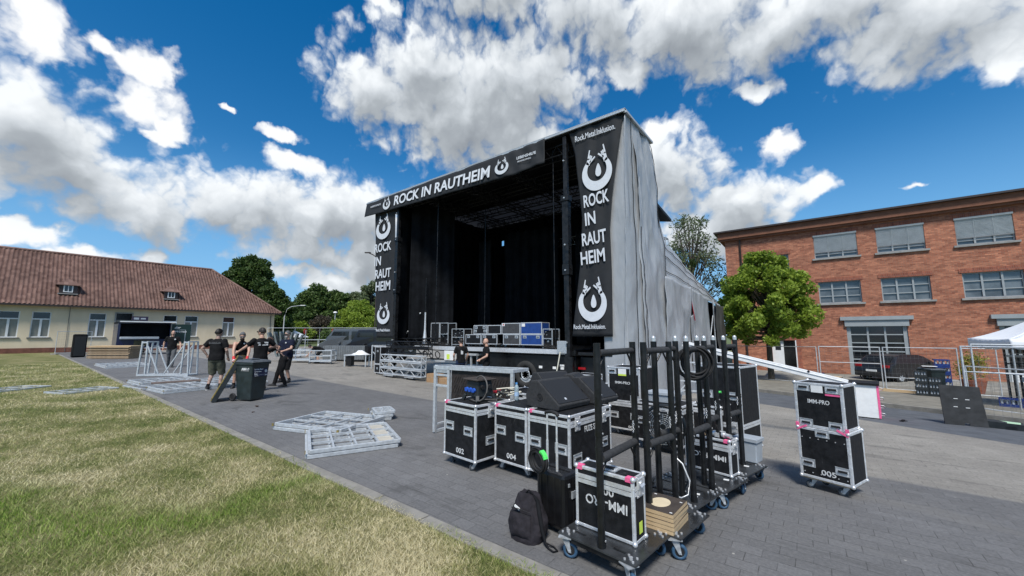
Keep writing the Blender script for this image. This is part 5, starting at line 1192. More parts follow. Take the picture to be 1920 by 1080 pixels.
b = MB(); b.tube([(-.2, 0, zc), (-.2, 0, .1), (-.15, -.1, .02), (-.15, .12, .02)], .012); b.tube([(.2, 0, zc), (.2, 0, .1), (.15, -.1, .02), (.15, .12, .02)], .012); b.tube([(-.15, -.1, .02), (.15, -.1, .02)], .012); b.build('stand', 'black_paint', o)
# clamp on the small case
o = thing('clamp', 'silver half coupler with a wooden block on the small case', 'clamp', (-.90, 4.90, .545), R(-14)); b = MB(); b.box(-.16, -.04, 0, -.06, .04, .045); b.build('wooden_block', 'plywood', o, bevel=.004)
b = MB(); b.cyl((-.05, 0, .03), (.02, 0, .035), .035, n=14); b.cyl((.02, 0, .04), (.14, -.03, .035), .022, n=12); b.cyl((.05, -.01, .04), (.07, -.012, .04), .036, n=14); b.cbox((.0, .0, .03), (.05, .09, .05)); b.tube([(-.02, -.03, .06), (.02, -.03, .075), (.06, -.02, .06)], .008); b.build('coupler', 'chrome', o, bevel=.003)
# plywood boards
for k in range(5):
    o = thing('plywood_board', 'plywood board of the stack on the dolly, %s' % ['at the very bottom', 'second from the bottom', 'in the middle of the stack', 'second from the top', 'topmost with a pale oval'][k], 'board', (-1.055 + .004*(k % 2), 3.36 - .003*(k % 3), .171 + k*.030), R(-4 + (k % 3)), 'plywood boards stacked on the dolly')
    b = MB(); b.box(-.135, -.17, 0, .135, .17, .026); b.build('board', 'plywood', o)
    b = MB(); b.box(-.1345, -.1695, .0262, .1345, .1695, .0285); b.build('veneer', 'ply_top', o)
    if k == 4:
        b = MB(); b.add([(-.02+.075*math.cos(2*math.pi*i/32), .0+.10*math.sin(2*math.pi*i/32), .0292) for i in range(32)], [tuple(range(32))]); b.build('oval_inlay', mat('pale_wood', (.66, .56, .38), .6, var=.06, scale=9), o)
        b = MB()
        for x, y in ((.11, -.14), (.11, .1), (-.11, .14)): b.cbox((x, y, .0292), (.02, .012, .001))
        b.build('labels', 'white_card', o)

# ------------------------------------------------------------ monitors, power box, bottle, straps
def wedge(label, x, y, z, rz, L=.52, s=1.0):
    o = thing('stage_monitor', label, 'speaker', (x, y, z), R(rz), 'black wedge stage monitors'); prof = [(-.25, 0), (.25, 0), (.27, .06), (-.06, .32), (-.17, .31), (-.26, .14)]
    prof = [(a*s, c*s) for a, c in prof]
    b = MB(); b.prism(prof, T(0, L/2, 0, R(90), 0, 0), L); b.build('cabinet', 'foam_black', o, bevel=.012)
    (x1, z1), (x2, z2) = prof[2], prof[3]; d = Vector((x2-x1, 0, z2-z1)); n = Vector((d.z, 0, -d.x)).normalized(); n = n if n.z > 0 else -n
    b = MB(); q = [Vector((x1, 0, z1))+d*.06, Vector((x1, 0, z1))+d*.94]; hw = L/2-.02
    vs = [q[0]+Vector((0, -hw, 0)), q[0]+Vector((0, hw, 0)), q[1]+Vector((0, hw, 0)), q[1]+Vector((0, -hw, 0))]; b.add([v+n*.001 for v in vs] + [v+n*.008 for v in vs], [(4,5,6,7),(0,1,5,4),(1,2,6,5),(2,3,7,6),(3,0,4,7)]); g_ = b.build('grille', 'grille', o, bevel=.002)
    b = MB(); c = q[0]*.85+q[1]*.15; b.cbox(c+n*.010+Vector((0, -.12, 0)), (.03, .03, .002), d.to_track_quat('X', 'Z').to_matrix().to_4x4()); b.build('badge', 'aluminium', g_)
    b = MB(); b.ring((-.02, -L/2-.001, .13*s), .042, .006, (0,1,0), 24, 6); b.cyl((-.02, -L/2+.004, .13*s), (-.02, -L/2-.002, .13*s), .040, n=24); b.cyl((-.02, -L/2-.002, .13*s), (-.02, -L/2-.006, .13*s), .016, n=12); b.build('handle_port', 'black_rubber', o); return o
wedge('large black wedge monitor at the front of the FUZE case', -2.55, 4.22, .803, -8, L=.62, s=1.0)
wedge('black wedge monitor behind and left of the front one', -3.05, 4.95, .803, -20, L=.55)
wedge('black wedge monitor right behind the nearest post', -2.36, 4.78, .803, -8, L=.44, s=.98)
wedge('black wedge monitor at the back of the group', -2.75, 5.15, .803, 10, L=.4, s=.95)
o = thing('power_distributor', 'black rubber power box with three blue sockets and a carrying frame', 'power box', (-3.58, 3.90, .803), R(-12)); o.scale = (1.12, 1.12, 1.12); b = MB()
b.add([(-.13,-.12,.05),(.13,-.12,.05),(.13,.12,.05),(-.13,.12,.05),(-.115,-.10,.235),(.115,-.10,.235),(.115,.10,.235),(-.115,.10,.235)], [(0,3,2,1),(4,5,6,7),(0,1,5,4),(1,2,6,5),(2,3,7,6),(3,0,4,7)]); b.build('housing', 'dark_plastic', o, bevel=.012)
for sx_ in (-1, 1):
    for sy_ in (-1, 1): b = MB(); b.beam((sx_*.12, sy_*.11, .07), (sx_*.15, sy_*.13, 0), .045, .035); b.build('foot', 'dark_plastic', o, bevel=.006)
b = MB(); b.box(-.155, -.14, .238, .155, .14, .258); b.build('top_plate', 'ply_top', o, bevel=.008)
for k in range(3): b = MB(); x = -.08+.07*k; b.cyl((x, -.11, .13), (x, -.135, .125), .026, .024, n=16); b.box(x-.024, -.142, .105, x+.024, -.134, .15); b.build('blue_socket', 'blue_plastic', o, bevel=.004)
for k, y in enumerate((-.05, .05)): b = MB(); b.cyl((.12, y, .17), (.15, y, .165), .024, n=14); b.build('breaker_socket', 'black_rubber', o)
o = thing('power_cable', 'thick grey cable looping over the power box', 'cable', (-3.52, 3.78, .81)); b = MB(); pts = []
for k in range(26): a = R(-70 + 290*k/25); pts.append((.08+.14*math.cos(a), -.04+.06*math.sin(a*.5), .17+.155*math.sin(a)))
b.tube(pts, .0095, 8); b.tube([pts[0], (.02, -.06, .012), (-.10, -.02, .012), (.05, .10, .012), (.18, .20, .012), (.26, .10, .012), (.2, .0, .012)], .0095, 8); b.build('cable', mat('grey_cable', (.09, .085, .08), .6), o)
o = thing('water_bottle', 'small clear plastic water bottle with a blue cap', 'bottle', (-3.18, 4.20, .803)); b = MB(); pr = [(.0, .0), (.028, .0), (.031, .012), (.030, .05), (.027, .08), (.030, .10), (.029, .14), (.031, .165), (.018, .195), (.012, .205), (.012, .212)]
n = 16; vs = [(r*math.cos(2*math.pi*i/n), r*math.sin(2*math.pi*i/n), z) for r, z in pr for i in range(n)]; b.add(vs, [(j*n+i, j*n+(i+1) % n, (j+1)*n+(i+1) % n, (j+1)*n+i) for j in range(len(pr)-1) for i in range(n)], True); b.build('bottle', 'water_plastic', o)
b = MB(); b.cyl((0, 0, .205), (0, 0, .228), .0155, n=16); b.build('cap', mat('cap_blue', (.10, .30, .62), .4), o); b = MB(); b.cyl((0, 0, .055), (0, 0, .105), .0315, n=20, caps=False); b.build('label', mat('label_blue', (.35, .50, .70), .5), o)
o = thing('strap_bundle', 'tangle of cream and yellow ratchet straps with a red buckle', 'straps', (-3.45, 4.30, .805)); rnd = random.Random(5)
for m_, n_, zz in (('cream_strap', 5, .03), ('yellow_strap', 2, .01), ('foam_black', 4, .02)):
    b = MB()
    for k in range(n_):
        p = [(rnd.uniform(-.16, .16), rnd.uniform(-.22, .22), zz+rnd.uniform(0, .07)) for _ in range(3)]; q = []
        for i in range(9):
            t = i/8; q.append(tuple(p[0][j]*(1-t)**2 + 2*t*(1-t)*p[1][j]*1.6 + t*t*p[2][j] for j in range(3)))
        b.tube(q, .010, 6)
    b.build('strap', m_, o)
b = MB(); b.cbox((-.1, -.15, .07), (.06, .10, .035)); b.cbox((-.08, -.06, .08), (.03, .09, .03)); b.build('red_buckle', 'red_plastic', o, bevel=.006)

# ------------------------------------------------------------ metal deck on edge, suitcase, backpack
o = thing('stage_platform', 'silver framed stage platform standing on edge behind case 002', 'stage platform', (-4.4, 4.75, 0), R(3)); b = MB()
for (p0, p1) in (((-.82, -.15, .02), (-.82, -.15, 1.09)), ((-.82, .24, .02), (-.82, .24, 1.09)), ((.80, -.15, .02), (.80, -.15, 1.09)), ((-.50, -.15, .02), (-.50, -.15, 1.09))): b.beam(p0, p1, .05)
b.beam((-.85, -.15, 1.10), (.83, -.15, 1.12), .05, .06); b.beam((-.85, .24, 1.09), (.83, .24, 1.12), .05); b.beam((-.82, -.15, 1.12), (-.82, .24, 1.10), .05); b.beam((-.82, -.15, .03), (-.82, .24, .03), .05); b.beam((.80, -.15, 1.12), (.80, .24, 1.12), .05)
b.beam((-.79, -.15, .98), (-.5, -.15, .98), .035); b.beam((-.79, -.15, .80), (-.5, -.15, .80), .035); b.beam((-.82, -.1, .14), (-.82, .2, .14), .035); b.build('frame', 'galvanised', o, bevel=.004)
b = MB(); b.box(-.46, -.13, .06, .77, -.11, 1.07); b.build('anti_slip_panel', mat('slat_brown', (.022, .017, .015), .7, var=.5, scale=14, stretch=(1, 1, 1)), o)
b = MB()
for k in range(22):
    for j in range(6):
        x = -.43+.052*k + (j % 2)*.026; z = .12 + j*.15; b.beam((x, -.134, z), (x+.05, -.134, z+.11), .012, .006)
b.build('tread_pattern', mat('tread', (.045, .036, .032), .6), o)
b = MB(); b.box(-.78, -.17, 1.02, -.52, -.14, 1.07); b.build('hole_strip', 'zinc', o)
o = thing('suitcase', 'black hard shell suitcase with its silver handle pulled out', 'suitcase', (-1.86, 3.06, 0), R(-9)); b = MB()
b.box(-.165, -.11, .045, .165, .11, .50); b.build('shell', 'suitcase_shell', o, bevel=.035)
b = MB()
for x in (-.10, -.03, .05, .12): b.box(x-.008, -.116, .09, x+.008, -.108, .46)
b.build('ribs', 'suitcase_shell', o, bevel=.003)
b = MB(); b.box(-.171, -.008, .08, .171, .008, .47); b.box(-.13, -.008, .497, .13, .008, .504); b.build('zip_seam', 'black_fabric', o)
b = MB()
for x in (-.068, .042): b.cyl((x, -.06, .49), (x, -.06, .97), .0085, n=10); b.cyl((x, -.06, .49), (x, -.06, .74), .0115, n=10)
b.build('handle_rods', 'aluminium', o); b = MB(); b.tube([(-.085, -.06, .965), (-.068, -.06, .985), (-.012, -.06, .992), (.042, -.06, .985), (.06, -.06, .965)], .016, 10); b.build('grip', 'black_rubber', o)
for x in (-.13, .13):
    for y in (-.08, .08): b = MB(); b.ring((x, y, .025), .016, .009, (1,0,.2), 16, 6); b.cyl((x, y, .03), (x, y, .055), .014, n=8); b.build('wheel', 'black_rubber', o)
b = MB(); b.box(.165, -.03, .30, .178, .03, .36); b.box(.165, -.07, .40, .175, -.05, .43); b.build('lock', 'zinc', o, bevel=.003)
o = thing('backpack', 'slumped dark purple grey backpack leaning on the suitcase', 'backpack', (-1.99, 2.78, 0), R(2)); b = MB()
def bp(u, v):
    a = 2*math.pi*u; z = .33*v; w = .150*(1-.50*max(0, v-.50)**1.4*2.0)*(.90+.25*math.sin(math.pi*min(1, v*1.4))); d = .105*(1-.45*v)*(1+.15*math.sin(math.pi*v))
    ca, sa = math.cos(a), math.sin(a); sx_ = abs(ca)**.65*(1 if ca > 0 else -1); sy_ = abs(sa)**.75*(1 if sa > 0 else -1)
    n_ = .012*mnoise.noise(Vector((ca*3, sa*3, v*6)))+.007*mnoise.noise(Vector((ca*9, sa*9, v*13))); zz = z*(1 if v < .98 else .97) + .02*mnoise.noise(Vector((ca*2, sa*2, 3.)))*v
    return (sx_*(w+n_) - .03*v, sy_*(d+n_) + .07*v, zz)
b.grid(bp, 44, 26); b.add([bp(i/44., 1.0) for i in range(44)], [tuple(range(44))], True); b.add([bp(i/44., 0.0) for i in range(44)], [tuple(range(43, -1, -1))], True); b.build('bag', 'bag_fabric', o)
b = MB()
def fp(u, v):
    x = -.10 + .19*u; z = .035 + .165*v; e_ = (1-(2*u-1)**4)*(1-(2*v-1)**4); return (x-.02*v, -.098 - .030*e_ + .035*v + .006*mnoise.noise(Vector((u*4, v*4, 2))), z)
b.grid(fp, 16, 16); b.build('front_pocket', 'bag_fabric', o)
b = MB(); b.tube([fp(u/12., 1.0) for u in range(13)], .0035, 5); b.tube([(-.13, -.055, .225), (-.03, -.085, .245), (.07, -.06, .225)], .0035, 5); b.build('zip', 'black_rubber', o)
b = MB(); b.cbox((-.06, -.070, .245), (.055, .006, .018), Matrix.Rotation(.4, 4, 'Y')); b.build('paper_in_pocket', 'white_card', o)
b = MB(); b.tube([(.03, .04, .325), (.085, .02, .30), (.13, -.02, .22), (.165, -.04, .12), (.20, -.05, .035), (.235, -.06, .008), (.29, -.08, .008)], [.010, .016, .018, .016, .010, .008, .008], 8); b.tube([(-.05, .05, .325), (-.02, .05, .352), (.02, .05, .328)], .008, 8)
b.tube([(.20, -.04, .03), (.26, -.02, .012), (.31, -.05, .010), (.29, -.08, .010)], .006, 6); b.build('strap', 'black_fabric', o)

# ------------------------------------------------------------ beam, white cart, mat, ramp near the road
o = thing('aluminium_beam', 'long white aluminium beam slanting down behind the cases', 'beam', (-.85, 9.0, 0)); b = MB(); b.beam((-1.4, 0, 1.47), (1.28, 0, .82), .09, .125); b.beam((-1.4, -.05, 1.49), (1.28, -.05, .84), .02, .02); b.build('beam', 'white_paint', o, bevel=.008)
b = MB(); b.cyl((.75, -.065, 1.0), (.75, -.055, 1.0), .02, n=10); b.build('hole', 'black_paint', o)
o = thing('tipped_cart', 'white board cart standing on edge with its castors facing right', 'cart', (.86, 13.0, zt(.9, 13.0)), R(-6)); o.scale = (1.4, 1.4, 1.4); b = MB(); b.box(-.35, -.02, .015, .20, .35, .56); b.build('board', 'white_card', o)
b = MB(); b.box(.20, -.025, .015, .228, .35, .565); b.build('pink_edge', 'pink_tape', o); b = MB(); b.box(-.75, -.05, .565, .24, .5, .60); b.build('dark_top', 'black_ply', o); b = MB(); b.box(-.75, .1, .0, -.7, .45, .565); b.build('leg', 'zinc', o)
for z in (.50, .34, .20, .07): b = MB(); b.tube([(.228, .1, z+.02), (.27, .1, z+.02), (.285, .1, z-.0), (.27, .1, z-.02), (.228, .1, z-.02)], .007, 6); b.build('castor_fork', 'zinc', o)
zc_ = zt(.9, 13.0)+.60*1.4
o = thing('bowl', 'shallow dark bowl on the flat black cart top', 'bowl', (.42, 13.3, zc_)); b = MB(); b.cyl((0, 0, 0), (0, 0, .08), .07, .14, n=20); b.build('bowl', 'dark_plastic', o); b = MB(); b.cyl((0, 0, .08), (0, 0, .09), .12, n=20); b.build('contents', 'plywood', o)
for k, x in enumerate((.06, .16)): o = thing('drink_bottle', 'dark bottle on the cart top, %s of the two' % ('left', 'right')[k], 'bottle', (x, 13.35, zc_)); b = MB(); b.cyl((0, 0, 0), (0, 0, .15), .038, n=14); b.build('bottle', 'dark_plastic', o); b = MB(); b.cyl((0, 0, .15), (0, 0, .17), .02, n=10); b.build('cap', 'crate_blue', o)
o = thing('rubber_mat', 'square black rubber mat panel leaning upright at the road', 'mat', (2.60, 13.4, zt(2.6, 13.4)), R(4)); b = MB(); b.X = Matrix.Rotation(R(-6), 4, 'X')
pp = [(-.33, .0), (-.02, .0), (-.02, .05), (.06, .05), (.06, .0), (.34, .0), (.30, .86), (-.34, .88)]; b.prism(pp, T(0, 0, 0, R(90), 0, 0), .035); b.X = None; b.build('panel', mat('mat_black', (.028, .030, .032), .85, var=.3, scale=5, bump=.2), o)
b = MB()
for x, z in ((-.10, .58), (.08, .57), (-.12, .40), (.07, .39)): b.cbox((x, -.036+.1*z+.0, z), (.065, .012, .012)); 
b.build('handle_slots', 'white_card', o)
o = thing('cable_ramp', 'low black ramp block with a pale green top strip beside the rubber mat', 'ramp', (3.17, 13.6, zt(3.1, 13.6)), R(-12)); b = MB(); b.prism([(-.32, 0), (.32, 0), (.30, .13), (-.20, .15), (-.30, .05)], T(0, .15, 0, R(90), 0, 0), .35); b.build('block', 'dark_plastic', o)
b = MB(); b.add([(-.24, -.17, .142), (.26, -.17, .137), (.27, .1, .137), (-.23, .1, .147)], [(0,1,2,3)]); b.build('top_strip', mat('pale_green', (.42, .62, .42), .6), o)
b = MB(); b.box(.05, -.205, .02, .2, -.199, .08); b.build('slot', 'black_paint', o)
# litter specks and leaves on the paving
rnd = random.Random(4); lb = [('white scrap of paper lying by the flat deck frames', -5.25, 3.45, .06, 'white_card'), ('dry leaf on the paving before the bin', -10.3, 3.6, .07, 'hair_brown'), ('dark clump on the paving between bin and deck frames', -9.6, 3.3, .05, 'hair_brown'),
   ('small dark rag lying on the road', 1.55, 13.0, .12, 'cloth_black'), ('tiny twig on the pale paving right of the tallest case', -.15, 8.6, .05, 'hair_brown')]
for s, x, y, r, m_ in lb:
    o = thing('scrap', s, 'scrap', (x, y, zt(x, y)+.004)); b = MB()
    for k in range(4): a = rnd.uniform(0, 6); b.cbox((r*.4*math.cos(a), r*.4*math.sin(a), .006+.004*k), (r*rnd.uniform(.5, 1), r*rnd.uniform(.3, .6), .004), Euler((rnd.uniform(-.3,.3), rnd.uniform(-.3,.3), a)).to_matrix().to_4x4())
    b.build('scrap_piece', m_, o)
# ============================================================ PEOPLE
def skin_geo(V, E, Rr, root=0, sub=1):
    me = bpy.data.meshes.new('tmp'); me.from_pydata([tuple(v) for v in V], E, []); me.update(); o = bpy.data.objects.new('tmp', me); col.objects.link(o)
    o.modifiers.new('s', 'SKIN').use_smooth_shade = True
    sv = me.skin_vertices[0].data
    for i, r in enumerate(Rr): sv[i].radius = r if isinstance(r, tuple) else (r, r); sv[i].use_root = (i == root)
    o.modifiers.new('u', 'SUBSURF').levels = sub; o.modifiers['u'].render_levels = sub
    bpy.context.view_layer.update(); ev = o.evaluated_get(bpy.context.evaluated_depsgraph_get()); m2 = ev.to_mesh()
    vs = [v.co.copy() for v in m2.vertices]; fs = [tuple(p.vertices) for p in m2.polygons]; ev.to_mesh_clear()
    bpy.data.objects.remove(o); bpy.data.meshes.remove(me); return vs, fs
def ik(a, c, l1, l2, pole):
    a = Vector(a); c = Vector(c); d = c-a; L = min(d.length, (l1+l2)*.995); d.normalize(); x = (l1*l1-l2*l2+L*L)/(2*L); h = math.sqrt(max(0, l1*l1-x*x))
    p = Vector(pole); p = (p - d*p.dot(d)); p = p.normalized() if p.length > 1e-4 else Vector((1,0,0)); return a+d*x+p*h, a+d*L
def person(label, loc, face, H_=1.80, lean=0, fat=1.0, wr=None, feet=None, top='tee', topm='cloth_black', bottom='shorts', botm='cloth_olive', skin='skin', hair=None, cap=None, beard=None, head_turn=0, head_tilt=0, gloves=None, glasses=False, capback=False, pole=None, extra=None, crouch=0.0):
    s = H_/1.80; o = thing('person', label, 'person', (loc[0], loc[1], zt(*loc)), R(face+90)); ln = R(lean); hz = .93 - crouch
    back = .22*math.sin(ln)
    def up(x, y, z):   # upper body point leaned forward (towards -y) about the hips
        dz = z-.95; return Vector((x, back + y*math.cos(ln) - dz*math.sin(ln), hz+.02 + dz*math.cos(ln) + y*math.sin(ln)*-1))
    feet = feet or ((.13, .03), (-.13, -.05))
    pel, spn, cst, nck, hb_ = up(0,0,.97), up(0,.0,1.16), up(0,.01,1.36), up(0,.015,1.50), up(0,.0,1.57)
    V = [pel, spn, cst, nck, hb_]; E_ = [(0,1),(1,2),(2,3),(3,4)]; Rr = [(.135*fat,.10*fat), (.13*fat,.095*fat), (.14*min(fat,1.12),.098*fat), .052, .05]; legs = []; arms = []
    for i, sx_ in enumerate((1, -1)):
        f = feet[i]; ank = Vector((f[0], f[1], .085)); hip = Vector((sx_*.095, back, hz-.03)); kn, ank2 = ik(hip, ank, .43, .42, (0, -1, .05)); toe = ank2+Vector((sx_*.03, -.15, -.05))
        n = len(V); V += [hip, kn, ank2]; E_ += [(0,n),(n,n+1),(n+1,n+2)]; Rr += [.095*min(fat,1.1), .058, .040]; legs.append((hip, kn, ank2, toe))
        sh = up(sx_*.175*min(fat,1.1), .01, 1.425); w = (wr or ((.27, -.06, .90), (-.27, -.06, .90)))[i]; po = (pole or ((.6, .8, -.2), (-.6, .8, -.2)))[i]
        el, w2 = ik(sh, w, .285, .255, po); n = len(V); hd = (w2-el).normalized(); palm = w2+hd*.075
        V += [sh, el, w2, palm]; E_ += [(2,n),(n,n+1),(n+1,n+2),(n+2,n+3)]; Rr += [.056, .040, .027, (.036,.018)]; arms.append((sh, el, w2, palm, hd))
    def loft(b, secs, n=22):      # secs: centre, half width, half depth, section tilt (forward lean)
        rows = []
        for c, rx, ry, t_ in secs:
            ax = Vector((0, math.cos(t_), -math.sin(t_))); rows.append([c + Vector((1,0,0))*rx*math.copysign(abs(math.cos(a))**.85, math.cos(a)) + ax*ry*math.copysign(abs(math.sin(a))**.85, math.sin(a)) for a in [2*math.pi*i/n for i in range(n)]])
        vs = [p for r in rows for p in r]; b.add(vs, [(j*n+i, j*n+(i+1) % n, (j+1)*n+(i+1) % n, (j+1)*n+i) for j in range(len(rows)-1) for i in range(n)], True)
        b.add(rows[0], [tuple(range(n-1, -1, -1))]); b.add(rows[-1], [tuple(range(n))])
    def limb(b, pts, rs, n=12):
        q = []; r_ = []
        for i in range(len(pts)-1):
            for k in range(3): q.append(Vector(pts[i]).lerp(Vector(pts[i+1]), k/3)); r_.append(rs[i]+(rs[i+1]-rs[i])*k/3)
        q.append(Vector(pts[-1])); r_.append(rs[-1]); b.tube(q, r_, n); b.sphere(pts[0], rs[0]*.98, n=12, m=8); [b.sphere(pts[k], rs[k]*.99, n=12, m=8) for k in range(1, len(pts)-1)]
    wf = min(fat, 1.15); mb = MB(); by = .055*(fat-1)
    loft(mb, [(Vector((0, back, hz-.10)), .12*wf, .09*wf, 0), (pel, .158*fat, .115*fat, ln*.5), (up(0,-by,1.08), .145*fat, .105*fat+by, ln), (up(0,0,1.24), .155*wf, .108*fat, ln), (up(0,.005,1.38), .170*wf, .108*wf, ln), (up(0,.01,1.45), .130, .075, ln), (up(0,.012,1.49), .062, .058, ln), (hb_, .054, .056, ln*.6)])
    for hip, kn, an, toe in legs: limb(mb, [hip, hip*.5+kn*.5, kn, kn*.65+an*.35+Vector((0,.012,0)), an], [.088*wf, .078*wf, .056, .054, .036])
    for sh, el, w2, palm, hd in arms:
        limb(mb, [sh, sh*.5+el*.5, el, el*.7+w2*.3, w2], [.056*wf, .047*wf, .040, .039, .026]); mb.tube([w2-hd*.01, w2+hd*.03, palm, palm+hd*.012], [.026, .034, .037, .026], 10)
    # head with jaw, nose and ears
    ht, tl = R(head_turn), R(head_tilt); Q = Euler((ln*.55+tl, 0, ht)).to_matrix(); hc = hb_ + Q @ Vector((0, -.015, .095))
    def hp(u, v):
        a = 2*math.pi*u; t = math.pi*v; x, y, z = math.sin(t)*math.cos(a), math.sin(t)*math.sin(a), math.cos(t)
        k = 1-.25*max(0, -z-.1); x *= .074*k; yy = y*.094*(1-.12*max(0, -z)); zz = z*.122
        if y < -.5: yy -= .006*math.exp(-((z+.55)/.25)**2)
        if y < -.8 and abs(x) < .03: yy -= .022*math.exp(-((z+.18)/.16)**2)*math.exp(-(x/.016)**2)
        if y < -.5: yy += .008*math.exp(-((z-.08)/.10)**2)*math.exp(-((abs(x)-.032)/.018)**2)
        return hc + Q @ Vector((x, yy, zz))
    mb.grid(hp, 28, 20)
    for sx_ in (-1, 1): mb.sphere(hc+Q@Vector((sx_*.076, .012, -.005)), .024, (.35, .7, 1.1), 10, 6, Q)
    for sh, el, w2, palm, hd in arms:            # five separate fingers
        side = hd.cross(Vector((0, 1, .3))).normalized(); nrm = hd.cross(side)
        for k in range(4): b0 = palm+side*(.024-.016*k)+hd*.006; L = (.062, .072, .068, .052)[k]; mb.tube([b0, b0+hd*L*.45+nrm*.008, b0+hd*L*.8+nrm*.022, b0+hd*L*.9+nrm*.036], [.0092, .0085, .0078, .006], 6)
        b0 = w2+side*.026+hd*.025; mb.tube([b0, b0+side*.024+hd*.026+nrm*.006, b0+side*.028+hd*.055+nrm*.014], [.011, .0095, .008], 6)
    tmp = mb.build('body', skin, o); md = tmp.modifiers.new('r', 'REMESH'); md.mode = 'VOXEL'; md.voxel_size = .0095; md.use_smooth_shade = True
    bpy.context.view_layer.update(); tmp.scale = (s,s,s); me = bpy.data.meshes.new_from_object(tmp.evaluated_get(bpy.context.evaluated_depsgraph_get()))
    tmp.modifiers.clear(); tmp.data = me; me.name = 'body'
    def child(nm, geo, m, parent=o, solid=0):
        b = geo if isinstance(geo, MB) else MB().add(geo[0], geo[1], True); c = b.build(nm, m, parent, solid=solid)
        if parent is o: c.scale = (s,s,s)
        return c
    g_ = .018
    # top
    Vt = [up(0,0,.90), spn, cst, up(0,.012,1.455)]; Et = [(0,1),(1,2),(2,3)]; Rt = [(.150*fat,.115*fat), (.140*fat+.005,.105*fat+.006), (.146*min(fat,1.12)+.006,.104*fat+.008), (.080,.072)]
    for (sh, el, w2, palm, hd) in arms:
        n = len(Vt)
        if top == 'tank': Vt += [sh*.62+cst*.38]; Et += [(2,n)]; Rt += [.062]
        else: q = sh*.32+el*.68; Vt += [sh, q]; Et += [(2,n),(n,n+1)]; Rt += [.068, .062]
    def cloth(nm, b, m, vox=.0155):
        c = b.build(nm, m, o); md = c.modifiers.new('r', 'REMESH'); md.mode = 'VOXEL'; md.voxel_size = vox; md.use_smooth_shade = True; sm = c.modifiers.new('s', 'SMOOTH'); sm.iterations = 4
        bpy.context.view_layer.update(); me = bpy.data.meshes.new_from_object(c.evaluated_get(bpy.context.evaluated_depsgraph_get())); c.modifiers.clear(); c.data = me; me.name = nm
        for v in me.vertices:      # soft folds
            n_ = mnoise.noise(v.co*Vector((9, 9, 6)).length*.9 if False else Vector((v.co.x*11, v.co.y*11, v.co.z*7+loc[0]))); v.co += v.normal*n_*.011
        c.scale = (s,s,s); return c
    b = MB(); e_ = .017
    loft(b, [(up(0,0,.86 if top == 'tee' else .90), .172*fat, .130*fat, ln*.4), (pel, .170*fat, .128*fat, ln*.6), (up(0,-by,1.08), .160*fat, .120*fat+by, ln), (up(0,0,1.24), .168*wf+.004, .120*fat, ln), (up(0,.005,1.38), .182*wf if top == 'tee' else .150, .120*wf, ln), (up(0,.01,1.455), .135 if top == 'tee' else .10, .088, ln), (up(0,.012,1.50), .074, .070, ln)])
    if top == 'tee':
        for sh, el, w2, palm, hd in arms: limb(b, [sh*.85+cst*.15, sh, sh*.30+el*.70], [.062, .071*wf, .064*wf])
    cloth('vest' if top == 'tank' else 't_shirt', b, topm)
    # legs
    Vb = [Vector((0, back, hz+.015))]; Eb = []; Rb = [(.146*fat,.112*fat)]
    for hip, kn, an, toe in legs:
        n = len(Vb)
        if bottom == 'shorts': Vb += [hip, kn*.88+hip*.12+Vector((0,0,0)), kn*.94+an*.06]; Eb += [(0,n),(n,n+1),(n+1,n+2)]; Rb += [.108*min(fat,1.1), .090, .088]
        else: Vb += [hip, kn, an+Vector((0,0,.0))]; Eb += [(0,n),(n,n+1),(n+1,n+2)]; Rb += [.106*min(fat,1.1), .074, .060]
    b = MB(); loft(b, [(Vector((0, back, hz-.12)), .150*wf, .110*wf, 0), (Vector((0, back, hz-.03)), .170*fat, .122*fat, ln*.3), (up(0,0,1.0), .163*fat, .122*fat, ln*.6)])
    for hip, kn, an, toe in legs:
        if bottom == 'shorts': limb(b, [hip, hip*.5+kn*.5, kn*.9+an*.1], [.104*wf, .100*wf, .094])
        else: limb(b, [hip, hip*.5+kn*.5, kn, kn*.5+an*.5, an+Vector((0,0,-.02))], [.102*wf, .090*wf, .074, .066, .062])
    cloth(bottom, b, botm)
    for hip, kn, an, toe in legs:
        b = MB(); d = Vector((toe.x-an.x, toe.y-an.y, 0)); d.normalize(); q = d.to_track_quat('Y', 'Z').to_matrix(); c = Vector((an.x, an.y, .0))+d*.07
        def sf(u, v):
            a = 2*math.pi*u; y = math.sin(a)*.140*(1-.1*v); x = math.cos(a)*.048*(1+.12*math.sin(a)); z = .012+.075*v*(1-.45*max(0, math.sin(a)))
            return c + q @ Vector((x*(1-.25*v*v), y*(1-.18*v*v), z))
        b.grid(sf, 18, 6); b.add([sf(i/18., 1) for i in range(18)], [tuple(range(18))], True); b.cyl((an.x, an.y, .06), (an.x*1., an.y, .125), .050, .047, n=12)
        sh_ = child('shoe', b, 'shoe'); b = MB(); b.grid(lambda u, v: c + q @ Vector((math.cos(2*math.pi*u)*.051, math.sin(2*math.pi*u)*.146, .004+.016*v)), 18, 1); b.build('sole', 'white_card' if botm == 'cloth_olive' else 'black_rubber', sh_)
        if bottom == 'shorts': b = MB(); b.cyl((an.x, an.y, .10), an*.8+kn*.2+Vector((0,0,.0)), .043, .047, n=12); child('sock', b, 'cloth_black')
    def shell(z0, k, m, nm, yo=0, sc=1.0, vmax=.5):
        b = MB()
        def f(u, v):
            a = 2*math.pi*u; t = math.pi*v*(vmax-.20*max(0, -math.sin(a))); x, y, z = math.sin(t)*math.cos(a), math.sin(t)*math.sin(a), math.cos(t)
            zf = 0 if y > -.1 else -.0; return hc + Q @ Vector((x*.080*k, y*.100*k+yo + .006, z*.118*k*sc + z0))
        b.grid(f, 24, 10); return child(nm, b, m, solid=.004)
    if hair: shell(.012, 1.0, hair, 'hair', .010, 1.03, .58)
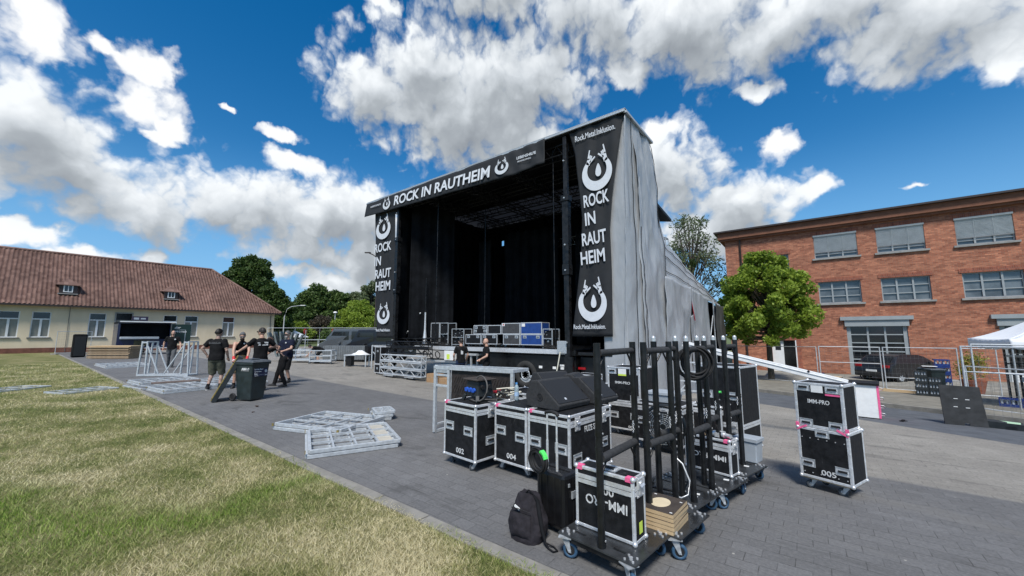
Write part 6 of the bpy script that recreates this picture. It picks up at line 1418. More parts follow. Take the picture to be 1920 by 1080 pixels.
    if cap:
        c_ = shell(.016, 1.04, cap, 'cap', .0, 1.0, .50); b = MB(); sg = 1 if capback else -1
        def br(u, v): a = math.pi*u; return hc + Q @ Vector((.078*math.cos(a)*(1+.02*v), sg*(.075+.075*v)*math.sin(a)*(1) + sg*.0, .018-.012*v+.01*math.sin(a)))
        b.grid(br, 12, 5); b.build('brim', cap, c_, solid=.004)
        if hair: pass
    if beard:
        b = MB(); b.sphere(hc+Q@Vector((0, -.055, -.085)), .058, (1.05, .75, .85), 14, 10, Q); child('beard', b, beard)
    else:
        pass
    for sx_ in (-1, 1):
        b = MB(); b.sphere(hc+Q@Vector((sx_*.031, -.080, .008)), .011, (1, .8, .7), 8, 6, Q); child('eye', b, 'frame_white' if not glasses else 'black_paint')
        b = MB(); b.cbox(hc+Q@Vector((sx_*.031, -.090, .030)), (.034, .008, .007), Q.to_4x4()); child('eyebrow', b, 'hair_dark')
    b = MB(); b.cbox(hc+Q@Vector((0, -.093, -.062)), (.042, .008, .007), Q.to_4x4()); child('mouth', b, 'terracotta')
    if glasses:
        b = MB(); b.cbox(hc+Q@Vector((-.033, -.098, .01)), (.05, .008, .032), Q.to_4x4()); b.cbox(hc+Q@Vector((.033, -.098, .01)), (.05, .008, .032), Q.to_4x4()); b.cbox(hc+Q@Vector((0, -.04, .016)), (.165, .115, .006), Q.to_4x4()); child('glasses', b, 'black_paint')
    if gloves:
        for sh, el, w2, palm, hd in arms:
            side = hd.cross(Vector((0, 1, .3))).normalized(); nrm = hd.cross(side); b = MB(); b.tube([w2-hd*.05, w2+hd*.01, palm, palm+hd*.02], [.038, .036, .046, .036], 10)
            for k in range(4): b0 = palm+side*(.026-.017*k); b.tube([b0, b0+hd*.035+nrm*.008, b0+hd*.062+nrm*.022], [.0125, .0115, .009], 6)
            b0 = w2+side*.03+hd*.02; b.tube([b0, b0+side*.026+hd*.026, b0+side*.03+hd*.055], [.014, .012, .009], 6); gl = child('glove', b, gloves)
            b = MB(); b.cyl(palm+hd*.0, palm+hd*.028, .045, .040, n=10); b.build('glove_palm', 'white_cloth', gl)
    if extra: extra(o, up, s)
    return o
def back_print(lines, m='stencil_white', w=.30, z=1.36, h=.05, y=.117):
    def f(o, up, s):
        for i, t_ in enumerate(lines):
            p = up(0, y, z-i*.06)*s; b = MB(); rr = random.Random(len(t_)); x = -w/2*s
            while x < w/2*s-.02: q = rr.uniform(.018, .045); hh = h*s*rr.uniform(.5, 1); b.box(p.x+x, p.y-.01, p.z-h*s/2, p.x+x+q, p.y+.006, p.z-h*s/2+hh); x += q+.004
            b.build('shirt_print', m, o)
    return f
def chest_print(x=-.06, z=1.36, r=.03, m='stencil_white', y=-.125):
    def f(o, up, s):
        p = up(x, y, z)*s; b = MB(); b.cyl(p+Vector((0,.006,0)), p-Vector((0,.004,0)), r, n=16); b.build('shirt_print', m, o)
    return f
person('man in black t-shirt and backwards black cap, olive shorts, seen from behind', (-14.45, 3.88), 136, 1.84, fat=1.22, skin='skin_tattoo', cap='cloth_black', capback=True, hair='hair_dark', head_turn=-22,
       wr=((.27, -.02, 1.00), (-.26, -.10, .93)), pole=((.9, .5, 0), (-.5, .9, 0)), feet=((.15, .05), (-.12, -.06)), extra=back_print(['MMM'], 'grey_case', .30, 1.38, .07, .142))
person('bearded man in black tank top and grey flat cap with red gloves leaning forward', (-14.36, 4.50), -20, 1.80, lean=24, fat=1.02, top='tank', botm='cloth_khaki', cap='cloth_grey', beard='hair_dark', gloves='glove_red', head_tilt=4,
       wr=((.17, -.40, .93), (-.17, -.42, .93)), pole=((1, .2, 0), (-1, .2, 0)), feet=((.15, .12), (-.14, .02)), extra=chest_print(.06, 1.36, .022, y=-.13))
person('dark haired man in black t-shirt with white print on the back, arm reaching left', (-13.02, 4.57), 178, 1.87, fat=1.08, hair='hair_dark', glasses=True, head_turn=42, botm='cloth_navy',
       wr=((.46, -.38, 1.10), (-.36, -.26, 1.22)), pole=((.4, .5, -.8), (-.8, .3, -.6)), feet=((.10, .04), (-.16, -.04)), extra=back_print(['RHEIN', 'FESTIVAL'], 'stencil_white', .26, 1.37, .045, .124))
person('man in black trousers bending over between the two men right of the bin', (-13.9, 5.45), 238, 1.76, lean=42, fat=1.05, hair='hair_brown', bottom='trousers', botm='cloth_black',
       wr=((.20, -.66, .95), (-.18, -.62, .92)), feet=((.16, .24), (-.13, -.14)))
person('heavy man in navy t-shirt with grey cap and long grey beard', (-15.0, 6.1), 296, 1.84, fat=1.26, topm='cloth_navy', botm='cloth_black', cap='cloth_grey', beard='hair_grey', glasses=True, hair='hair_grey', head_turn=-10,
       wr=((.12, -.30, 1.10), (-.10, -.30, 1.08)), pole=((1, .5, -.3), (-1, .5, -.3)), feet=((.12, .06), (-.14, -.05)), extra=chest_print(.07, 1.38, .025, y=-.152))
person('bald man in black t-shirt and dark trousers walking alone before the sales trailer', (-26.0, 5.05), -12, 1.86, fat=1.12, bottom='trousers', botm='cloth_grey', wr=((.32, -.18, .96), (-.32, .12, .94)), feet=((.07, -.24), (-.08, .28)), extra=chest_print(.09, 1.36, .035, y=-.135))
person('person in black bending down over the metal carts in the background', (-23.9, 11.5), 245, 1.74, lean=82, crouch=.06, botm='cloth_black', hair='hair_dark', wr=((.16, -.62, .45), (-.16, -.58, .42)), feet=((.13, .06), (-.13, -.02)))
person('man in black t-shirt and blue jeans with his back to us at the stage', (-10.55, 10.45), 150, 1.76, fat=1.0, hair='hair_dark', bottom='trousers', botm='denim', head_turn=35, wr=((.22, -.20, 1.0), (-.24, -.14, .96)), extra=back_print(['CREW'], 'stencil_white', .10, 1.30, .22, .118))
person('balding man in black t-shirt standing in profile before the stage deck', (-9.28, 10.45), 232, 1.78, fat=1.04, hair=None, bottom='trousers', botm='cloth_black', beard='hair_brown', wr=((.22, -.24, 1.05), (-.24, .06, .92)), feet=((.12, -.08), (-.10, .12)))

# ============================================================ CASES AND GEAR ON THE STAGE DECK
DZ = 1.155; GS = 'cases standing on the stage deck'
def scase(label, x0, x1, z0, z1, y=12.2, D=.55, body='black_ply', lat=True, h=True, name='flight_case'):
    W_ = x1-x0; foot = .09 if z0 < 1.4 else .002; hs = [('F', -W_*.3, z1-z0-.1), ('F', W_*.3, z1-z0-.1)] if h else []
    return flight_case(name, label, ((x0+x1)/2, y+D/2, z0 - (0 if foot < .05 else 0)), W_, D, z1-z0-foot, 0, foot=foot, lid=0, body=body, ew=.03, handles=hs + ([('F', -W_*.36, .14), ('F', W_*.36, .14)] if lat and foot < .05 else []), group=GS, corners=False)
scase('lower left black case on the stage deck behind the man with jeans', -12.05, -11.14, DZ, 1.66)
scase('second lower black case on the stage deck, above the balding man', -11.10, -10.24, DZ, 1.66)
scase('upper left black case with white labels on the stage deck', -11.57, -10.80, 1.662, 2.05)
scase('upper dark case between the white labelled case and the grey one', -10.76, -10.04, 1.662, 2.04, h=False, lat=False)
scase('lower dark grey case left of the blue one', -9.92, -9.07, DZ, 1.66, body='grey_case')
scase('upper grey case with a small red and white label', -10.00, -9.07, 1.662, 2.11, body='grey_case', h=False, lat=False); o_ = [o for o in col.objects if o.name.startswith('flight_case') and o.type == 'EMPTY'][-1]
b = MB(); b.box(-.43, -.2795, .33, -.30, -.276, .44); b.cur = 1; b.box(-.40, -.281, .36, -.33, -.2795, .41); b.build('label', ['white_card', 'red_plastic'], o_)
scase('lower bright blue case on the stage deck', -9.04, -8.02, DZ, 1.66, body='blue_case')
scase('upper bright blue case with a white label', -9.04, -8.04, 1.662, 2.12, body='blue_case', h=False, lat=False); o_ = [o for o in col.objects if o.name.startswith('flight_case') and o.type == 'EMPTY'][-1]
b = MB(); b.box(-.44, -.2795, .30, -.28, -.276, .42); b.build('label', 'white_card', o_)
scase('tall narrow black case at the left of the stage deck', -14.37, -13.76, DZ, 2.20, h=False, lat=False)
def rack(label, x0, x1, z1, y=12.2, m='zinc'):
    o = thing('equipment_rack', label, 'rack', ((x0+x1)/2, y, DZ), 0, 'open racks on the stage deck'); w = (x1-x0)/2; h = z1-DZ; b = MB()
    for x in (-w, w):
        for yy in (0, .5): b.beam((x, yy, .0), (x, yy, h), .035)
    for z in (.05, h*.5, h): b.beam((-w, 0, z), (w, 0, z), .03); b.beam((-w, .5, z), (w, .5, z), .03)
    b.build('frame', m, o); b = MB(); b.box(-w+.03, .05, .08, w-.03, .45, h*.44); b.box(-w+.03, .05, h*.54, w-.03, .45, h*.92); b.build('equipment', 'black_ply', o)
    b = MB(); rr = random.Random(int(abs(x0)*10))
    for k in range(7): x = rr.uniform(-w+.06, w-.1); z = rr.uniform(.12, h*.9); b.box(x, .04, z, x+rr.uniform(.02, .08), .05, z+.025)
    b.build('panel_lights', 'zinc', o); return o
rack('open rack with cables beside the tall narrow case', -13.70, -13.16, 2.18); rack('wide open equipment rack in the middle left of the stage', -12.9, -12.15, 1.90); rack('open rack right of the blue cases', -7.98, -7.58, 1.86)
rack('small open rack between the wide rack and the black cases', -12.05, -11.75, 1.98, 12.9)
o = thing('silver_cone_stand', 'tall silver folded stand at the left of the stage', 'stand', (-14.55, 12.0, DZ)); b = MB(); b.cyl((0, 0, 0), (0, 0, .7), .13, .05, n=12); b.cyl((0, 0, .7), (0, 0, 1.55), .05, .035, n=12); b.build('body', 'aluminium', o); b = MB(); b.cyl((0, 0, 1.55), (0, 0, 3.2), .025, n=8); b.build('pole', 'dark_steel', o)
o = thing('diagonal_pole', 'slanting pole with clamps above the black trusses', 'pole', (-16.2, 12.0, DZ+.3)); b = MB(); b.cyl((0, 0, 0), (1.3, 0, 1.25), .022, n=8); b.build('pole', 'zinc', o); b = MB()
for k in range(4): b.sphere((.35+.3*k, 0, .335+.29*k), .05, n=8, m=6)
b.build('clamps', 'zinc', o)
for k, (x, l_) in enumerate(((-7.2, 'right'), (-12.6, 'left'))): o = thing('cable_heap', 'low heap of dark cable on the %s half of the deck front' % l_, 'cable heap', (x, 11.4, DZ)); b = MB(); [b.ring((.15*math.cos(q*2), .1*math.sin(q*3), .03+.02*q), .22-.02*q, .02, (.1*q, .1, 1), 20, 6) for q in range(5)]; b.build('cable', 'black_rubber', o)
for k, (x, w, h) in enumerate(((-12.1, .55, .34), (-11.3, .65, .22))):
    o = thing('cardboard_box', ['taller brown cardboard box beside the silver trusses', 'flat brown cardboard box left of the two stage hands'][k], 'box', (x, 10.55, zt(x, 10.55)), R(4)); b = MB(); b.box(-w/2, -.2, 0, w/2, .25, h); b.build('carton', 'cardboard', o, bevel=.004); b = MB(); b.box(-w/2-.002, -.202, h*.55, w/2+.002, .252, h*.62); b.build('tape', 'pallet_wood', o)
scx = flight_case('flight_case', 'upper black case of the column left of the silver trusses', (-16.35, 10.9, zt(-16, 10.9)+.50), .45, .45, .80, 0, foot=.002, lid=0, corners=False, handles=[('F', 0, .6)])
scx = flight_case('flight_case', 'lower black case of the column left of the silver trusses', (-16.35, 10.9, zt(-16, 10.9)), .47, .45, .40, 0, foot=.09, lid=0, corners=False, handles=[('F', 0, .3)])

# ============================================================ MIDDLE LEFT: BIN, FRAMES, PLANKS, TRAILER
def wheelie_bin(label, loc, rz, texts=True, m='bin_grey'):
    o = thing('wheelie_bin', label, 'wheelie bin', loc, R(rz)); b = MB(); w0, d0, w1, d1, h = .19, .23, .25, .295, .96
    b.add([(-w0,-d0,.03),(w0,-d0,.03),(w0,d0-.03,.03),(-w0,d0-.03,.03),(-w1,-d1,h),(w1,-d1,h),(w1,d1,h),(-w1,d1,h)], [(0,3,2,1),(4,5,6,7),(0,1,5,4),(1,2,6,5),(2,3,7,6),(3,0,4,7)]); b.build('body', m, o, bevel=.02)
    b = MB(); b.box(-w1-.02, -d1-.02, h-.06, w1+.02, d1+.02, h); b.build('rim', m, o, bevel=.012)
    b = MB(); b.add([(-w1-.025,-d1-.045,h),(w1+.025,-d1-.045,h),(w1+.025,d1+.0,h+.01),(-w1-.025,d1,h+.01),(-w1+.0,-d1+.0,h+.045),(w1-.0,-d1+.0,h+.045),(w1-.02,d1-.05,h+.075),(-w1+.02,d1-.05,h+.075)], [(0,3,2,1),(4,5,6,7),(0,1,5,4),(1,2,6,5),(2,3,7,6),(3,0,4,7)]); b.box(-.12, -.1, h+.055, .12, .15, h+.085); b.build('lid', mat('bin_lid', (.07, .08, .09), .4, var=.2, scale=6), o, bevel=.012)
    for sx_ in (-1, 1): b = MB(); b.ring((sx_*.25, .27, .10), .075, .026, (1,0,0), 24, 8); b.cyl((sx_*.235, .27, .10), (sx_*.265, .27, .10), .07, n=20); b.build('wheel', 'black_rubber', o)
    b = MB(); b.cyl((-.25, .27, .10), (.25, .27, .10), .012, n=8); b.cyl((-.22, .40, .95), (.22, .40, .95), .014, n=8); b.build('axle_and_handle', 'black_rubber', o)
    if texts:
        tl = math.atan2(w1-w0, h-.03); M_ = T(-.2445, 0, .80, R(90), 0, R(-90)) @ Matrix.Rotation(-tl, 4, 'X')
        text('ALBA', 1, M_ @ T(.03, .0, .0), o, 'stencil_white', width=.17, height=.055, bold=.05, name='bin_lettering')
        b = MB(); b.X = M_; b.ring((.165, 0, .002), .022, .007, (0,0,1), 16, 4); b.box(-.06, -.047, 0, .19, -.041, .004); b.X = None; b.build('bin_logo', 'stencil_white', o)
        tl = math.atan2(d1-d0, h-.03); M_ = T(0, -.2845, .76, R(90), 0, 0) @ Matrix.Rotation(-tl, 4, 'X'); b = MB(); b.X = M_; b.box(-.19, -.155, .0, .20, .055, .003); b.X = None; b.build('sticker', mat('sticker_navy', (.012, .018, .055), .5), o)
        for t_, x, y, w, h_ in (('Ich bin Rest', -.055, .025, .24, .034), ('auf jeden', -.08, -.035, .19, .034), ('Ever', -.13, -.090, .09, .036), ('...', -.12, -.135, .10, .012)): text(t_, 1, M_ @ T(x, y, .004), o, 'stencil_white', width=w, height=h_, bold=.03, name='bin_lettering')
        b = MB(); b.X = M_; b.box(-.18, -.116, .003, .16, -.112, .005); b.box(.12, -.14, .003, .19, -.12, .005); b.cyl((.15, -.03, .003), (.15, -.03, .006), .04, n=9); b.X = None; b.build('bin_sticker_art', 'grey_plastic', o)
    return o
wheelie_bin('dark grey wheelie bin with white lettering standing before the group of men', (-11.48, 3.86, 0), 112)
o = thing('foam_mattress', 'thick dark panel with yellow foam edge leaning against the bin', 'panel', (-12.04, 3.20, .0), R(72)); b = MB(); b.X = Matrix.Rotation(R(24), 4, 'Y'); b.box(0, -.32, .03, .10, .32, 1.22); b.X = None; b.build('panel', 'dark_plastic', o, bevel=.006)
b = MB(); b.X = Matrix.Rotation(R(24), 4, 'Y')
for k in range(24): b.box(-.022-.008*(k % 2), -.318+.012*(k % 3), .04+.049*k, -.001, .31, .04+.049*k+.042)
b.X = None; b.build('foam_edge', 'yellow_foam', o, bevel=.006)
def flat_frame(label, corner, ang, L, Wd, group, layers=1, bars=4, skew=0, plate=None, hgt=.055, z=0.0, xbars=1):
    o = thing('barrier_grid', label, 'barrier grid', (corner[0], corner[1], zt(*corner)+z), R(ang), group); m = 'galvanised'
    for ly in range(layers):
        z0 = .03 + ly*.062; dx = .03*ly; b = MB()
        for y in (0, Wd): b.beam((dx, y, z0), (L+dx, y, z0), .045, .05)
        for x in (0, L): b.beam((x+dx, .022, z0), (x+dx, Wd-.022, z0), .045, .05)
        b.build('outer_frame', m, o, bevel=.004)
        for k in range(xbars): b = MB(); y = Wd*(k+1)/(xbars+1); b.beam((dx+.022, y, z0), (L+dx-.022, y, z0), .032, .032); b.build('long_bar', m, o)
        for k in range(bars): b = MB(); x = L*(k+1)/(bars+1); b.beam((x+dx, .022, z0+.002), (x+dx, Wd-.022, z0+.002), .028, .028); b.build('crossbar', m, o)
    b = MB()
    for x in (-.024, L-.0):
        for y in (0, Wd): b.cbox((x, y, .03+.062*(layers-1)), (.01, .04, .045))
    b.build('end_cap', 'yellow_foam', o)
    if plate: b = MB(); b.box(L*.78, .03, .03+.062*(layers-1)-.02, L*.97, Wd-.03, .03+.062*(layers-1)-.012); b.build('plate', mat('beige_plate', (.46, .43, .36), .8, var=.1, scale=8), o)
    return o
GFm = 'galvanised frames lying flat'
flat_frame('double galvanised frame lying at the kerb with a beige plate', (-5.50, 2.58), 66, 1.20, 1.28, GFm, layers=2, bars=3, plate=True, xbars=2)
flat_frame('galvanised frame lying skewed behind the one with the beige plate', (-6.25, 3.42), 108, 1.12, 1.45, GFm, layers=2, bars=2, xbars=2)
flat_frame('small thick galvanised frame block alone on the dark paving', (-6.80, 4.40), 66, .34, .50, GFm, layers=3, bars=1)
flat_frame('metal frame lying on the grass, the nearer and fuller one', (-16.45, 1.02), 112, 1.20, .90, GFm, bars=3)
flat_frame('metal frame lying on the grass at the left picture edge', (-18.3, -.30), 128, 1.5, .9, GFm, bars=3)
flat_frame('nearest frame of the pile beside the man with olive shorts', (-14.45, 2.74), 96, 1.30, 1.35, GFm, layers=2, bars=3)
flat_frame('left front frame of the pile, its end on the kerb', (-15.95, 2.52), 99, 1.35, 1.5, GFm, layers=1, bars=3)
flat_frame('leftmost frame of the pile below the upright support', (-17.2, 2.66), 95, 1.5, 1.4, GFm, layers=2, bars=3)
flat_frame('middle back frame of the pile behind the nearest frame', (-15.75, 3.95), 98, 1.3, 1.4, GFm, layers=2, bars=3)
flat_frame('right back frame of the pile behind the olive shorts', (-14.95, 4.3), 96, 1.3, 1.2, GFm, layers=1, bars=3)
flat_frame('frame lying before the plank pile', (-27.2, 2.9), 92, 1.6, 3.0, GFm, layers=2, bars=3)
# rusty plates within the pile
o = thing('rusty_sheet', 'narrow brownish sheet lying on top of the frame pile', 'plate', (-16.2, 3.35, .14), R(82)); b = MB(); b.box(-.6, -.14, 0, .6, .14, .04); b.build('sheet', mat('rusty_brown', (.16, .12, .10), .7, var=.25, scale=9), o)
o = thing('upright_support', 'tall galvanised frame standing upright with slanted braces', 'steel support', (-21.3, 3.15, 0), math.atan2(4.34-3.1, 1.6)); L = 2.05; b = MB()
for y in (0, .45):
    b.beam((0, y, .05), (L, y, .05), .06, .07)
    for x0, x1 in ((.02, .10), (.32, .30), (L-.02, L-.10), (L-.32, L-.26)): b.beam((x0, y, .05), (x1, y, 1.38), .05)
    b.beam((.32, y, 1.2), (.85, y, .1), .04); b.beam((L-.30, y, 1.2), (L-.98, y, .1), .04)
for x in (.1, .3, L-.1, L-.28): b.beam((x, 0, 1.36), (x, .45, 1.36), .045)
b.beam((.1, .0, 1.33), (.30, .0, 1.33), .045); b.beam((L-.1, 0, 1.33), (L-.28, 0, 1.33), .045)
for x in (.02, L*.35, L*.65, L-.02): b.beam((x, 0, .05), (x, .45, .05), .05)
b.build('frame', 'galvanised', o, bevel=.004)
# planks: every board its own thing
for k in range(11):
    o = thing('plank', 'wooden board of the plank pile at the trailer, %s' % ['at the very bottom', 'second from the bottom', 'third from the bottom', 'fourth from the bottom', 'fifth from the bottom', 'in the middle', 'fifth from the top', 'fourth from the top', 'third from the top', 'second from the top', 'topmost and lightest'][k],
              (-38.1 + .03*math.sin(k*5), 4.45 + .05*math.sin(k*3.3), .04 + .078*k), R(37.5), 'boards of the plank pile') if False else thing('plank', 'wooden board of the plank pile at the trailer, %s' % ['at the very bottom', 'second from the bottom', 'third from the bottom', 'fourth from the bottom', 'fifth from the bottom', 'in the middle', 'fifth from the top', 'fourth from the top', 'third from the top', 'second from the top', 'topmost and lightest'][k], 'plank',
              (-38.1 + .03*math.sin(k*5), 4.45 + .05*math.sin(k*3.3), .03 + .078*k), R(37.5), 'boards of the plank pile')
    b = MB(); b.box(-1.45, -.5, 0, 1.42, .5, .060); b.build('board', 'plywood' if k == 10 else 'pallet_wood', o, bevel=.004)
o = thing('black_panel', 'upright black rounded panel standing on the lawn corner', 'panel', (-42.0, 3.0, 0), R(98)); b = MB(); b.box(-.35, -.18, 0, .35, .18, 1.66); b.build('panel', 'black_fabric', o, bevel=.09)  # upright black panel with an added front field
b = MB(); b.box(-.28, -.19, .1, .28, -.18, 1.5); b.build('grille', 'grille', o, bevel=.01)
def fence_panel(label, p0, p1, h=2.0, z0=None, wires=True, group='temporary mesh fence panels', feet=True, dense=.14, rows=None, mid=None):
    p0 = Vector((*p0, 0)); p1 = Vector((*p1, 0)); d = p1-p0; L = d.length; z = zt(p0.x, p0.y) if z0 is None else z0; dz = (zt(p1.x, p1.y)-zt(p0.x, p0.y)) if z0 is None else 0
    o = thing('mesh_fence', label, 'fence', (p0.x, p0.y, z), math.atan2(d.y, d.x), group); b = MB(); sl = lambda x: dz*x/L
    b.cyl((0, 0, 0), (0, 0, h), .021, n=8); b.cyl((L, 0, dz), (L, 0, h+dz), .021, n=8); b.cyl((0, 0, h-.02), (L, 0, h-.02+dz), .018, n=8); b.cyl((0, 0, .12), (L, 0, .12+dz), .018, n=8)
    if mid: b.cyl((0, 0, mid), (L, 0, mid+dz), .014, n=8)
    b.build('tube_frame', 'galvanised', o); b = MB(); n = int(L/dense)
    if wires:
        for k in range(1, n): x = L*k/n; b.cyl((x, 0, .12+sl(x)), (x, 0, h-.02+sl(x)), .0020, n=4, caps=False)
        for k in range(1, 8): zz = .12+(h-.14)*k/8; b.cyl((0, 0, zz), (L, 0, zz+dz), .0020, n=4, caps=False)
        b.build('wire_mesh', mat('wire_grey', (.20, .21, .21), .6, .4), o)
    if feet:
        for x in (0, L): b = MB(); b.box(x-.11, -.32, 0+sl(x), x+.11, .32, .11+sl(x)); b.build('concrete_foot', 'concrete', o, bevel=.01)
    return o
fence_panel('mesh panel leaning open at the wall of the cream house', (-48.5, 2.2), (-49.5, 4.2), 1.9, group=None)
# sales trailer
o = thing('sales_trailer', 'dark blue sales trailer with an open serving hatch and green side door', 'trailer', (-43.2, 6.75, 0), R(0)); X0, X1, Y0, Y1 = -2.1, 0.0, -1.75, 1.45
b = MB(); b.box(X0, Y0, .55, X1, Y1, .65); b.box(X1-.05, Y0, .65, X1, Y1, 1.25); b.box(X0, Y0, .65, X0+.05, Y1, 2.6); b.box(X0+.05, Y1-.05, .65, X1-.05, Y1, 2.6); b.box(X0+.05, Y0, .65, X1-.05, Y0+.05, 2.6); b.box(X1-.05, Y0, 1.25, X1, Y0+.14, 2.5); b.box(X0, Y0, 2.5, X1, Y1, 2.62); b.build('body', 'van_blue', o)
b = MB(); b.add([(X1, Y0, 2.60), (X1, Y1+.2, 2.60), (X1+.7, Y1+.2, 2.66), (X1+.7, Y0, 2.66), (X1, Y0, 2.57), (X1, Y1+.2, 2.57), (X1+.7, Y1+.2, 2.62), (X1+.7, Y0, 2.62)], [(0,1,2,3),(7,6,5,4),(3,2,6,7),(0,3,7,4),(1,5,6,2)]); b.build('hatch_flap', 'van_blue', o); b = MB(); b.box(X1+.70, Y0, 2.60, X1+.74, Y1+.2, 2.68); b.build('hatch_edge', 'frame_white', o)
b = MB(); b.box(X1-.1, Y0+.15, 1.25, X1+.35, Y1-.75, 1.45); b.build('counter', 'grey_plastic', o, bevel=.04)
b = MB(); b.box(X1-.3, Y0+.1, 1.26, X1-.28, Y1-.1, 2.5); b.build('interior_shade_sheet', 'curtain', o)  # black sheet in place of the shade behind the serving hatch
b = MB(); b.box(X1+.001, -.75, .72, X1+.012, .2, 1.15); b.build('menu_panel', mat('menu_olive', (.07, .065, .03), .6, var=.5, scale=6), o)
b = MB(); b.box(X1+.0, Y1+.05, .85, X1+.06, Y1+1.35, 2.5); d_ = b.build('side_door', mat('door_green', (.012, .035, .030), .4), o)
text('der', 1, T(X1+.068, Y1+.40, 2.22, R(90), 0, R(90)), d_, 'stencil_white', width=.42, height=.20, bold=.02, shear=.3); text('Wagen', 1, T(X1+.068, Y1+.62, 1.85, R(90), 0, R(90)), d_, 'stencil_white', width=.80, height=.20, bold=.02, shear=.3)
b = MB(); b.box(X1+.062, Y1+.95, 1.0, X1+.07, Y1+.99, 2.0); b.box(X1+.062, Y1+.35, 2.0, X1+.07, Y1+.99, 2.03); b.build('door_trim', 'grey_plastic', d_)
b = MB(); b.box(-.6, -.95, 2.75, -.3, .0, 3.1); sgn = b.build('roof_sign', mat('sign_dark', (.03, .022, .05), .5), o); b = MB(); b.box(-.298, -.86, 2.84, -.294, -.55, 3.0); b.box(-.298, -.45, 2.86, -.294, -.15, 2.98); b.build('sign_face', 'grey_plastic', sgn); b = MB()
for y in (-.8, -.2): b.box(-.5, y, 2.62, -.42, y+.08, 2.76)
b.build('sign_post', 'frame_white', sgn)
for y in (-.3, -1.0): b = MB(); b.ring((-.25, y, .30), .22, .08, (1,0,0), 24, 8); b.cyl((-.3, y, .30), (-.2, y, .30), .18, n=18); b.build('wheel', 'tyre', o)
b = MB(); b.box(-.1, -.7, .50, .1, 1.6, .56); b.box(X1, .95, .66, X1+.02, 1.15, .74); b.box(X1, .5, .64, X1+.02, .7, .7); b.build('bumper', 'white_paint', o)
for k, (x, y, s_) in enumerate(((-51.5, 13.2, 'thin stake with a twig leaning at the house wall'),)):
    o = thing('garden_stick', s_, 'stick', (x, y, 0)); b = MB(); b.tube([(0, 0, 0), (.05, .1, .6), (.1, .3, 1.0)], .03); b.build('stick', 'bark', o)

# ============================================================ BACK OF THE SQUARE: FENCE, CARTS, LAMPS, SIGNS, CAR
def lamp(label, px, dep, topy, curved):
    x, y = at(px, dep); h = (626-topy)/720*dep+EYE+.2; o = thing('street_lamp', label, 'street lamp', (x, y, -.2)); b = MB()
    if curved: pts = [(0,0,0), (0,0,h*.72), (.25,.2,h*.9), (.8,.6,h*.97), (2.0,1.5,h)]; b.tube(pts, [.09,.07,.05,.05,.04], 8)
    else: b.cyl((0,0,0), (0,0,h), .08, .05, n=10)
    b.build('pole', 'galvanised', o); b = MB()
    if curved: b.cbox((2.2, 1.65, h), (.7, .3, .1), Matrix.Rotation(.64, 4, 'Z'))
    else: b.cyl((0,0,h), (0,0,h+.12), .28, .22, n=14); b.cyl((0,0,h+.12), (0,0,h+.2), .24, .1, n=14)
    b.build('lamp_head', 'white_paint', o)
lamp('grey street lamp with a curved arm beside the cream house', 534, 58, 573, True); lamp('street lamp with a round head before the green trees', 629, 52, 587, False); lamp('dark street lamp arm reaching from behind the left stage banner', 688, 33, 474, True) if False else None
x, y = at(704, 40); o = thing('street_lamp', 'dark street lamp head showing left of the stage banner', 'street lamp', (x, y, -.4)); b = MB(); hh = (626-472)/720*40+EYE+.4; b.tube([(0,0,0), (0,0,hh-.6), (-.35,-.3,hh-.25), (-.8,-.6,hh)], .06); b.build('pole', 'gutter_dark', o); b = MB(); b.cbox((-.85,-.65,hh), (.6,.22,.1), Matrix.Rotation(.64, 4, 'Z')); b.build('lamp_head', 'gutter_dark', o)
for px, dep, lb in ((576, 43, 'round red and white no entry sign left of the round lamp'), (628, 44, 'red and white road sign below the round street lamp')):
    x, y = at(px, dep); o = thing('road_sign', lb, 'road sign', (x, y, -.3), R(-50)); b = MB(); b.cyl((0,0,0), (0,0,2.4), .035, n=8); b.build('post', 'galvanised', o); b = MB(); b.X = T(0,-.05,2.25,R(90),0,0); b.cyl((0,0,0),(0,0,.03),.33,n=24); b.X = None; f_ = b.build('sign_face', 'sign_red', o)
    b = MB(); b.box(-.24,-.09,2.2,.24,-.082,2.32); b.build('white_bar', 'white_card', f_); b = MB(); b.box(-.24,-.06,1.62,.24,-.04,1.86); b.build('lower_plate', 'white_card', o)
x, y = at(553, 62); o = thing('party_tent', 'distant white pointed tent behind the far fence', 'tent', (x, y, -.3), R(30)); b = MB(); b.add([(-1.6,-1.6,1.45),(1.6,-1.6,1.45),(1.6,1.6,1.45),(-1.6,1.6,1.45),(0,0,2.6)], [(0,1,4),(1,2,4),(2,3,4),(3,0,4)]); b.build('roof', 'tent_white', o)
for sx_ in (-1.5, 1.5):
    for sy_ in (-1.5, 1.5): b = MB(); b.cyl((sx_, sy_, 0), (sx_, sy_, 1.45), .03); b.build('leg', 'white_paint', o)
pf = [at(px, 36) for px in (505, 560, 578, 602, 680, 740)]
pf = [(pf[0]), at(556, 36), at(602, 36), at(678, 36), at(745, 36)]
nm = ['at the corner of the cream house', 'below the no entry sign', 'below the round street lamp', 'before the dark van']
for k in range(4): fence_panel('distant mesh fence panel ' + nm[k], pf[k], pf[k+1], 2.25, dense=.35, group='far fence behind the carts')
o = thing('grey_rail', 'pale horizontal pipe rail beyond the far fence', 'rail', (*at(600, 52), 0)); b = MB(); b.beam((-6, -6, .9), (6, 6, .9), .08); 
for k in range(5): b.beam((-6+3*k, -6+3*k, -.3), (-6+3*k, -6+3*k, .9), .08)
b.build('rail', 'galvanised', o)
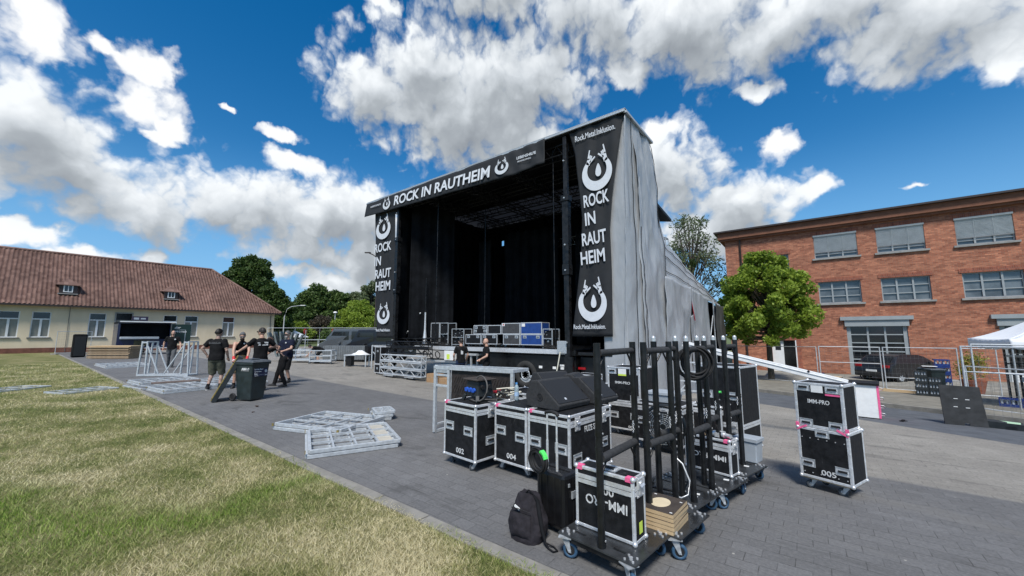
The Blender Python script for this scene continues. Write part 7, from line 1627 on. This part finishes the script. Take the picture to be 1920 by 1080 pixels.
# folded stack of grey deck tables leaning
x, y = at(608, 26.5); 
for k in range(7):
    xx, yy = at(610+k*7.5, 25.5+.1*k); o = thing('ribbed_barrier', 'ribbed grey panel of the slanted bundle behind the men, %s' % ['leftmost', 'second from left', 'third from left', 'in the middle', 'third from right', 'second from right', 'rightmost'][k], 'panel', (*at(533+k*3.2, 24.5+.2*k), -.05), R(60), 'slanted bundle of ribbed panels')
    b = MB(); b.X = Matrix.Rotation(R(-22+7*k), 4, 'Y') @ T(0, 0, .35); b.box(-.03, -.5, 0, .03, .5, 1.6-.03*k)
    for j in range(5): b.box(-.06, -.5+.24*j, 0, -.03, -.46+.24*j, 1.6-.03*k)
    b.X = None; b.build('panel', mat('ribbed_grey', (.17, .20, .20), .6, .2, var=.2, scale=3), o); break_ = None
def cart(label, px, dep, w, d, h, rz, tiers=2, m='galvanised'):
    x, y = at(px, dep); o = thing('metal_cart', label, 'cart', (x, y, zt(x, y)), R(rz), 'galvanised trolleys and tables in the background'); b = MB()
    for sx_ in (-w/2, w/2):
        for sy_ in (-d/2, d/2): b.beam((sx_, sy_, .08), (sx_, sy_, h), .05)
    for t in range(tiers+1):
        z = .15 + (h-.15)*t/tiers
        for sy_ in (-d/2, d/2): b.beam((-w/2, sy_, z), (w/2, sy_, z), .05)
        for sx_ in (-w/2, w/2): b.beam((sx_, -d/2, z), (sx_, d/2, z), .05)
    b.build('frame', m, o); b = MB(); b.box(-w/2, -d/2, .17, w/2, d/2, .22); b.build('shelf', 'zinc', o)
    for sx_ in (-w/2, w/2): b = MB(); b.cyl((sx_, -d/2-.03, .06), (sx_, -d/2+.03, .06), .06, n=12); b.build('castor', 'grey_rubber', o)
cart('low galvanised cart left of the bending person', 573, 24, 1.25, .7, .75, 38); cart('galvanised cart with white folded sheet right of the bending person', 611, 23.5, 1.25, .7, .78, 40); cart('small cart behind the bundle of ribbed panels', 560, 28, 1.0, .6, .6, 38)
x, y = at(652, 25.5); o = thing('grey_container', 'long ribbed grey folding container behind the low silver case', 'container', (x, y, zt(x, y)), R(38)); b = MB(); b.box(-1.35, -.3, .1, 1.35, .3, 1.0)
for k in range(18): b.box(-1.33+.15*k, -.32, .13, -1.25+.15*k, -.3, .97)
b.build('container', mat('container_grey', (.16, .175, .185), .55, .2, var=.15, scale=3), o); b = MB(); b.box(-1.2, -.25, 0, 1.2, .25, .1); b.build('base', 'black_rubber', o)
x, y = at(666, 22.3); o = thing('low_table', 'low silver table frame with black cases below', 'table', (x, y, zt(x, y)), R(36)); b = MB()
for sx_ in (-.35, .85):
    for sy_ in (-.25, .25): b.beam((sx_, sy_, 0), (sx_, sy_, .62), .05)
b.box(-.4, -.3, .62, .9, .3, .67); b.build('frame', 'galvanised', o); b = MB(); b.box(-.30, -.22, .05, .0, .2, .58); b.build('black_case', 'black_ply', o)
o = thing('plastic_sheet', 'white crumpled plastic sheet lying on the low silver table', 'plastic sheet', (x+.35, y+.25, zt(x, y)+.67)); b = MB(); b.grid(lambda u, v: (1.0*(u-.5), .7*(v-.5), .22*math.sin(math.pi*u)*math.sin(math.pi*v)*(1+.5*mnoise.noise(Vector((u*5, v*5, 0))))), 14, 14); b.build('sheet', 'white_cloth', o)
x, y = at(701, 21.5); o = thing('pipe_stand', 'silver leg frame at the left edge of the stage', 'stand', (x, y, zt(x, y)), R(35)); b = MB(); b.beam((0,0,0), (0,0,1.25), .05); b.beam((0,0,1.25), (.8,0,1.25), .06); b.beam((.05,0,.9), (.5,0,.5), .04); b.beam((.55,0,0), (.55,0,1.2), .04); b.build('frame', 'galvanised', o)
def car(label, loc, rz, m='car_paint', van=False, L=4.2):
    o = thing('parked_van' if van else 'parked_car', label, 'van' if van else 'car', loc, R(rz)); b = MB(); hw = .9
    if van: side = [(-2.3,.35),(-2.3,1.15),(-2.2,2.0),(-1.9,2.1),(1.2,2.08),(1.75,1.25),(2.25,1.0),(2.35,.35)]; roof_z = 2.1
    else: side = [(-2.08,.32),(-2.10,.62),(-2.02,.98),(-1.70,1.10),(-1.35,1.44),(-.9,1.53),(.25,1.52),(.65,1.42),(1.25,1.05),(1.90,.90),(2.10,.68),(2.12,.32)]
    n = len(side); ring = lambda y, k: [(x, y*(1 - (0.16 if (z > 1.12 and not van) else .06 if z > 1.3 else 0)*k), z) for x, z in side]
    A = ring(-hw, 1); Bq = ring(hw, 1); b.add(A + Bq, [tuple(range(n-1,-1,-1)), tuple(range(n, 2*n))] + [(i, (i+1) % n, n+(i+1) % n, n+i) for i in range(n)]); b.build('body', m, o, bevel=.05)
    if not van: glass = [[(-1.25,1.12),(-1.15,1.40),(-.65,1.47),(-.65,1.10)], [(-.58,1.10),(-.58,1.47),(.22,1.46),(.22,1.08)], [(.30,1.08),(.30,1.45),(.58,1.38),(1.02,1.06)]]
    else: glass = [[(-2.0,1.3),(-2.0,1.9),(-.2,1.9),(-.2,1.3)], [(.0,1.3),(.0,1.9),(1.15,1.9),(1.5,1.3)]]
    for gq in glass:
        for s_ in (-1, 1):
            b = MB(); fy = lambda z: s_*(hw*(1-.16 if z > 1.12 and not van else 1-(.06 if z > 1.3 else 0))+.006); 
            zmid = [(x, s_*(hw*(1-.16*min(1, max(0, (z-1.02)/.12)))+.008) if not van else s_*(hw*.955+.02), z) for x, z in gq]; b.add(zmid, [tuple(range(len(gq))) if s_ < 0 else tuple(range(len(gq)-1,-1,-1))]); b.build('side_window', 'car_glass', o)
    b = MB()
    if not van: b.add([(-1.73,-.66,1.12),(-1.73,.66,1.12),(-1.40,.62,1.43),(-1.40,-.62,1.43)], [(0,3,2,1),(0,1,2,3)]); b.add([(.70,-.66,1.41),(.70,.66,1.41),(1.22,.70,1.08),(1.22,-.70,1.08)], [(0,1,2,3)])
    else: b.add([(-2.27,-.75,1.3),(-2.27,.75,1.3),(-2.22,.72,1.9),(-2.22,-.72,1.9)], [(0,3,2,1),(0,1,2,3)])
    b.build('rear_window', 'car_glass', o)
    for x in (-1.32, 1.32):
        for s_ in (-1, 1):
            b = MB(); b.ring((x, s_*.80, .33), .25, .085, (0,1,0), 28, 10); w_ = b.build('wheel', 'tyre', o); b = MB(); b.cyl((x, s_*.80, .33), (x, s_*.885, .33), .20, .18, n=20)
            for k in range(5): a = k*2*math.pi/5; b.beam((x, s_*.89, .33), (x+.2*math.cos(a), s_*.885, .33+.2*math.sin(a)), .03, .04)
            b.build('rim', 'zinc', w_)
            b = MB(); b.ring((x, s_*.895, .34), .36, .03, (0,1,0), 28, 6); b.build('wheel_arch', 'black_rubber', o)
    for s_ in (-1, 1): b = MB(); b.cbox((-2.04 if not van else -2.31, s_*.68, .90), (.10, .34, .14)); b.build('tail_light', 'red_light', o, bevel=.02)
    b = MB(); b.box(-2.13 if not van else -2.33, -.26, .60, -2.10, .26, .71); b.build('number_plate', 'white_card', o); b = MB(); b.box(-2.15, -.85, .33, -2.0, .85, .50); b.build('bumper', 'black_rubber', o, bevel=.03)
    for s_ in (-1, 1): b = MB(); b.box(.55, min(s_*.92, s_*1.06), 1.02, .72, max(s_*.92, s_*1.06), 1.16); b.build('mirror', m, o, bevel=.03)
    return o
car('black parked car before the garage gate of the brick building', (3.8, 30.9, zt(3, 31)+.19), 50)
x, y = at(668, 28.5); mat('van_grey', (.10, .11, .12), .35, .3, coat=.4); mat('windscreen', (.42, .52, .62), .12, .1, var=.3, scale=2)  # reflected sky is painted into the windscreen as pale blue
v_ = car('grey van with a windscreen painted pale like reflected sky parked left of the stage', (x, y, zt(x, y)), 212, 'van_grey', True)
b = MB(); b.add([(1.16, -.80, 2.02), (1.16, .80, 2.02), (1.74, .84, 1.28), (1.74, -.84, 1.28)], [(0,1,2,3),(3,2,1,0)])
for p_ in b.v[:4]: pass
b.v = [(x_+.035, y_, z_+.03) for x_, y_, z_ in b.v]; b.build('windscreen', 'windscreen', v_)
for s_ in (-1, 1): b = MB(); b.cbox((2.30, s_*.68, .92), (.1, .3, .16)); b.build('headlight', 'frame_white', v_, bevel=.02)
x, y = at(716, 27); car('second dark van half hidden behind the left stage banner', (x, y, zt(x, y)), 205, 'car_paint', True)

# ============================================================ RIGHT SIDE: FENCES, CRATES, TENT
fence_panel('near fence panel in front of the white tent', (2.98, 14.9), (5.6, 14.0), 2.0, z0=-.62, dense=.13, mid=1.35)
fence_panel('second fence panel standing right behind the near one', (3.6, 17.0), (6.8, 16.6), 2.0, z0=-.6, dense=.3, mid=1.2)
fence_panel('loose fence frame leaning along the path behind the near panels', (3.5, 17.3), (5.9, 15.2), 1.3, z0=-.55, dense=.16)
fence_panel('fence panel before the garage gate and the black car', (.2, 24.0), (2.35, 24.0), 1.95, dense=.20, mid=1.2)
fence_panel('fence panel right of the black car', (2.45, 24.0), (4.6, 23.6), 1.95, dense=.12, mid=.62)
fence_panel('fence panel at the far left of the brick building', (-4.6, 26.5), (.1, 25.2), 1.95, dense=.5, wires=False)
fence_panel('short fence panel beside the yellow green shrub', (4.7, 23.6), (5.6, 23.5), 1.95, dense=.2)
o = thing('timber_edging', 'long pale timber edging on the pavement below the fence', 'timber edging', (1.2, 22.9, zt(1.2, 22.9)+.1)); b = MB(); b.beam((-1.2, 0, .08), (2.3, -.6, .02), .12, .16); b.build('timber', 'plywood', o)
o = thing('yard_slope', 'sloping block paved bed in front of the brick facade', 'paved bed', (2, 28.5, zt(2, 28)+.1)); b = MB(); b.add([(-4.5, -2.2, .0), (7, -2.2, .0), (7, 3, .10), (-4.5, 3, .10), (-4.5, -2.2, -.05), (7, -2.2, -.05)], [(0,1,2,3),(0,4,5,1)]); b.build('blocks', mat('bed_blocks', (.24, .23, .20), .9, var=.25, scale=2.5, bump=.4), o)
def crate_stack(x, y, nx, nz, w, h, m, rz, gname, lab, bottles=True, z0=None):
    words_v = ['bottom', 'lower middle', 'upper middle', 'top', 'very top']; words_h = ['left', 'middle', 'right']
    for i in range(nx):
        for k in range(nz if not isinstance(nz, list) else nz[i]):
            a = R(rz); xx = x+i*(w+.015)*math.cos(a); yy = y+i*(w+.015)*math.sin(a); z = (zt(x, y)+.1 if z0 is None else z0)+k*(h+.004)
            nzz = nz if not isinstance(nz, list) else nz[i]
            vw = {1: ['only'], 2: ['lower', 'upper'], 3: ['bottom', 'middle', 'top'], 4: ['bottom', 'lower middle', 'upper middle', 'top'], 5: ['bottom', 'second lowest', 'middle', 'second highest', 'top']}[nzz][k]
            o = thing('drinks_crate', '%s, %s one of its %s stack' % (lab, vw, words_h[i] if nx > 1 else 'single'), 'crate', (xx, yy, z), a, gname); b = MB(); t = .02; d = .27
            b.box(0, 0, 0, w, d, .02)
            for (a0, b0, a1, b1) in ((0, 0, w, t), (0, d-t, w, d), (0, t, t, d-t), (w-t, t, w, d-t)):
                b.box(a0, b0, .02, a1, b1, h*.35); b.box(a0, b0, h*.82, a1, b1, h)
            for xx_ in (0, w/2-t/2, w-t): b.box(xx_, 0.001, h*.35, xx_+t, t, h*.82)
            b.build('crate', m, o); b = MB()
            if bottles:
                for q in range(4): bx = t+.03+(w-2*t-.06)*q/3; b.cyl((bx, .06, .03), (bx, .06, h*.78), .030, n=8); b.cyl((bx, .06, h*.78), (bx, .06, h*.99), .014, n=6)
                b.build('bottles', 'grey_plastic', o)
crate_stack(2.98, 21.3, 2, [4, 3], .34, .225, 'dark_plastic', -3, 'dark drinks crates beside the distant bin', 'black drinks crate left of the distant bin')
wheelie_bin('distant black wheelie bin with a white paper on its lid between the crates', (3.55, 21.95, zt(4, 21.7)+.1), 30, texts=False)
o = thing('paper', 'white paper lying on the distant bin lid', 'paper', (3.50, 21.90, zt(4, 21.7)+1.18)); b = MB(); b.box(-.2, -.15, 0, .2, .15, .01); b.build('sheet', 'white_card', o)
crate_stack(3.72, 22.3, 1, 5, .42, .27, 'crate_blue', 3, 'blue drinks crates behind the mat', 'dark blue drinks crate behind the rubber mat')
crate_stack(4.35, 18.6, 2, [1, 1], .42, .27, 'crate_blue', -20, 'blue crates on the ground', 'low blue crate on the ground behind the near fence')
o = thing('bar_rack', 'tall black slatted rack behind the near fence panel', 'rack', (5.0, 20.3, zt(5, 20)+.1), R(5)); b = MB()
for k in range(6): b.box(.14*k, 0, 0, .14*k+.05, .04, 1.85)
b.box(0, -.02, 1.8, .76, .06, 1.9); b.box(0, -.02, .0, .76, .06, .08); b.box(0, -.02, 1.25, .76, .0, 1.30); b.build('rack', 'black_paint', o); b = MB(); b.box(.03, -.03, 1.5, .6, -.02, 1.56); b.box(.3, -.03, .7, .42, -.02, .85); b.build('white_marks', 'grey_plastic', o)
o = thing('planter', 'terracotta planter with a yellow green shrub against the brick wall', 'planter', (5.2, 24.9, zt(5, 25)+.1)); b = MB(); b.cyl((0, 0, 0), (0, 0, .55), .28, .40, n=20); b.build('pot', 'terracotta', o)
leaf_mat('leaf_yellow', (.16, .17, .02), (.36, .33, .06)); leaves([(0, 0, 1.1, .5, .55), (.15, .1, 1.4, .4, .4), (-.2, 0, .85, .35, .3)], 2600, .045, 77, 'foliage', 'leaf_yellow', o)
# white pop-up tent
o = thing('popup_tent', 'white pop-up tent with a scalloped valance at the right picture edge', 'tent', (6.0, 19.4, -.75), R(3)); hw = 1.55; b = MB()
def rt(u, v):
    a = u*4; i = int(min(3, a)); f_ = a-i; cs = [(-hw,-hw),(hw,-hw),(hw,hw),(-hw,hw),(-hw,-hw)]; x = cs[i][0]*(1-f_)+cs[i+1][0]*f_; y = cs[i][1]*(1-f_)+cs[i+1][1]*f_
    k = 1-v; z = 2.28 + .95*v**1.35 - .05*math.sin(math.pi*f_)*(1-v); return (x*k, y*k, z)
b.grid(rt, 48, 12); b.build('canopy', 'tent_white', o, solid=.006); b = MB()
def vl(u, v):
    a = u*4; i = int(min(3, a)); f_ = a-i; cs = [(-hw,-hw),(hw,-hw),(hw,hw),(-hw,hw),(-hw,-hw)]; x = cs[i][0]*(1-f_)+cs[i+1][0]*f_; y = cs[i][1]*(1-f_)+cs[i+1][1]*f_
    w = .02*math.sin(f_*50); return (x*(1+w*.4*v), y*(1+w*.4*v), 2.28 - .05*math.sin(math.pi*f_) - (.26+.035*abs(math.sin(f_*math.pi*5)))*v)
b.grid(vl, 240, 3); b.build('valance', 'tent_white', o, solid=.004)
for sx_ in (-1, 1):
    for sy_ in (-1, 1): b = MB(); b.cyl((sx_*(hw-.03), sy_*(hw-.03), 0), (sx_*(hw-.03), sy_*(hw-.03), 2.26), .02, n=8); b.build('leg', 'zinc', o)
# scaffolding pieces and cases below the right banner
rnd = random.Random(8)
for k, (x, y, w, h, lb) in enumerate(((-5.0, 9.9, .6, .7, 'black case under the right banner'), (-4.2, 10.1, .55, .5, 'black case before the silver tarpaulin'))):
    flight_case('flight_case', lb, (x, y, zt(x, y)), w, .5, h, -6, foot=.1, lid=.8, corners=False, handles=[('F', 0, .35)])
o = thing('silver_stairs', 'silver scaffold ladder pieces beside the tent opening', 'scaffold', (-2.9, 12.6, zt(-3, 12.6)), R(20)); b = MB()
for k in range(4): b.beam((-.5, 0, .35+.28*k), (.5, .1, .30+.28*k), .04)
for x in (-.5, .5): b.beam((x, 0, 0), (x, .05, 1.5), .045)
b.beam((-.5, 0, .2), (.4, .1, 1.2), .03); b.build('ladder', 'galvanised', o)
